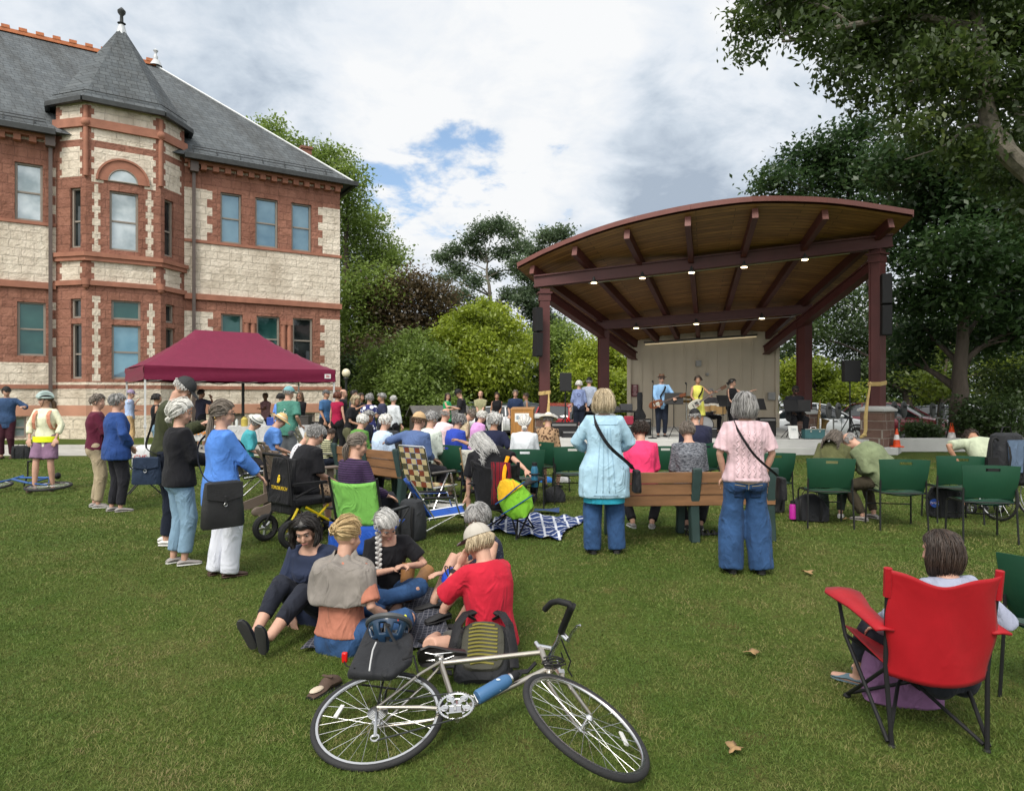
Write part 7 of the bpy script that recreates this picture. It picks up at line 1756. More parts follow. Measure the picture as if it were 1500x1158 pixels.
def ribbon(label,x,d,ytie,pts,ang,w=.30):
 c=GX(x,d);z=HC+(CY-ytie)*d/1000;m=M();r=MX.Rotation(rad(ang),3,'Z')
 for k in range(2):m.tube([V((c.x,c.y,z-.05*k))+r@V((w/2*1.12*a,w/2*1.12*b,.02*a)) for a,b in((-1,-1),(1,-1),(1,1),(-1,1),(-1,-1))],(.010,.035),6)
 q=[P(*p) for p in pts];m.tube(q,[(.02,.035),(.035,.02),(.05,.012),(.045,.02),(.04,.03),(.045,.02)][:len(q)],8);m.ell(q[0],(.05,.04,.06));m.ell(q[-1],(.07,.05,.05));m.tube([q[-1],q[-1]+V((-.13,-.03,-.06))],(.02,.04),6)
 o=m.build('ribbon',RIB);tag(o,label,'ribbon','cloth ribbons tied round the columns')
ribbon('pale yellow cloth ribbon tied round the left front column',797.5,20.8,574,((804,576,20.55),(804,590,20.5),(803,605,20.35),(802,618,20.35)),4)
ribbon('pale yellow cloth ribbon tied round the right front column and pier',1285,18.85,560,((1275,562,18.6),(1271,585,18.45),(1268,610,18.3),(1268,630,18.3),(1266,637,18.3)),34)
def micstand(label,x,d,top=1.55):
 t=thing('microphone_stand',label,'microphone stand',SP(x,d),0,'microphone stands on the stage');m=M();m.lathe([(0,0),(.13,0),(.13,.02),(.02,.04),(.012,.06)],(0,0,0),16);m.tube([(0,0,.05),(0,0,top*.85),(.02,.02,top)],.010,6);m.build('pole',DKSTEEL,t)
 m=M();m.tube([(.02,.02,top),(.03,.12,top+.04)],[.014,.022],8);m.ell((.03,.14,top+.045),.028);m.build('microphone',BLACK,t)
micstand('microphone stand in front of the guitarist in the brown hat',956,19.1,1.55);micstand('microphone stand in front of the bass player in yellow',1005,19.15,1.5);micstand('microphone stand in front of the singer in black',1066,19.2,1.5)
def musicstand(label,x,d,z,w=.5,yaw=0,tilt=25):
 t=thing('music_stand',label,'music stand',SP(x,d),rad(yaw),'music stands on the stage');m=M();r=MX.Rotation(rad(-tilt),3,'X');m.box((0,0,z),(w,.012,.34),r);m.box(V((0,-.03,z-.02))+r@V((0,0,-.16)),(w,.06,.012));m.build('desk',BLACK,t,smooth=False)
 m=M();m.tube([(0,.03,.3),(0,.03,z)],.012,6);m.build('pole',DKSTEEL,t)
 for k in range(3):a_=2*math.pi*k/3;m=M();m.tube([(0,.03,.32),(.28*math.cos(a_),.28*math.sin(a_)+.03,.01)],.010,5);m.build('leg',DKSTEEL,t)
musicstand('music stand between guitarist and bass player',987,19.4,1.12,.52,-14);musicstand('music stand beside the singer in black',1060,19.5,1.05,.4,20);musicstand('music stand behind the grey haired woman in pink sweater',1108,19.9,.95,.55,10)
musicstand('left music stand of the seated saxophonist',1158,18.95,.92,.40,6);musicstand('right music stand of the seated saxophonist',1178,19.0,.92,.34,-25)
WHD=mat('drum_head',(.6,.58,.52),.5);DRW=mat('drum_maple',(.42,.27,.12),.35)
dk=thing('drum_kit','maple drum kit behind the bass player in yellow','drum kit',SP(1035,21.2));r90=MX.Rotation(rad(90),3,'X')
m=M();m.lathe([(0,-.2),(.28,-.2),(.28,.2),(0,.2)],(-.12,0,.29),28,r90,0);m.build('bass_drum',[mat('grey_drum',(.35,.36,.38),.3)],dk)
m=M();m.lathe([(.285,.18),(.285,.215),(.265,.215)],(-.12,0,.29),28,r90);m.build('hoop',BLACK,dk)
for x,z_,r,h in((.40,.62,.20,.30),(-.05,.70,.15,.22),(.2,.72,.15,.22)):
 m=M();m.lathe([(0,0),(r,0),(r,h),(0,h)],(x,-.05,z_),24,MX.Rotation(rad(8),3,'X'));m.lathe([(r*1.02,h*.9),(r*1.02,h),(r*.95,h+.004),(0,h+.004)],(x,-.05,z_),24,MX.Rotation(rad(8),3,'X'),1);m.lathe([(r*1.02,0),(r*1.02,h*.1)],(x,-.05,z_),24,MX.Rotation(rad(8),3,'X'),2);o=m.build('tom_drum',[DRW,WHD,CHROME],dk)
for x,y,z_ in((-.62,0,1.02),(.75,.2,1.12),(-.45,.3,1.15)):
 m=M();m.lathe([(0,.02),(.05,.015),(.2,0),(.2,-.004)],(x,y,z_),24,MX.Rotation(rad(12),3,'X'));m.build('cymbal',mat('brass',(.5,.36,.12),.3,1.0),dk);m=M();m.tube([(x,y,0),(x,y,z_)],.010,6);m.build('cymbal_stand',CHROME,dk)
def amp(label,x,d,w,h,dp=.3,knobs=True,z=SZ):
 t=thing('amplifier',label,'amplifier',GX(x,d,z),0,'amplifiers and cases on the stage');m=M();m.box((0,0,h/2),(w,dp,h));m.build('cabinet',BLACK,t,smooth=False,bevel=.015);m=M();m.box((0,-dp/2-.006,h*.42),(w*.88,.01,h*.7));m.build('grille',SPK,t,smooth=False)
 m=M();m.box((0,-dp/2-.006,h*.88),(w*.88,.01,h*.1));m.build('control_panel',mat('grey_panel',(.2,.2,.2),.4),t,smooth=False)
amp('black amplifier behind the guitarist',938,20.6,.62,.50);amp('black amplifier right of the drum kit',1070,20.4,.40,.42);amp('small black monitor at the bass player feet',1036,19.35,.5,.3);amp('black amplifier beside the saxophonist',1122,20.2,.5,.55);amp('low black case left of the guitarist',925,19.8,.8,.36)
t=thing('guitar_case','black soft guitar case standing by the wall poster','guitar case',SP(937,21.8),rad(-8));m=M();m.loft([[V((w*math.cos(a)+.10*z_*.0,.07*math.sin(a)-.12*z_,z_)) for a in[2*math.pi*j/16 for j in range(16)]] for z_,w in((0,.10),(.05,.2),(.25,.23),(.42,.17),(.55,.20),(.68,.14),(.78,.085),(1.2,.09),(1.3,.07))]);m.build('case',BAGM,t)
m=M();m.tube([(.02,-.16,.75),(.06,-.2,.9),(.02,-.19,1.0)],.012,6);m.build('handle',BLACK,t)
t=thing('mixing_desk','equipment table with mixer left of the guitarist','mixer',SP(895,20.3));m=M();m.box((0,0,.72),(1.5,.55,.04))
for sx in(-.7,.7):m.tube([(sx,0,0),(sx,0,.72)],.02,6)
m.build('table',BLACK,t,smooth=False);m=M();m.box((-.1,-.05,.80),(.7,.4,.09),MX.Rotation(rad(12),3,'X'));m.box((.45,.05,.85),(.35,.3,.2));m.build('console',mat('console_grey',(.05,.05,.055),.4),t,smooth=False,bevel=.01);m=M();m.box((-.35,.15,1.05),(.36,.03,.25),MX.Rotation(rad(-15),3,'X'));m.build('laptop',mat('laptop_grey',(.2,.2,.21),.3,.5),t,smooth=False)
m=M();c=SP(921,20.0);m.box((c.x,c.y,SZ+.35),(.28,.05,.5));m.box((c.x,c.y+.1,SZ+.1),(.26,.26,.05));tag(m.build('chair',mat('crimson_seat',(.30,.02,.05),.6),bevel=.03),'crimson seat back beside the low black case','chair')
amp('rack of equipment on the grass left of the stage behind the tunic',826,20.0,.8,.62,z=.2);amp('black equipment case beside the left brick pier',838,19.6,.6,.4,z=.2)
m=M();c=SP(1162,18.78);r=MX.Rotation(rad(-12),3,'X');m.box((c.x,c.y,SZ+.19),(.26,.012,.36),r);m.bar((c.x,c.y+.02,SZ+.3),(c.x,c.y+.17,SZ+.01),.02,.01);o=tag(m.build('sign',mat('white_card',(.75,.75,.73),.6)),'white card sign propped on the stage edge by the teal case','sign')
text('TIPS',.075,mat('grey_print',(.25,.3,.32),.6),o,(c.x,c.y-.022,SZ+.27),(math.pi/2-rad(12),0,0));m=M();m.ell((c.x-.05,c.y-.0,SZ+.12),(.03,.012,.03));m.box((c.x+.03,c.y-.0,SZ+.19),(.12,.01,.012),r);m.build('print',GUT,o)
t=thing('toolbox','teal metal tool case on the right front edge of the stage','toolbox',SP(1191,18.85));m=M();m.box((0,0,.14),(.54,.28,.25));m.build('case',mat('teal_paint',(.055,.15,.16),.4),t,smooth=False,bevel=.015);m=M();m.box((0,0,.275),(.55,.29,.02));m.box((-.12,-.145,.22),(.05,.02,.05));m.box((.12,-.145,.22),(.05,.02,.05));m.tube([(-.08,0,.29),(-.06,0,.33),(.06,0,.33),(.08,0,.29)],.01,6);m.build('latch',CHROME,t)
BRS=mat('aged_brass',(.28,.19,.08),.35,.9,var=.2)
t=thing('saxophone','brass saxophone standing on the stage beside the right rear pier','saxophone',SP(1200,19.5));m=M();m.tube([(.0,0,1.02),(.03,0,1.06),(.02,0,.98),(-.02,0,.6),(-.05,0,.22),(-.02,0,.10),(.06,0,.08),(.11,0,.18),(.14,0,.40),(.17,-.02,.52)],[.012,.014,.02,.03,.042,.05,.055,.06,.075,.12],10)
for i in range(9):m.ell((.01-i*.007,-.045,.9-i*.075),(.02,.012,.02));m.tube([(.03,-.03,.95-i*.07),(.0,-.04,.9-i*.07)],.006,4)
m.build('horn',BRS,t);m=M();
for k in range(3):a_=2*math.pi*k/3;m.tube([(0,0,.25),(.2*math.cos(a_),.2*math.sin(a_),.01)],.009,5)
m.build('stand',DKSTEEL,t)
OAK=mat('oak_veneer',(.36,.17,.045),.45,var=.2,scale=4,stretch=(6,6,1))
t=thing('lectern','oak lectern with a white notice facing the audience','lectern',GX(766,19.5,gz(0,19)),rad(-6));m=M();m.box((-.0,-.30,.62),(.60,.02,1.18));m.build('front_panel',OAK,t,smooth=False,bevel=.004)
m=M();m.box((.30,.0,.62),(.025,.58,1.18));m.box((-.30,0,.62),(.025,.58,1.18));m.build('side_panel',OAK,t,smooth=False);m=M();m.box((0,0,1.23),(.66,.64,.03),MX.Rotation(rad(4),3,'X'));m.box((0,-.315,.04),(.64,.03,.08));m.build('top',OAK,t,smooth=False,bevel=.006)
for sx in(-1,1):m=M();m.box((sx*.29,-.305,.62),(.05,.03,1.18));m.build('frame',OAK,t,smooth=False)
m=M();m.box((0,-.314,.98),(.40,.006,.24));nt_=m.build('notice',WHITE,t,smooth=False);bl_p=mat('blue_grey_print',(.10,.17,.26),.6);text('Park &',.075,bl_p,nt_,(.07,-.320,1.02));text('RECREATION',.034,bl_p,nt_,(.07,-.320,.94));m=M();m.torus((-.12,-.319,.98),(0,1,0),.045,.008,20,6);m.box((-.12,-.319,.98),(.03,.004,.05));m.build('crest',bl_p,nt_)
m=M();c=GX(736,19.3);m.box((c.x,c.y,.62),(.03,.55,.9));m.box((c.x,c.y+.25,.1),(.03,.05,.2));m.box((c.x,c.y-.25,.1),(.03,.05,.2));tag(m.build('easel_board',WHITE,bevel=.004),'white board on the grass left of the lectern','board')
# ========= street furniture, cones, cars
ORG_=mat('cone_orange',(.72,.07,.008),.45);REF=mat('cone_reflective',(.75,.72,.70),.3)
def cone(label,c,h,base=True):
 t=thing('traffic_cone',label,'traffic cone',c,0,'orange traffic cones');k=h/.7;m=M();m.lathe([(.135*k,.03),(.108*k,.28*k)],(0,0,0),20,None,0);m.lathe([(.070*k,.47*k),(.030*k,.70*k),(0,.70*k)],(0,0,0),20,None,0);m.lathe([(.108*k,.28*k),(.070*k,.47*k)],(0,0,0),20,None,1);m.build('cone_body',[ORG_,REF],t)
 m=M();m.box((0,0,.015),(.38*k,.38*k,.03));m.build('base',ORG_,t,smooth=False,bevel=.008)
cone('orange traffic cone on the grass by the thick tree trunk',G(1394,660),.80);cone('orange traffic cone on the stage step beside the right pier',GX(1313.5,18.55,.2),.50)
def parkmeter(label,x,d,zt=1.45):
 zb=gz((x-750)*d/1000,d);t=thing('parking_meter',label,'parking meter',GX(x,d,zb),0,'twin headed parking meters');m=M();m.tube([(0,0,0),(0,0,zt*.68)],.03,8);m.bar((-.2,0,zt*.68),(.2,0,zt*.68),.05,.05);m.build('post',mat('meter_post',(.16,.165,.16),.5,.3),t)
 for sx in(-1,1):
  m=M();m.loft([[V((sx*.19+w*math.cos(a),.075*math.sin(a),z)) for a in[2*math.pi*j/14 for j in range(14)]] for z,w in((zt*.70,.06),(zt*.78,.11),(zt*.92,.13),(zt*1.02,.115),(zt*1.09,.06),(zt*1.11,.01))]);h=m.build('meter_head',mat('meter_grey',(.06,.063,.064),.45),t);m=M();m.box((sx*.19,-.078,zt*.97),(.12,.012,.09));m.build('meter_window',BLACK,h)
parkmeter('twin parking meter in front of the silver car',1221,27.4,1.5);parkmeter('twin parking meter right of the brick pier before the maroon car',1317,26.6,1.55);parkmeter('twin parking meter far right beside the dark trunk',1373,28.5,1.5)
t=thing('street_lamp','black lamp post with a round cream globe by the building corner','street lamp',GX(507,26.5,0));m=M();m.lathe([(0,0),(.14,0),(.14,.1),(.09,.16),(.07,.5),(.055,.6),(.05,2.15),(.08,2.2),(.10,2.26),(.06,2.32)],(0,0,0),14);m.build('post',GUT,t);m=M();m.ell((0,0,2.47),(.16,.16,.17),None,18,12);m.build('globe',mat('cream_globe',(.68,.62,.45),.35,var=.05),t)
t=thing('shed','small dark weathered shed among the bushes behind the green dress','shed',GX(643,29,-.35),rad(20));m=M();m.box((0,0,.55),(2.2,1.6,1.1));m.build('wall',mat('weathered_wood',(.06,.05,.042),.9,var=.3),t,smooth=False);m=M();m.bar((0,-.95,1.05),(0,0,1.5),2.5,.06);m.bar((0,.95,1.05),(0,0,1.5),2.5,.06);m.build('roof',mat('shed_shingle',(.09,.085,.08),.9,var=.3),t,smooth=False)
def car(label,loc,rz,colr,kind='suv',cat='car',L0=4.5,Hh=1.62,metal=.3):
 t=thing('parked_car',label,cat,loc,rz,'cars parked behind the bandstand')
 pt_=mat('paint_'+colr[0],colr[1],.28,metal,var=.04,coat=.6);k=Hh/1.62;x=L0/4.5
 body=[(-2.2,.42,.80),(-2.18,.95,.84),(-2.05,1.02,.86),(-.9,1.04,.90),(.75,1.02,.90),(1.3,.98,.88),(1.95,.86,.82),(2.2,.70,.72),(2.25,.42,.70)]
 m=M();n=18
 def ring(px_,z0,z1,w):return[V((px_*x,yy,zz)) for yy,zz in((-w*.94,z0),(-w,z0+.12),(-w*1.0,(z0+z1)/2),(-w*.97,z1-.08),(-w*.86,z1),(0,z1+.02),(w*.86,z1),(w*.97,z1-.08),(w,(z0+z1)/2),(w,z0+.12),(w*.94,z0))]
 m.loft([ring(px_,.26,zt*k,w) for px_,zt,w in body]);m.build('body',pt_,t,angle=50)
 rf=[(-2.1,1.02,.72),(-1.75,1.50,.66),(-1.2,1.60,.66),(-.2,1.62,.67),(.45,1.52,.66),(1.25,1.02,.70)] if kind=='suv' else[(-1.9,1.0,.70),(-1.3,1.38,.62),(-.5,1.46,.63),(.2,1.42,.62),(1.15,1.0,.68)]
 def hs(px_,zt,w):return[V((px_*x,yy,zz)) for yy,zz in((-.86*.98,.98*k),(-(.86+w)/2,(.98+(zt-.98)*.55)*k),(-w,(zt-.06)*k if zt>1.1 else .985*k),(-w*.8,zt*k),(0,zt*k+.015),(w*.8,zt*k),(w,(zt-.06)*k if zt>1.1 else .985*k),((.86+w)/2,(.98+(zt-.98)*.55)*k),(.86*.98,.98*k))]
 m=M();m.loft([hs(*q) for q in rf]);m.build('greenhouse',mat('car_glass',(.012,.016,.018),.05,var=.05,spec=.8),t,angle=50)
 m=M();m.loft([[V((q[0]*x,yy*q[2],(q[1]-.02)*k+(.035 if abs(yy)<.9 else .0))) for yy in(-.98,-.85,-.4,.4,.85,.98)] for q in rf[1:-1]]);
 for q0,q1 in((rf[-1],rf[-2]),(rf[0],rf[1])):
  for sy in(-1,1):m.bar((q0[0]*x,sy*q0[2]*1.03,q0[1]*k),(q1[0]*x,sy*q1[2]*.99,(q1[1]-.04)*k),.06,.05)
 for px_ in(-.15,-1.15):
  for sy in(-1,1):m.bar((px_*x,sy*.83,1.0*k),(px_*x,sy*.665,1.55*k if kind=='suv' else 1.40*k),.06,.05)
 m.build('roof',pt_,t,smooth=False)
 for sx in(-1.38,1.38):
  for sy in(-1,1):
   m=M();wheel(m,(sx*x,sy*.80,.33),(0,1,0),.335,.2,.62,0,1,7);m.build('wheel',[RUBBER,ALLOY],t)
  m=M()
  for sy in(-1,1):m.torus((sx*x,sy*.90,.34),(0,1,0),.39,.03,20,6,None,.02)
  m.build('wheel_arch',BLACK,t)
 for sy in(-1,1):
  m=M();m.ell((2.08*x,sy*.62,.80*k),(.16,.16,.07));m.build('headlight',mat('headlamp',(.6,.62,.65),.1,.3),t);m=M();m.ell((-2.17*x,sy*.68,.92*k),(.06,.12,.16));m.build('tail_light',mat('red_lens',(.55,.01,.01),.2),t)
  m=M();m.ell((.72*x,sy*1.0,1.08*k),(.1,.1,.075));m.build('mirror',pt_,t)
  m=M()
  for px_ in(-.15,.75,-1.05):m.box((px_*x,sy*.898,.72*k),(.012,.012,.5*k))
  m.box((-.4*x,sy*.905,.88*k),(.18,.02,.03));m.box((.5*x,sy*.905,.88*k),(.18,.02,.03));m.build('door_trim',mat('door_gap',(.03,.03,.03),.5),t,smooth=False)
 m=M();m.box((2.235*x,0,.55*k),(.06,1.1,.26));m.box((0,-.895,.30),(2.2*x,.05,.12));m.box((0,.895,.30),(2.2*x,.05,.12));m.box((-2.2*x,0,.45),(.05,1.5,.2));m.build('grille',BLACK,t,smooth=False,bevel=.02)
 m=M();m.box((-2.21*x,0,.78*k),(.02,.5,.12));m.build('number_plate',WHITE,t,smooth=False)
 return t
def CP(x,d):return GX(x,d,-.345)
car('silver grey SUV parked behind the right rear pier',CP(1194,29.5),rad(-4),('bright_silver',(.60,.63,.66)),'suv',metal=.05)
car('maroon SUV with bright headlamp right of the brick pier',CP(1310,31.5),rad(-48),('maroon',(.14,.012,.02)),'suv')
car('charcoal car with sloping roof behind the maroon SUV',CP(1388,34),rad(-40),('charcoal',(.05,.055,.062)),'saloon')
car('silver saloon behind the charcoal car near the trunk',CP(1420,39),rad(-40),('pale_silver',(.5,.52,.54)),'saloon')
car('dark plum SUV behind the silver SUV',CP(1255,37),rad(-20),('plum',(.05,.016,.024)),'suv')
car('grey blue saloon at the far right behind the trunk',CP(1480,44),rad(-40),('greyblue',(.18,.2,.23)),'saloon')
car('red hatchback with its rear towards the stage left of the tripod speaker',CP(828,30),rad(70),('red',(.32,.012,.016)),'suv')
car('dark green SUV behind the left front pier',CP(776,33),rad(12),('darkgreen',(.012,.03,.025)),'suv')
car('white car behind the black tank top woman',CP(742,32),rad(8),('white',(.62,.63,.64)),'saloon')
car('silver car glimpsed behind the khaki shirted man',CP(692,36),rad(5),('silver',(.42,.46,.50)),'suv')
t=thing('signboard','black leaning signboard behind the low concrete wall','signboard',GX(1396,20.6,0),0);m=M();m.box((0,0,.48),(.07,.5,.95),MX.Rotation(rad(12),3,'Y'));m.build('panel',BLACK,t,bevel=.01);m=M();m.bar((-.25,0,.02),(.06,0,.62),.04,.03);m.build('leg',DKSTEEL,t)
# ========= blue bicycle at the left, on its side
t=thing('bicycle','blue bicycle lying flat on the grass at the helmeted woman feet','bicycle',G(40,722));bo=V(t.location);BLU_=mat('blue_frame_paint',(.035,.11,.33),.3,.3)
rx=MX.Rotation(rad(8),3,'Y')
def bw(cx,cy,tilt):
 m=M();nn=(MX.Rotation(rad(tilt),3,'X')@V((0,0,1)));c=V((cx,cy,.10));m.torus(c,nn,.32,.022,40,8,0);m.torus(c,nn,.295,.008,40,6,1);w=m.build('wheel',[RUBBER,ALLOY],t);x=nn.orthogonal().normalized();y=nn.cross(x);m=M()
 for i in range(20):a=2*math.pi*i/20;m.tube([c,c+(x*math.cos(a)+y*math.sin(a))*.295],.0015,4)
 m.tube([c-nn*.05,c+nn*.05],.016,8);m.build('spokes',ALLOY,w)
bw(.28,.1,4);bw(-.75,.15,6);m=M()
for a_,b_,r in(((.28,.1,.12),(-.12,.2,.14),.012),((-.12,.2,.14),(-.05,.62,.18),.016),((-.05,.62,.18),(-.55,.6,.18),.017),((-.12,.2,.14),(-.6,.48,.17),.02),((.28,.1,.12),(-.05,.6,.18),.010),((-.6,.5,.17),(-.75,.15,.12),.014),((-.6,.5,.17),(-.55,.68,.2),.02)):m.tube([a_,b_],r,8)
m.build('frame',BLU_,t);m=M();m.tube([(-.5,.72,.45),(-.52,.74,.2),(-.56,.70,.02)],.013,8);m.tube([(-.5,.72,.45),(-.40,.66,.46)],.017,8);m.build('handlebar',BLACK,t);m=M();m.ell((.02,.72,.2),(.05,.13,.06),MX.Rotation(.5,3,'Z'));m.build('saddle',BLACK,t)
t=thing('folding_chair','folding chair with pale seat heaped with white shopping bags','folding chair',GX(214,10.9),-rad(70));m=M()
for s_ in(-1,1):m.tube([(s_*.24,-.28,.0),(s_*.24,.1,.47),(s_*.24,.15,.47)],.011,7);m.tube([(s_*.22,.30,0),(s_*.22,-.2,.50),(s_*.22,-.32,.88)],.011,7);m.tube([(s_*.25,-.28,.62),(s_*.25,.18,.64),(s_*.23,.2,.46)],.010,7)
m.build('frame',DKSTEEL,t);m=M();m.box((0,.02,.46),(.44,.42,.03));m.build('seat',WHITE,t,bevel=.01);m=M();m.box((0,-.29,.75),(.44,.02,.26),MX.Rotation(rad(-18),3,'X'));m.build('backrest',WHITE,t,bevel=.01)
PLB=fabric('white_plastic_bag',(.62,.63,.64),var=.06,rough=.35)
b_=softbag('shopping_bag','white plastic shopping bag with red lettering on the folding chair','bag',GX(216,10.8,.48),(.42,.26,.34),PLB,-10,False,.7);text('CVS',.11,mat('bag_red',(.5,.02,.02),.5),b_,(-.06,-.135,.15))
softbag('paper_bag','yellow printed bag lying on the seat of the folding chair','bag',GX(222,10.75,.475),(.3,.2,.06),fabric('yellow_print_bag',(.6,.52,.05),(.1,.1,.04),'spots',26,wide=.3),0,False,.9)
# ========= the people
def F(name,r,g,b,pat=None,c2=None,**k):return fabric('cloth_'+name,lin(r,g,b),lin(*c2) if c2 else None,pat,**k)
SHB=mat('black_shoe',(.02,.02,.021),.55);SHW=mat('white_shoe',(.62,.61,.59),.6);SHG=mat('grey_shoe',(.28,.26,.25),.8);SHBR=mat('brown_shoe',(.07,.04,.03),.6);SOLE=mat('white_sole',(.6,.6,.58),.6)
NAVYJ=F('navy_denim',28,34,48);DEN=F('denim',44,72,110,var=.3);LDEN=F('light_denim',120,148,170,var=.14);BLKC=F('black',26,26,30);KHA=F('khaki',165,150,125);DKT=F('dark_trousers',34,34,40);WHT=F('white_jean',205,208,218,var=.05)
LEATH=mat('black_leather_bag',(.022,.022,.023),.45,var=.25,bump=.2,bscale=40)
GRP='people at the concert'
def pp(*a,**k):k.setdefault('group',GRP);return person(*a,**k)
def ringbelt(J,name,t,w,mtl,grow=1.22,rx_=.17,ry_=.12):
 p,r,f,u=J['frame'](t);s=J['s'];m=M()
 rings=[[p+r*(rx_*s*grow*g_*math.cos(a))+f*(ry_*s*grow*g_*math.sin(a))+u*h for a in[2*math.pi*j/28 for j in range(28)]] for h,g_ in((-w,.98),(-w*.9,1.03),(w*.9,1.03),(w,.98),(0,.8),(-w,.98))]
 m.loft(rings,None,False);return m.build(name,mtl,J['root'])
def crossbag(J,label,side,size,mtl,strapm,w=.02,out=.03,drop=-.12,back=.0,girth=1.0,name='shoulder_bag',flap=True):
 s=J['s'];fr=J['frame'];pts=[]
 def at(t,x,y):p,r,f,u=fr(t);return p+r*x*s+f*y*s
 g=girth
 pts=[at(drop+.02,side*(.20*g+out),.0),at(.05,side*.17*g,-.13*g-out),at(.22,side*.03,-.155*g-out),at(.40,-side*.08,-.155-out*.7),at(.50,-side*.115,-.08),at(.535,-side*.115,.0),at(.50,-side*.11,.09),at(.36,-side*.04,.16*g+out),at(.15,side*.10,.15*g+out),at(drop+.04,side*(.20*g+out),.06)]
 sm=[]
 for i in range(len(pts)-1):
  p0,p1,p2,p3=pts[max(i-1,0)],pts[i],pts[i+1],pts[min(i+2,len(pts)-1)]
  for k in range(4):
   q=k/4;sm.append(.5*((2*p1)+(p2-p0)*q+(2*p0-5*p1+4*p2-p3)*q*q+(3*p1-p0-3*p2+p3)*q**3))
 sm.append(pts[-1]);W_=MX.Translation(J['root'].location)@MX.Rotation(J['root'].rotation_euler.z,4,'Z')
 c=at(drop-size[2]/2,side*(.20*g+out+size[1]/2),back)
 wl=W_@c;t=thing(name,label,'bag',wl,J['root'].rotation_euler.z);m=M()
 m.tube([q-c for q in sm],(w,.004) if abs(w)>0 else w,6);m.build('strap',strapm,t)
 m=M();d,th,h=size[0]/2,size[1]/2,size[2]/2;rings=[]
 for f_,k in((-1,.96),(-.9,1.04),(-.2,1.0),(.6,.9),(.95,.84),(1,.7)):rings.append([V((th*k*math.copysign(abs(math.cos(a))**.6,math.cos(a)),d*k*math.copysign(abs(math.sin(a))**.5,math.sin(a)),h*f_)) for a in[2*math.pi*j/20 for j in range(20)]])
 m.loft(rings);m.build('bag_body',mtl,t)
 if flap:
  m=M();sx=side;m.loft([[V((sx*(th*1.0+o_),y,z)) for y,z in((-d*.86,h*.95),(d*.86,h*.95),(d*.88,h*.30),(0,h*.12),(-d*.88,h*.30))] for o_ in(.0,.012)]);m.bar((sx*(th+.015),0,h*.4),(sx*(th+.015),0,-h*.05),.02,.006,(sx,0,0));m.build('flap',mtl,t,smooth=False,bevel=.004)
  m=M();m.torus((sx*(th+.02),0,h*.02),(1,0,0),.014,.003,12,5);m.build('buckle',STEEL,t)
 return t
pp('man in black cap and navy shirt standing at the left edge',10,17.3,1.80,165,female=False,top=F('navy_shirt',50,72,105,'spots',(70,95,130),scale=40,wide=.2),sleeve=.62,top_len=.2,loose=.022,bottom=F('maroon_chino',60,28,38),shoes=SHBR,hair=('short','darkbrown'),hat='cap',hatm=BLACK,glasses=2,face=True,armL=(-.42,.22,.32),polL=(-.6,-.3,-.5),armR=(.2,.12,.0),head=(-35,0,0))
J=pp('woman in pale bicycle helmet with yellow belt and mauve shorts',67,11.5,1.62,172,top=F('pale_yellow_shirt',225,225,195),top_len=.16,sleeve=.82,bottom=F('mauve_shorts',128,100,125),leg=.42,lflare=1.3,shoes=SHBR,shoe='sandal',hair=('pony','brown'),hopt=dict(L_=.16),hat='helmet',hatm=[mat('mint_helmet',(.42,.52,.50),.35),BLACK],glasses=2,face=True,head=(52,0,0),armR=(.22,.10,.0),armL=(-.22,.10,.0),polR=(1,-.6,-.2),polL=(-1,-.6,-.2),feet=((.13,.12,0),(-.12,.0,0)))
ringbelt(J,'belt',-.02,.05,mat('hi_vis_yellow',(.72,.80,.01),.5),1.22)
SALM=F('salmon_strap',205,140,115);m=M()
for sx in(-1,1):
 q=[]
 for t_,x,y in((.505,.10,-.02),(.50,.105,.07),(.42,.115,.155),(.30,.125,.165),(.18,.145,.10),(.16,.17,.0)):p,r,f,u=J['frame'](t_);q.append(p+r*sx*x*J['s']+f*y*J['s'])
 m.tube(q,(.028,.008),8)
m.build('rucksack_strap',SALM,J['root']);m=M();p,r,f,u=J['frame'](.3);m.ell(p-f*.2,(.14,.08,.2));m.build('rucksack',SALM,J['root'])
pp('person in maroon sweater and khaki trousers with folded arms',141,9.75,1.60,62,girth=1.12,top=F('maroon_sweater',88,30,50),sleeve=.95,top_len=.08,bottom=KHA,shoes=(SHG,SOLE),hair=('short','greybrown'),armR=(-.02,.25,.22),armL=(.05,.27,.19),polR=(1,-.4,-.3),polL=(-1,-.4,-.3),head=(15,0,0))
pp('grey haired person in blue hooded jacket with hands in pockets',170,9.42,1.60,42,girth=1.14,top=F('royal_jacket',40,68,125),sleeve=.98,top_len=.17,flare=1.12,loose=.022,bottom=DKT,shoes=SHG,hair=('short','grey'),hopt=dict(L_=.06,vol=.028),armR=(.19,.14,.04),armL=(-.19,.14,.04),polR=(1,-.8,0),polL=(-1,-.8,0),head=(25,0,0))
pp('man in lilac cap and pale blue shirt near the tent leg',190,19.6,1.74,70,female=False,top=F('pale_blue_shirt',165,185,220),sleeve=.35,top_len=.04,bottom=F('tan_chino',190,160,115),shoes=SHBR,hair=('short','grey'),hat='cap',hatm=mat('lilac_cap',lin(150,135,165),.7),armR=(.05,.18,.46),armL=(-.06,.22,.22),head=(10,10,0),face=True)
pp('woman in black sleeveless top with hand on hip behind tent leg',229,15.8,1.62,60,top=BLKC,sleeve=0,top_len=.04,bottom=LDEN,shoes=SHW,hair=('bob','black'),hopt=dict(L_=.05),armL=(-.17,.06,.08),polL=(-1,-.5,0),skin='tan')
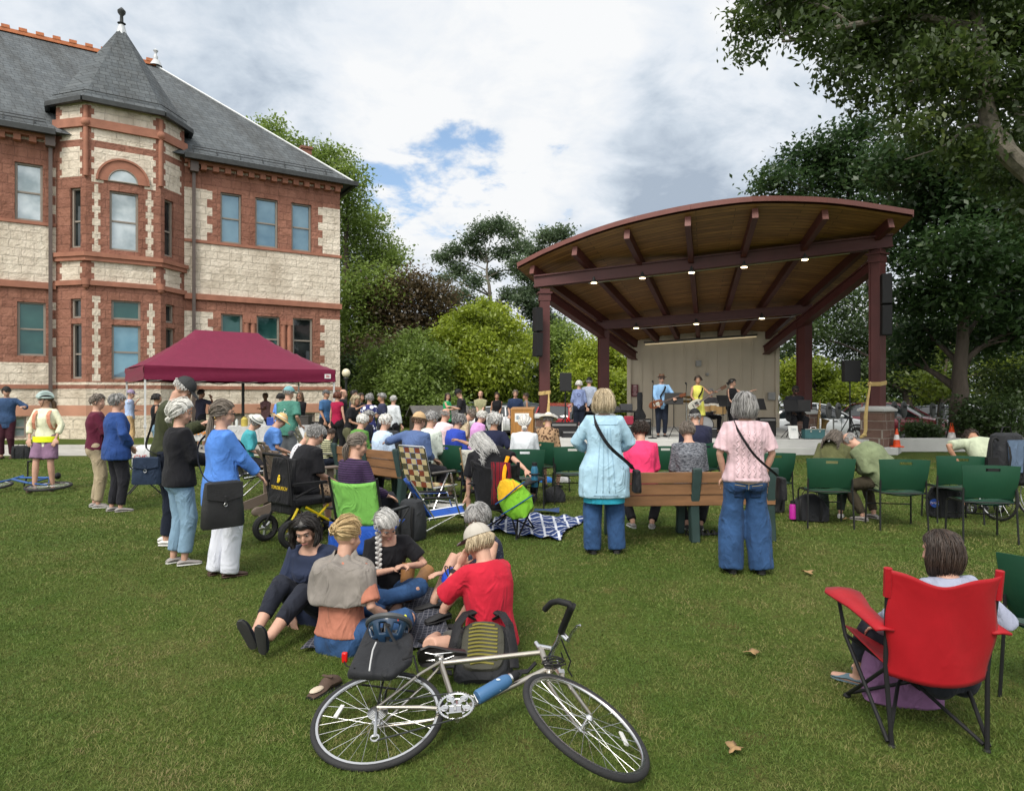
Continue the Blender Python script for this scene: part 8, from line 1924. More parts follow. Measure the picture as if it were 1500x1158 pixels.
J=pp('tall man in dark cap and olive sweater reading his phone',243,7.35,1.80,78,female=False,top=F('olive_sweater',58,62,42,'rib',None,scale=9),sleeve=.97,top_len=.10,loose=.02,bottom=NAVYJ,shoes=SHW,hair=('short','silver'),hopt=dict(L_=.03),hat='cap',hatm=mat('charcoal_cap',(.03,.032,.034),.8),face=True,glasses=0,head=(0,32,0),armR=(.07,.36,.30),armL=(-.05,.38,.29),polR=(.6,-.5,-1),polL=(-.6,-.5,-1),lean=.10,slump=.12)
W_=lambda J,q:MX.Translation(J['root'].location)@MX.Rotation(J['root'].rotation_euler.z,4,'Z')@V(q)
def phone(J,label,off=(.0,.10,.03)):
 w=J['arm'][1][2];p=W_(J,w+V(off));t=thing('phone',label,'phone',p,J['root'].rotation_euler.z);m=M();m.box((0,0,0),(.075,.15,.009),MX.Rotation(rad(35),3,'X'));m.build('case',BLACK,t,smooth=False,bevel=.004);m=M();m.box(MX.Rotation(rad(35),3,'X')@V((0,0,.0055)),(.068,.14,.001),MX.Rotation(rad(35),3,'X'));m.build('screen',mat('phone_screen',(.015,.018,.022),.06),t,smooth=False)
phone(J,'black phone held by the tall man in olive sweater')
crossbag(J,'navy satchel at the hip of the tall man in olive sweater',1,(.28,.09,.28),F('navy_satchel',38,50,70),BLKC,.014,out=.015,drop=-.02,back=-.10)
pp('white haired woman in black sweater and light rolled jeans',262,6.55,1.54,48,top=BLKC,sleeve=.97,top_len=.10,loose=.026,girth=1.05,flare=1.05,bottom=LDEN,leg=.93,lflare=1.15,shoes=(SHG,SOLE),hair=('pony','white'),hopt=dict(L_=.07,vol=.04,tailat=V((0,-.10,-.05))),armR=(.10,.33,.15),armL=(-.12,.28,.14),head=(22,8,0),face=True)
J=pp('woman with long ponytail in blue linen shirt and white trousers',324,6.2,1.56,45,top=F('blue_linen',78,125,200,var=.14),sleeve=.93,top_len=.24,flare=1.22,loose=.02,girth=1.02,bottom=WHT,leg=.985,lflare=1.4,shoes=SHBR,hair=('pony','greybrown'),hopt=dict(L_=.56,vol=.028,n=520),glasses=1,face=True,armR=(.14,.36,.02),armL=(-.18,.2,.0),head=(25,3,0),feet=((.09,.05,0),(-.10,-.02,0)))
crossbag(J,'large dark leather satchel with buckle on the blue linen shirt',1,(.36,.09,.40),LEATH,BLKC,.012,out=.05,drop=.03,back=-.12,girth=1.2)
pp('man in dark tee drinking under the tent',294,20.5,1.76,40,female=False,top=F('slate_tee',52,52,68),sleeve=.4,bottom=DKT,leg=.46,shoes=SHB,hair=('short','black'),skin='tan',armR=(.10,.26,.56),head=(0,-5,0))
pp('person in dusty pink tee holding arms across behind the tray',389,22.2,1.66,180,top=F('dusty_pink',150,115,118),sleeve=.4,bottom=DKT,shoes=SHB,hair=('short','brown'),skin='brown',armR=(-.10,.28,.33),armL=(.08,.28,.28),face=True)
J=pp('man in teal cap and green tee with white tree print',422,13.4,1.75,12,female=False,girth=1.05,top=F('sea_green_tee',72,125,112),sleeve=.45,top_len=.14,loose=.022,bottom=F('grey_shorts',88,92,98),leg=.5,lflare=1.1,shoes=SHB,hair=('short','grey'),hat='cap',hatm=mat('teal_cap',lin(110,160,165),.8),head=(30,10,0),armR=(.22,.08,.06),armL=(-.12,.28,.12))
m=M();p0,r0_,f0,u0=J['frame'](.28);rg=random.Random(2);o_=p0-f0*.168
for k in range(26):
 a=rg.uniform(0,6.28);rr_=rg.uniform(.02,.09);c=o_+r0_*math.cos(a)*rr_*.8+u0*(math.sin(a)*rr_+.02);m.bar(c-r0_*.012*rg.random(),c+r0_*.012*rg.random()+u0*rg.uniform(-.016,.016),.006,.004,f0)
m.tube([o_-u0*.10,o_-u0*.03+r0_*.01,o_+u0*.05],.006,5);m.tube([o_-u0*.10-r0_*.06,o_-u0*.06,o_-u0*.10+r0_*.06],.006,5);m.build('shirt_print',WHITE,J['root'])
w=W_(J,J['arm'][1][2]);softbag('carrier_bag','white carrier bag in the right hand of the green tee man','bag',w-V((0,0,.42)),(.26,.14,.38),PLB,0,False,.35)
pp('person in bright blue top half hidden behind the green tee man',411,18.0,1.64,25,top=F('sky_top',95,140,220),sleeve=.4,top_len=.2,bottom=DKT,shoes=SHB,hair=('bob','black'),hopt=dict(L_=.05))
pp('woman with long wavy brown hair in black top beside teal cap',440,19.5,1.68,195,top=BLKC,sleeve=.9,bottom=DKT,shoes=SHB,hair=('long','brown'),hopt=dict(L_=.24,curl=.015),glasses=2,face=True,skin='tan',armR=(.0,.25,.33),armL=(-.02,.25,.28))
pp('man in grey flat cap and blue polo near the right tent leg',477,18.4,1.74,110,female=False,girth=1.06,top=F('steel_blue_polo',62,98,140),sleeve=.42,top_len=.10,bottom=BLKC,shoes=SHB,hair=('short','grey'),hat='flatcap',hatm=mat('grey_flat_cap',(.07,.072,.075),.8),skin='tan',face=True,head=(10,0,0),armR=(.2,.12,-.02))
pp('auburn haired woman in crimson top behind the tent leg',494,17.8,1.68,25,top=F('crimson_top',150,25,62),sleeve=.1,bottom=BLKC,shoes=SHB,hair=('bob','auburn'),hopt=dict(L_=.08))
pp('bald man in profile behind the auburn haired woman',502,19.2,1.76,85,female=False,top=DKT,sleeve=.4,bottom=DKT,shoes=SHB,hair=('bald','brown'),face=True)
pp('bearded young man with dark hair behind the lamp post crowd',518,20.6,1.74,95,female=False,top=F('grey_tee',70,70,74),sleeve=.4,bottom=DKT,shoes=SHB,hair=('short','black'),face=True)
pp('dark haired woman in black top facing the floral dress',528,18.8,1.65,120,top=BLKC,sleeve=.4,bottom=DKT,shoes=SHB,hair=('long','darkbrown'),hopt=dict(L_=.14),skin='tan',face=True,armR=(.05,.28,.3))
pp('smiling woman in black tee and olive trousers leaning to talk',512,14.4,1.60,95,top=BLKC,sleeve=.38,bottom=F('olive_trousers',92,92,68),shoes=SHB,hair=('bob','ashblond'),hopt=dict(L_=.11),face=True,lean=.16,head=(25,10,0),armR=(.12,.3,.12),armL=(-.02,.24,.52),skin='tan')
pp('grey haired woman in navy and white floral dress',541,16.2,1.62,8,top=F('floral',45,50,100,'spots',(215,218,230),scale=9,wide=.42),sleeve=.3,top_len=.08,skirt=(F('floral',45,50,100),.45,1.1),shoes=SHB,hair=('curly','grey'),armR=(.12,.25,.25))
pp('grey haired woman in navy cardigan facing left',560,17.0,1.64,245,top=F('navy_cardigan',48,52,75),sleeve=.9,top_len=.14,bottom=DKT,shoes=SHB,hair=('short','grey'),hopt=dict(vol=.03),face=True,skin='tan')
pp('person in white shirt seen from behind right of the navy cardigan',576,17.8,1.58,20,top=F('white_shirt',205,210,215),sleeve=.9,bottom=DKT,shoes=SHB,hair=('short','silver'))
pp('elderly man with brown face seated behind the green top',531,13.0,1.66,110,'sit',female=False,skin='brown',top=F('navy_tee',40,44,62),sleeve=.4,bottom=DKT,shoes=SHB,hair=('short','grey'),face=True,slump=.3)
bd=(bB_-bA_).normalized();bo_=(bA_+bB_)/2+V((.1,.35,0));bf=V((math.sin(rad(45)),math.cos(rad(45)),0))
def onbench(k):q=bo_+V((math.cos(-rad(45)),math.sin(-rad(45)),0))*k+bf*-.06;return q
pp('white haired person in grass green top at the far bench end',V((*GX(523,10.9).xy,0)),10.6,1.62,40,'sit',girth=1.1,top=F('grass_green',88,135,62),sleeve=.9,bottom=DKT,shoes=SHB,hair=('short','white'),slump=.25)
pp('white haired person in pale blue top on the bench',V((*GX(558,10.5).xy,0)),10.3,1.62,40,'sit',girth=1.12,top=F('powder_blue',185,205,228),sleeve=.5,bottom=DKT,shoes=SHB,hair=('short','white'),slump=.2,hopt=dict(vol=.03))
J=pp('man in tan cap and denim blue shirt with arm along the bench',V((*GX(607,9.75).xy,0)),9.6,1.72,35,'sit',female=False,girth=1.14,top=F('chambray',80,100,142),sleeve=.8,bottom=DKT,shoes=SHB,hair=('short','brown'),hat='cap',hatm=mat('tan_cap',lin(190,160,120),.8),slump=.2,armL=(-.52,-.02,.36),polL=(-.3,-1,-.3))
pp('grey haired man in cream shirt beside the tan cap',V((*GX(626,10.4).xy,0)),10.2,1.72,35,'sit',female=False,top=F('cream_shirt',205,215,205),sleeve=.8,bottom=F('stone_trousers',150,140,120),shoes=SHB,hair=('short','grey'),slump=.2)
pp('grey haired woman in black top seated in the power wheelchair',V((*GX(446,7.85).xy,0)),7.8,1.58,42,'sit',girth=1.2,top=BLKC,sleeve=.5,loose=.025,skirt=(F('snake_print',150,128,105,'spots',(70,52,42),scale=30,wide=.4),.95,1),shoes=SHB,hair=('curly','grey'),hopt=dict(L_=.05,curl=.006),glasses=1,face=True,slump=.35,seat=.44,head=(30,5,0))
pp('ponytailed bearded man in purple striped top in the lime chair',V((*GX(515,7.4).xy,0)),7.3,1.72,38,'sit',seat=.28,female=False,top=F('purple_stripe',70,48,82,'stripe',(34,28,48),scale=13),sleeve=.9,bottom=DKT,shoes=SHB,hair=('pony','greybrown'),hopt=dict(L_=.20),glasses=1,face=True,head=(28,5,0),armR=(.26,.30,.12),feet=((.14,.62,0),(-.12,.6,0)),slump=.15)
J=pp('person in white straw fedora with grey band and teal top',V((*GX(361,10.9).xy,0)),10.9,1.60,70,'sit',top=F('teal_top',70,160,170),sleeve=.5,bottom=DKT,shoes=SHB,hair=('short','grey'),hat='fedora',hatm=[mat('white_straw',(.68,.67,.62),.8,var=.08),mat('grey_hat_band',(.16,.18,.18),.8)],slump=.3,head=(0,15,20))
pp('person in golden straw sun hat and blue tee',V((*GX(396,11.3).xy,0)),11.0,1.66,60,'sit',top=F('azure_tee',92,138,208),sleeve=.4,girth=1.1,bottom=DKT,shoes=SHB,hair=('short','grey'),hat='sunhat',hatm=[mat('golden_straw',(.55,.38,.17),.8,var=.12),mat('pale_band',(.66,.58,.44),.8)],slump=.35,head=(20,15,0))
pp('child with long blond hair in the taupe adirondack chair',V((*GX(432,10.2).xy,0)),10.1,1.40,60,'sit',seat=.36,top=F('white_print',205,205,210,'spots',(50,50,60),scale=18,wide=.3),sleeve=.9,bottom=DKT,shoes=SHB,hair=('long','ashblond'),hopt=dict(L_=.2),slump=.5,head=(0,25,0))
pp('dark haired child in striped top in the olive adirondack chair',V((*GX(476,12.3).xy,0)),12.2,1.28,70,'sit',seat=.34,female=False,top=F('cream_black_stripe',200,200,160,'stripe',(30,32,38),scale=9),sleeve=.9,bottom=NAVYJ,shoes=SHB,hair=('short','darkbrown'),slump=.3,feet=((.1,.55,.1),(-.1,.5,.1)))
pp('person in dark clothing seated low beside the bench post',V((*GX(498,10.0).xy,0)),9.9,1.5,60,'ground',top=F('dark_olive',60,62,50),sleeve=.9,bottom=F('navy_print',45,50,75),shoes=SHB,hair=('short','darkbrown'),slump=.8,lean=.5)
for lab,x,d,c_ in(('sling folding chair with a black back beside the golden sun hat',374,10.4,0),):sling(lab,GX(x,d),60,BLKF,.38,.85)
pp('balding man in pale pink shirt on a green chair',V((*GX(646,12.6).xy,0)),12.6,1.74,40,'sit',female=False,girth=1.1,top=F('pale_pink',225,195,200),sleeve=.4,top_len=.06,bottom=BLKC,shoes=SHB,hair=('bald','grey'),slump=.25)
pp('grey curly haired woman in royal blue top',V((*GX(664,11.0).xy,0)),11.0,1.62,40,'sit',girth=1.1,top=F('royal_blue',48,72,170),sleeve=.9,bottom=F('slate_trousers',75,85,100),shoes=SHB,hair=('curly','salt'),hopt=dict(L_=.09,vol=.045),slump=.3)
pp('man in khaki shirt looking down between the green dress and lavender top',V((*GX(674,14.2).xy,0)),14.2,1.72,75,'sit',female=False,top=F('khaki_shirt',190,175,145),sleeve=.5,bottom=DKT,shoes=SHB,hair=('short','greybrown'),face=True,slump=.5,head=(0,22,0))
pp('white haired woman in lavender pink top leaning right',V((*GX(697,13.8).xy,0)),13.8,1.60,55,'sit',girth=1.1,top=F('lavender',205,150,205),sleeve=.5,bottom=F('pale_blue_trousers',120,160,180),shoes=SHB,hair=('curly','white'),slump=.35)
J=pp('curly white haired woman in navy tee with arm along the next chair',V((*GX(722,10.35).xy,0)),10.3,1.66,20,'sit',girth=1.08,top=F('navy_tee2',30,34,58),sleeve=.45,bottom=DKT,shoes=SHB,hair=('curly','silver'),hopt=dict(L_=.08,vol=.045),armL=(-.60,.03,.36),polL=(0,-.5,-1),armR=(.34,.22,.14),skin='tan',slump=.12)
adl=thing('lawn_chair','cream lawn chair with hanging cap behind the curly white hair','lawn chair',GX(716,10.1),-rad(20));clothgrid('backrest',((-.27,-.24,.38),(.27,-.24,.38),(.28,-.38,.82),(-.28,-.38,.82)),8,8,lambda u,v:(0,-.03*(1-(2*u-1)**2),0),F('cream_sling',195,195,185),adl);clothgrid('seat',((-.27,-.24,.40),(.27,-.24,.40),(.27,.25,.43),(-.27,.25,.43)),8,8,lambda u,v:(0,0,-.03),F('cream_sling',195,195,185),adl)
m=M()
for s_ in(-1,1):m.tube([(s_*.28,-.3,0),(s_*.28,.1,.58),(s_*.28,.28,0)],.013,7);m.tube([(s_*.28,-.22,.38),(s_*.29,-.39,.84)],.013,7);m.bar((s_*.31,-.28,.6),(s_*.31,.2,.6),.05,.025)
m.build('frame',mat('wood_frame',(.30,.2,.1),.6),adl)
m=M();c=GX(705,9.9);m.ell((c.x,c.y,.80),(.09,.06,.09));m.ell((c.x,c.y-.06,.76),(.08,.05,.012));m.k=1;m.ell((c.x,c.y-.06,.82),(.03,.012,.022));tag(m.build('cap',[F('navy_cap',26,28,48),WHITE]),'navy cap with white badge hanging on the cream lawn chair','cap')
J=pp('person with very long wavy grey hair bending down in the black camp chair',V((*GX(728,8.35).xy,0)),8.3,1.72,-10,'sit',seat=.38,girth=1.15,top=BLKC,sleeve=.48,loose=.022,bottom=F('dark_shorts',40,36,42),leg=.4,shoes=SHB,shoe='sandal',hair=('long','silver'),hopt=dict(L_=.46,vol=.04,curl=.02,n=600,down=V((-.25,.15,-1))),lean=.30,slump=.5,side=-.26,head=(-15,25,-10),armL=(-.34,.25,-.24),polL=(-1,-.3,.5),armR=(.34,-.12,.22),polR=(1,-.6,.2),feet=((.16,.42,0),(-.05,.38,0)),skin='fair')
TART=F('red_tartan',110,20,32,'plaid',(30,24,30),scale=8);m=M();c=GX(744,7.9);r=MX.Rotation(rad(-22),3,'Z')
pts=[V((c.x,c.y,0))+r@V((x,-.42-.02*math.sin(x*30+z*8),z)) for z in(.40,.52,.64,.76,.87) for x in(-.02,.06,.14,.21)];m.add(pts,[(j*4+i,j*4+i+1,j*4+i+5,j*4+i+4) for j in range(4) for i in range(3)]);o=m.build('throw',TART);o.modifiers.new('th','SOLIDIFY').thickness=.015;tag(o,'red tartan throw over the back of the black camp chair','throw')
LIM=F('lime_bag',120,180,50);m=M()
t=thing('shoulder_bag','lime and yellow sports bag hanging on the black camp chair','bag',P(752,728,7.45));m=M();rings=[]
for f_,w_ in((-.24,.03),(-.20,.10),(-.08,.135),(.08,.115),(.18,.07),(.22,.03)):rings.append([MX.Rotation(rad(-32),3,'Y')@V((w_*1.35*math.cos(a),.10*math.sin(a),f_)) for a in[2*math.pi*j/20 for j in range(20)]])
m.loft(rings);m.build('bag_body',LIM,t);m=M();rt=MX.Rotation(rad(-32),3,'Y')
m.loft([[rt@V((w_*math.cos(a),.105*math.sin(a)-.008,z)) for a in[2*math.pi*j/20 for j in range(20)]] for z,w_ in((.06,.16),(.17,.10),(.225,.035))]);m.build('yellow_panel',F('yellow_panel',225,175,40),t);m=M();m.tube([rt@V((x,-.112+.4*x*x,.07+.02*math.sin(x*9))) for x in(-.2,-.1,0,.1,.2)],.008,6);m.tube([rt@V((x,-.105+.3*x*x,-.08)) for x in(-.2,-.1,0,.1,.2)],.007,6);m.build('zip',F('blue_zip',25,70,120),t);m=M();m.tube([rt@V((.0,-.05,.2)),V((-.10,-.03,.26)),V((-.085,.02,.36)),V((-.06,.06,.44))],(.022,.010),8);m.build('strap',F('orange_strap',230,150,20),t)
m=M();c=P(783,700,7.9);m.lathe([(0,0),(.04,0),(.042,.2),(.03,.24),(0,.24)],(c.x,c.y,c.z-.1),14);m.k=1;m.lathe([(.03,.24),(.03,.28),(0,.28)],(c.x,c.y,c.z-.1),14,None,1);tag(m.build('bottle',[mat('teal_bottle',(.02,.12,.2),.3),BLACK]),'teal water bottle in the cup holder of the black camp chair','bottle')
m=M();m.tube([GX(742,7.9,.62)+V((.3,.0,0)),V((c.x,c.y,c.z+.05))],.012,6);m.torus((c.x,c.y,c.z+.05),(0,0,1),.055,.01,16,6);tag(m.build('cup_holder',BLACK),'black cup holder arm of the black camp chair with teal bottle','cup holder')
pp('woman with low white ponytail and pale cardigan on a green chair',V((*GX(768,10.1).xy,0)),10.1,1.62,5,'sit',girth=1.05,top=F('pale_cardigan',205,210,215,var=.12),sleeve=.9,loose=.02,bottom=BLKC,shoes=SHB,hair=('pony','white'),hopt=dict(L_=.08,tailat=V((0,-.1,-.06)),vol=.03),slump=.22)
pp('woman in cream sun hat and leopard print top',V((*GX(801,11.5).xy,0)),11.5,1.64,15,'sit',top=F('leopard',165,135,105,'spots',(75,55,42),scale=22,wide=.42),sleeve=.9,bottom=F('floral_skirt',150,120,105),leg=.5,shoes=SHB,hair=('short','grey'),hat='sunhat',hatm=[mat('cream_hat',(.66,.63,.56),.8),mat('cream_band',(.5,.46,.38),.8)],slump=.3)
pp('woman in bright green sleeveless dress with long dark hair',655,22.4,1.66,110,z=.0,top=F('emerald',40,155,98),sleeve=0,top_len=.10,flare=1.1,skirt=(F('emerald',40,155,98),.18,1.25),bottom=BLKC,shoes=SHB,hair=('long','darkbrown'),hopt=dict(L_=.22),glasses=1,face=True,head=(40,0,0),armR=(.12,.36,.28),armL=(-.02,.36,.26))
pp('man in black tee and cap bending over something in his hands',678,20.8,1.78,255,female=False,top=F('black_tee_print',34,34,38),sleeve=.42,bottom=F('khaki_trousers',130,120,95),shoes=SHB,hair=('short','darkbrown'),hat='cap',hatm=BLACK,glasses=1,face=True,head=(0,28,0),armR=(.0,.36,.26),armL=(-.05,.36,.28),lean=.12)
for i,(lab,x,d,h,yw,fem,top_,sl,bot,hr,kw) in enumerate((('balding man in khaki short sleeved shirt clasping his hands',704,22.8,1.74,185,False,F('khaki_shirt2',150,148,115),.42,DKT,('bald','brown'),dict(armR=(.03,.24,.0),armL=(-.03,.24,.0))),('woman in black tank top with a pendant necklace',728,22.6,1.68,180,True,BLKC,0,BLKC,('pony','darkbrown'),dict(armR=(.2,.1,.0),armL=(-.06,.24,.04),skin='tan')),('man in navy polo beside the lectern',755,22.8,1.76,178,False,F('navy_polo',40,55,85),.42,F('grey_trousers',95,92,82),('short','greybrown'),dict(armR=(.2,.1,.0),girth=1.1)),('woman in grey sleeveless top turned towards the navy polo',771,23.2,1.68,265,True,F('grey_tank',105,110,115),0,DKT,('short','darkbrown'),dict(armR=(.05,.3,.1),skin='tan')))):
 pp(lab,x,d,h,yw,female=fem,top=top_,sleeve=sl,bottom=bot,shoes=SHB,hair=hr,face=True,**kw)
pp('white blond woman in blue checked shirt beside the mixer',V((*GX(848,20.1).xy,.4)),20.1,1.62,10,top=F('blue_check',130,145,185,'plaid',(90,100,140),scale=12),sleeve=.7,bottom=NAVYJ,shoes=SHB,hair=('bob','white'),hopt=dict(L_=.05))
pp('man in dark cap and pale shirt beside the checked shirt woman',V((*GX(863,20.5).xy,.4)),20.5,1.72,20,female=False,top=F('pale_shirt',165,175,195),sleeve=.5,bottom=DKT,shoes=SHB,hair=('short','grey'),hat='cap',hatm=BLACK)
J=pp('woman with blond bob in long pale blue tunic seen from behind',885,6.95,1.64,2,girth=1.08,top=F('pale_blue_tunic',158,190,208,var=.1),sleeve=.86,top_len=.34,flare=1.3,loose=.02,bottom=DEN,lflare=1.55,leg=.99,shoes=SHB,hair=('bob','ashblond'),hopt=dict(L_=.15,vol=.03,n=800),armR=(.14,.24,.14),armL=(-.16,.24,.14),polR=(1,-.3,-.6),polL=(-1,-.3,-.6),feet=((.14,.02,0),(-.13,.0,0)))
ringbelt(J,'undershirt',-.365,.035,F('turquoise',45,150,175),1.36,.16,.125)
DKD,STI,TSE=F('dark_denim',34,56,90),mat('stitch',(.30,.24,.14),.8),F('tunic_seam',140,172,192)
jeans(J,DKD,STI);T=J['shirt'];s=J['s']
for x_ in(-.06,-.02,.02,.06):seam(J,T,line((x_*s*.8,1.36*s),(x_*s*1.7,.68*s),24),.006,TSE,'pleat')
seam(J,T,line((-.13*s,1.40*s),(.13*s,1.40*s)),.007,TSE);seam(J,T,line((-.13*s,.65*s),(.13*s,.65*s)),.008,TSE,'hem')
crossbag(J,'black crossbody bag with broad strap over the blue tunic',1,(.24,.08,.22),BLKF,BLKF,.024,out=.05,drop=-.06,girth=1.3,flap=False)
J=pp('grey haired woman in pink cable knit sweater and wide jeans',1092,6.3,1.64,6,girth=1.12,top=F('pink_cable_knit',200,172,178,'rib',None,scale=5.2),sleeve=.44,top_len=.06,loose=.022,bottom=DEN,lflare=1.95,leg=.99,shoes=SHB,hair=('bob','salt'),hopt=dict(L_=.15,vol=.026,curl=.006,n=800),hat='band',hatm=mat('white_band',(.65,.64,.62),.5),armR=(.19,.07,-.01),armL=(-.19,.07,-.01),polR=(1,-.7,.1),polL=(-1,-.7,.1),feet=((.15,.0,0),(-.14,.0,0)),skin='fair')
jeans(J,DKD,STI);PKR=F('pink_rib',206,180,186);s=J['s']
seam(J,J['shirt'],line((-.13*s,.925*s),(.13*s,.925*s)),.03,PKR,'ribbed_hem')
for x_ in(-.105,-.052,0,.052,.105):seam(J,J['shirt'],[(x_*s+.010*math.sin(i*1.1),(1.40-.44*i/40)*s) for i in range(41)],.010,PKR,'cable')
crossbag(J,'dark shoulder bag strap across the pink cable knit back',1,(.20,.07,.2),BLKF,BLKF,.015,out=.045,drop=-.02,girth=1.3,flap=False)
pp('woman with dark curly hair in bright pink shirt on the bench',V((*GX(940,8.15).xy,0)),8.1,1.60,2,'sit',girth=1.08,top=F('hot_pink',228,62,110),sleeve=.9,top_len=.14,loose=.022,bottom=BLKC,shoes=(SHG,SOLE),hair=('curly','darkbrown'),hopt=dict(L_=.06,vol=.03,n=600),face=True,head=(-38,0,0),slump=.28,feet=((.15,.1,0),(-.10,.12,0)))
pp('short haired woman in black and grey heather sweater on the bench',V((*GX(1011,8.05).xy,0)),8.1,1.60,0,'sit',girth=1.15,top=F('heather_knit',45,48,56,'heather',(125,128,135),scale=26),sleeve=.9,loose=.022,neckline=.02,bottom=BLKC,shoes=(SHB,SOLE),hair=('short','greybrown'),hopt=dict(L_=.07,vol=.026,n=500),slump=.30,feet=((.16,.1,0),(-.02,.12,0)))
pp('man in black cap and navy jacket on a green chair near the stage',V((*GX(1020,11.1).xy,0)),11.1,1.76,2,'sit',female=False,girth=1.2,top=F('navy_jacket',34,36,56),sleeve=.95,loose=.03,bottom=DKT,shoes=SHB,hair=('short','grey'),hat='cap',hatm=BLACK,slump=.2)
SD='the band on the stage'
def onstage(lab,x,d,h,yaw,**k):return person(lab,V((*GX(x,d).xy,.4)),d,h,yaw,group=SD,**k)
DKW=mat('sunburst_body',(.16,.05,.02),.3,coat=.4);CRM=mat('cream_body',(.5,.48,.42),.35);NECKW=mat('rosewood_neck',(.10,.05,.03),.5)
def guitar(J,label,kind,bodym,bass=False):
 r,l=J['arm'][1][2],J['arm'][-1][2];W=lambda q:W_(J,q)
 a=V(r)+V((.0,.045,-.02));b=V(l)+V((0,.02,.0));d=(b-a).normalized();t=thing('guitar',label,'guitar',W(a),J['root'].rotation_euler.z)
 f=V((0,1,0));f=(f-d*f.dot(d)).normalized();x=d.cross(f);m=M();out=[]
 for k in range(28):
  u=2*math.pi*k/28;rr_=.155+.035*math.cos(2*u)+.02*math.cos(u+2.6);out.append((rr_*1.12*math.cos(u),rr_*.92*math.sin(u)))
 R3=MX((d,x,f)).transposed();m.prism(out,.045,lambda q:R3@(q-V((.05,0,.02))));m.build('guitar_body',bodym,t,bevel=.01)
 m=M();L2=.78 if bass else .62;m.bar(d*.08+f*.03,d*L2+f*.02,.05,.022,f);m.build('neck',NECKW,t,smooth=False);m=M();m.bar(d*L2+f*.02,d*(L2+.19)+x*.02+f*.015,.085,.018,f)
 for k in range(4):m.ell(d*(L2+.04+k*.04)+x*.06+f*.02,.012)
 m.build('headstock',bodym if not bass else NECKW,t)
 m=M();m.box(f*.03-d*.02,(.1,.1,.006),R3);m.bar(f*.035-d*.14,f*.035-d*.12,.09,.012,f);m.build('pickguard',BLACK if bass else CRM,t,smooth=False);m=M()
 for k in range(4):m.tube([f*.045-d*.13+x*(.012*(k-1.5)),f*.04+d*L2+x*(.008*(k-1.5))],.0016,4)
 m.build('strings',STEEL,t);fr=J['frame'];s=J['s'];q=[]
 for t_,xx,yy in((.05,.16,-.05),(.2,.12,-.13),(.4,-.06,-.14),(.52,-.10,-.02),(.48,-.10,.11),(.36,-.05,.165),(.2,.05,.17)):p,rr2,ff,uu=fr(t_);q.append(p+rr2*xx*s+ff*yy*s-a)
 m=M();m.tube(q+[d*.1],(.028,.005),6);m.build('strap',BLKF,t);return t
J=onstage('guitarist in brown hat and sunglasses wearing a pale blue shirt',969,19.75,1.78,185,female=False,top=F('sky_shirt',135,175,215),sleeve=.88,top_len=.16,bottom=NAVYJ,shoes=SHB,hair=('short','grey'),hat='fedora',hatm=[mat('brown_felt',(.11,.055,.03),.8),BLACK],glasses=2,face=True,armR=(.12,.22,.02),armL=(-.30,.30,.16),polR=(1,-.4,-.2),polL=(-.6,-.3,-.8),hopt=dict(L_=.03))
guitar(J,'dark sunburst electric guitar held by the guitarist in the hat','e',DKW)
J=onstage('bass player in sleeveless yellow dress with bare legs',1022,19.6,1.74,170,top=F('lemon_dress',222,218,105),sleeve=0,top_len=.08,skirt=(F('lemon_dress',222,218,105),.33,1.22),shoes=SHBR,shoe='sandal',hair=('bob','darkbrown'),hopt=dict(L_=.03),face=True,head=(25,0,0),armR=(.16,.24,.05),armL=(-.34,.34,.34),polR=(1,-.4,-.2),polL=(-.6,-.3,-.8),skin='tan')
guitar(J,'cream and black bass guitar held by the woman in yellow','b',CRM,True)
onstage('singer in black sleeveless top pointing to the right',1072,19.9,1.66,150,top=BLKC,sleeve=0,bottom=BLKC,shoes=SHB,hair=('short','black'),hopt=dict(L_=.06,vol=.03),glasses=1,face=True,head=(-45,0,0),armL=(-.52,.32,.45),polL=(-.3,-.3,-1),armR=(.12,.2,.05),curl=.15)
onstage('seated saxophonist in black with dark glasses and beard',1163,19.5,1.84,182,pose='sit',female=False,girth=1.25,skin='dark',top=F('black_shirt',28,28,33),sleeve=.95,bottom=BLKC,shoes=SHB,hair=('short','black'),hopt=dict(L_=.015,vol=.008),glasses=2,face=True,slump=.2,seat=.52)
m=M();c=SP(1163,19.55);m.lathe([(0,0),(.2,0),(.2,.05),(0,.06)],(c.x,c.y,SZ+.47),18);
for k in range(4):a_=math.pi/4+k*math.pi/2;m.tube([(c.x,c.y,SZ+.46),(c.x+.22*math.cos(a_),c.y+.22*math.sin(a_),SZ)],.014,6)
tag(m.build('stool',BLACK),'black stool under the seated saxophonist','stool')
m=M();c=SP(1148,19.2);m.torus((c.x-.02,c.y,SZ+.95),(0,1,.3),.10,.025,18,6);m.tube([(c.x-.14,c.y,SZ+.7),(c.x-.14,c.y,SZ+1.2)],.02,6);tag(m.build('trumpet',CHROME),'pale coiled horn on its stand left of the saxophonist music stand','horn')
onstage('drummer in grey tee hidden behind the bass player in yellow',1041,21.9,1.74,180,pose='sit',female=False,top=F('grey_tee',70,70,74),sleeve=.4,bottom=DKT,shoes=SHB,hair=('short','grey'),face=True,seat=.5,armR=(.05,.42,.3),armL=(-.2,.45,.32))
m=M();c=SP(1041,21.9);m.lathe([(0,0),(.17,0),(.17,.06),(0,.07)],(c.x,c.y,SZ+.44),18);m.tube([(c.x,c.y,SZ),(c.x,c.y,SZ+.45)],.03,8);tag(m.build('drum_stool',BLACK),'round black drum stool under the drummer','stool')
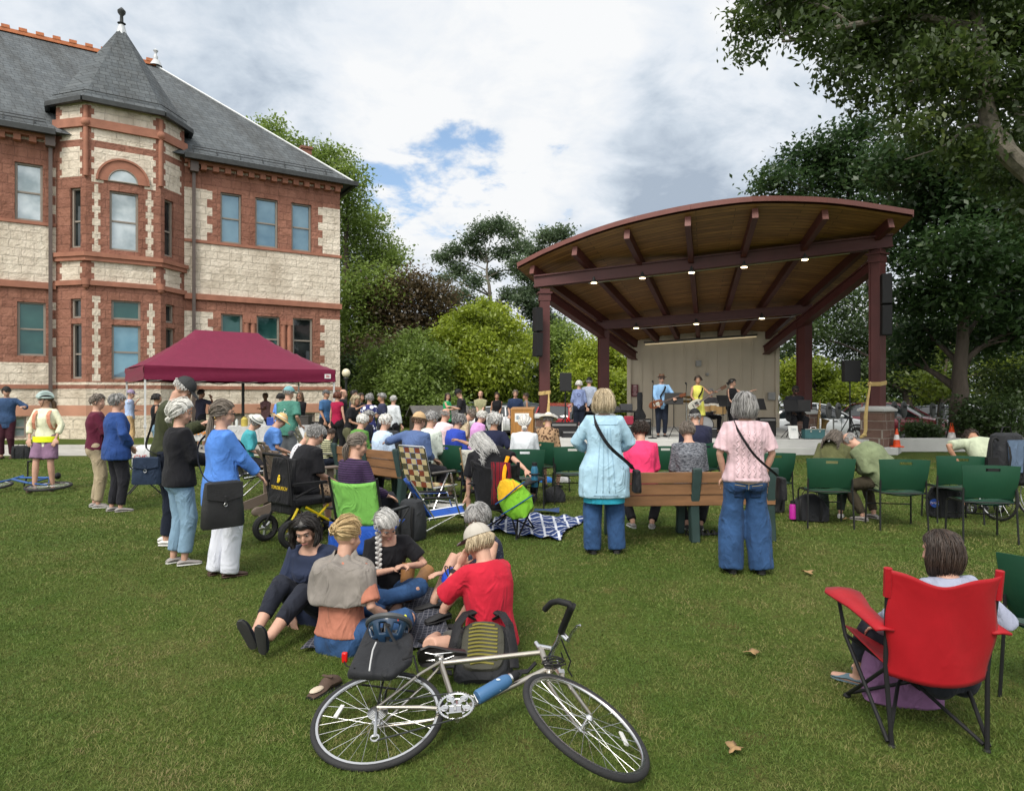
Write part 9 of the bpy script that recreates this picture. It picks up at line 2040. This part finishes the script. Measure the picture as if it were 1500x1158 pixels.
pp('long haired person in olive jacket leaning over on a green chair',V((*GX(1218,8.75).xy,0)),8.75,1.50,20,'sit',girth=1.2,top=F('olive_jacket',84,86,55),sleeve=.95,loose=.035,top_len=.16,bottom=F('dark_green_trousers',48,58,52),shoes=(SHW,SOLE),hair=('long','greybrown'),hopt=dict(L_=.40,vol=.034,n=620,down=V((0,-.30,-1))),lean=.30,slump=.42,side=.12,head=(5,15,8),feet=((.15,.3,0),(-.05,.35,0)))
pp('grey haired man in sage green jacket leaning towards his neighbour',V((*GX(1298,8.65).xy,0)),8.65,1.60,-28,'sit',female=False,girth=1.22,top=F('sage_jacket',112,122,92),sleeve=.95,loose=.04,top_len=.18,bottom=F('brown_trousers',62,56,45),shoes=SHG,hair=('bald','grey'),hopt=dict(n=300,L_=.04),lean=.44,slump=.44,side=-.22,head=(-20,8,0),feet=((.1,.25,0),(-.22,.2,0)),face=True)
pp('man in pale green tee with head bowed in the manual wheelchair',V((*GX(1452,9.2).xy,0)),9.2,1.74,8,'sit',female=False,girth=1.05,top=F('pale_green_tee',172,180,155),sleeve=.42,loose=.02,bottom=DKT,shoes=SHB,hair=('short','darkbrown'),hopt=dict(L_=.06,vol=.025),lean=.40,slump=.66,head=(-10,22,0),skin='tan',armL=(-.32,.22,.12),polL=(-1,-.3,0))
RP=softbag('backpack','black backpack with slate blue panel hung on the manual wheelchair','backpack',V((*GX(1474,8.55).xy,.55)),(.42,.26,.58),BAGM,-10,True,.8);m=M();m.loft([[V((w_*x,y,z)) for x,z in((-.09,.1),(.09,.1),(.12,.5),(-.12,.5))] for y,w_ in((-.13,1),(-.15,.95))]);m.build('blue_panel',F('slate_panel',88,105,128),RP)
m=M();c=GX(1452,8.4);m.tube([(c.x,c.y,.62),(c.x,c.y,1.02),(c.x+.02,c.y,1.07),(c.x+.06,c.y,1.08),(c.x+.09,c.y,1.05)],.018,8);m.box((c.x,c.y,.74),(.13,.08,.2));tag(m.build('umbrella',BLACK),'folded black umbrella hanging on the manual wheelchair','umbrella')
pp('dark haired woman with hair clip in the red folding chair',V((2.34,3.68,-.16)),3.6,1.54,-16,'sit',seat=.22,top_len=.0,top=F('grey_lilac_fleece',150,155,175),sleeve=.95,loose=.022,bottom=F('charcoal_capri',40,42,50),leg=.80,lflare=1.3,shoes=mat('slate_sandal',lin(88,110,120),.7),shoe='sandal',hair=('bob','darkbrown'),hopt=dict(L_=.17,vol=.02,n=900),hat='clip',hatm=mat('tortoise_clip',(.3,.24,.16),.25,var=.5,scale=60),lean=-.16,slump=.30,head=(-22,4,0),feet=((.12,.66,0,(-.35,.94,0)),(-.10,.60,0,(-.5,.86,0))),knees=((.1,.3,1),(-.35,.3,1)),armR=(.30,.10,.22),armL=(-.24,.26,.17),polL=(-1,-.5,-.2))
pp('dark haired woman in navy dress sitting with legs stretched out',V((-1.50,5.22,-.13)),5.2,1.62,197,'ground',girth=1.1,top=F('navy_dress',40,48,70),sleeve=.42,top_len=.16,loose=.022,neckline=.045,bottom=F('navy_leggings',32,35,45),leg=.82,shoes=[F('trainer_black',40,44,52),mat('trainer_sole',(.03,.03,.03),.7)],hair=('bob','black'),hopt=dict(L_=.13,vol=.035,n=900),hat='shades',hatm=LENS,face=True,head=(-18,6,0),slump=.35,feet=((.10,.64,.02,(.2,.35,.9)),(-.06,.70,.02,(-.15,.35,.9))),knees=((.1,.1,1),(-.1,.1,1)),armR=(.10,.20,-.02),armL=(-.34,.0,.10),polR=(1,-.2,.2),polL=(-1,-.5,0))
J=pp('woman with blond bun and grey shawl over a rust tee',V((-1.17,4.72,-.15)),4.7,1.66,22,'ground',girth=1.05,top=F('rust_tee',172,112,92,var=.1),sleeve=.44,top_len=-.01,loose=.018,bottom=DEN,shoes=SHBR,hair=('bun','blond'),hopt=dict(vol=.034,n=900,tailat=V((0,-.105,.045))),slump=.15,feet=((.28,.46,.02),(.05,.50,.02)),knees=((.9,.3,.35),(-.9,.3,.5)),armR=(.30,.18,.10),armL=(-.15,.26,.16),head=(18,0,0),curl=.4)
SHW_=F('grey_shawl',128,122,116);m=M();s=J['s'];rings=[];fr=J['frame'];n=36
def shw_(t,w,dp,fy=0,zo=0):
 p,r,f,u=fr(t);return[p+r*(w*s*math.cos(a)*(1+.035*math.sin(a*5+t*9)))+f*(dp*s*math.sin(a)+fy)*(1+.05*math.sin(a*7))+u*(zo+.012*math.sin(a*6+t*20)-(.03 if math.sin(a)<-.3 else 0)) for a in[2*math.pi*j/n for j in range(n)]]
for q in((.60,.075,.070),(.575,.095,.088,-.01),(.55,.10,.092,-.015),(.545,.20,.135,-.015),(.50,.262,.168),(.42,.275,.175),(.33,.272,.182),(.262,.268,.186),(.258,.25,.17),(.40,.22,.145),(.56,.07,.07)):rings.append(shw_(*q))
m.loft(rings,None,False);o=m.build('shawl',SHW_,J['root'],angle=180);o.modifiers.new('s','SUBSURF').levels=1;d_=o.modifiers.new('folds','DISPLACE');d_.texture=TEXW;d_.strength=.035;d_.texture_coords='LOCAL'
J=pp('woman with grey braid in black tee talking with her hands',V((-1.02,5.62,-.10)),5.6,1.56,172,'ground',top=BLKC,sleeve=.36,top_len=.10,loose=.02,neckline=.05,bottom=DEN,leg=.95,shoes=SHBR,hair=('braid','silver'),hopt=dict(L_=.36,vol=.034,n=900,tailat=V((.075,.01,-.07))),face=True,head=(-20,14,0),slump=.42,lean=.08,feet=((-.10,.36,.04),(.12,.42,.03)),knees=((.9,.45,.25),(-.9,.5,.35)),armR=(-.06,.32,.26),armL=(-.18,.36,.30),polR=(.8,-.3,-.6),polL=(-.8,-.3,-.6),curl=.55)
J=pp('grey short haired woman in dotted navy top behind the red tee',V((-.20,5.42,-.10)),5.4,1.60,-122,'ground',top=F('dotted_navy',42,46,62,'spots',(120,125,140),scale=45,wide=.2),sleeve=0,top_len=.10,bottom=F('navy_shorts',36,40,58),leg=.36,shoes=SHB,hair=('short','grey'),hopt=dict(L_=.08,vol=.03,n=800),slump=.2,head=(-15,5,0),feet=((.18,.42,.02),(-.10,.47,.02)),knees=((.3,.1,1),(-.3,.1,1)),armR=(.16,.36,.22),armL=(-.16,.38,.20),skin='fair')
J=pp('woman in red tee and grey cap with blond hair seen from behind',V((-.155,4.62,-.15)),4.6,1.66,-42,'ground',girth=1.08,top=F('red_tee',182,32,52,var=.1),sleeve=.46,top_len=.10,loose=.022,bottom=F('grey_hiking_shorts',78,78,76),leg=.34,shoes=SHB,hair=('bob','ashblond'),hopt=dict(L_=.10,vol=.018,n=700),hat='cap',hatm=[mat('grey_twill_cap',lin(178,172,162),.85,var=.1),mat('mauve_brim',lin(120,105,115),.85)],head=(-18,8,0),slump=.28,feet=((.05,.42,.02),(-.24,.30,.02)),knees=((.25,.2,1),(-1,.35,.2)),armL=(-.12,.22,.50),polL=(-.6,.3,-1),armR=(.02,.38,.26),polR=(.8,-.2,-.8))
q=J['arm'][-1];m=M();dv=(q[2]-q[1]).normalized();c=q[2]-dv*.05;m.tube([c-dv*.014,c+dv*.014],.038,14);m.box(c+V((-.0,-.04,0)),(.03,.012,.034));m.build('wristwatch',BLACK,J['root'])
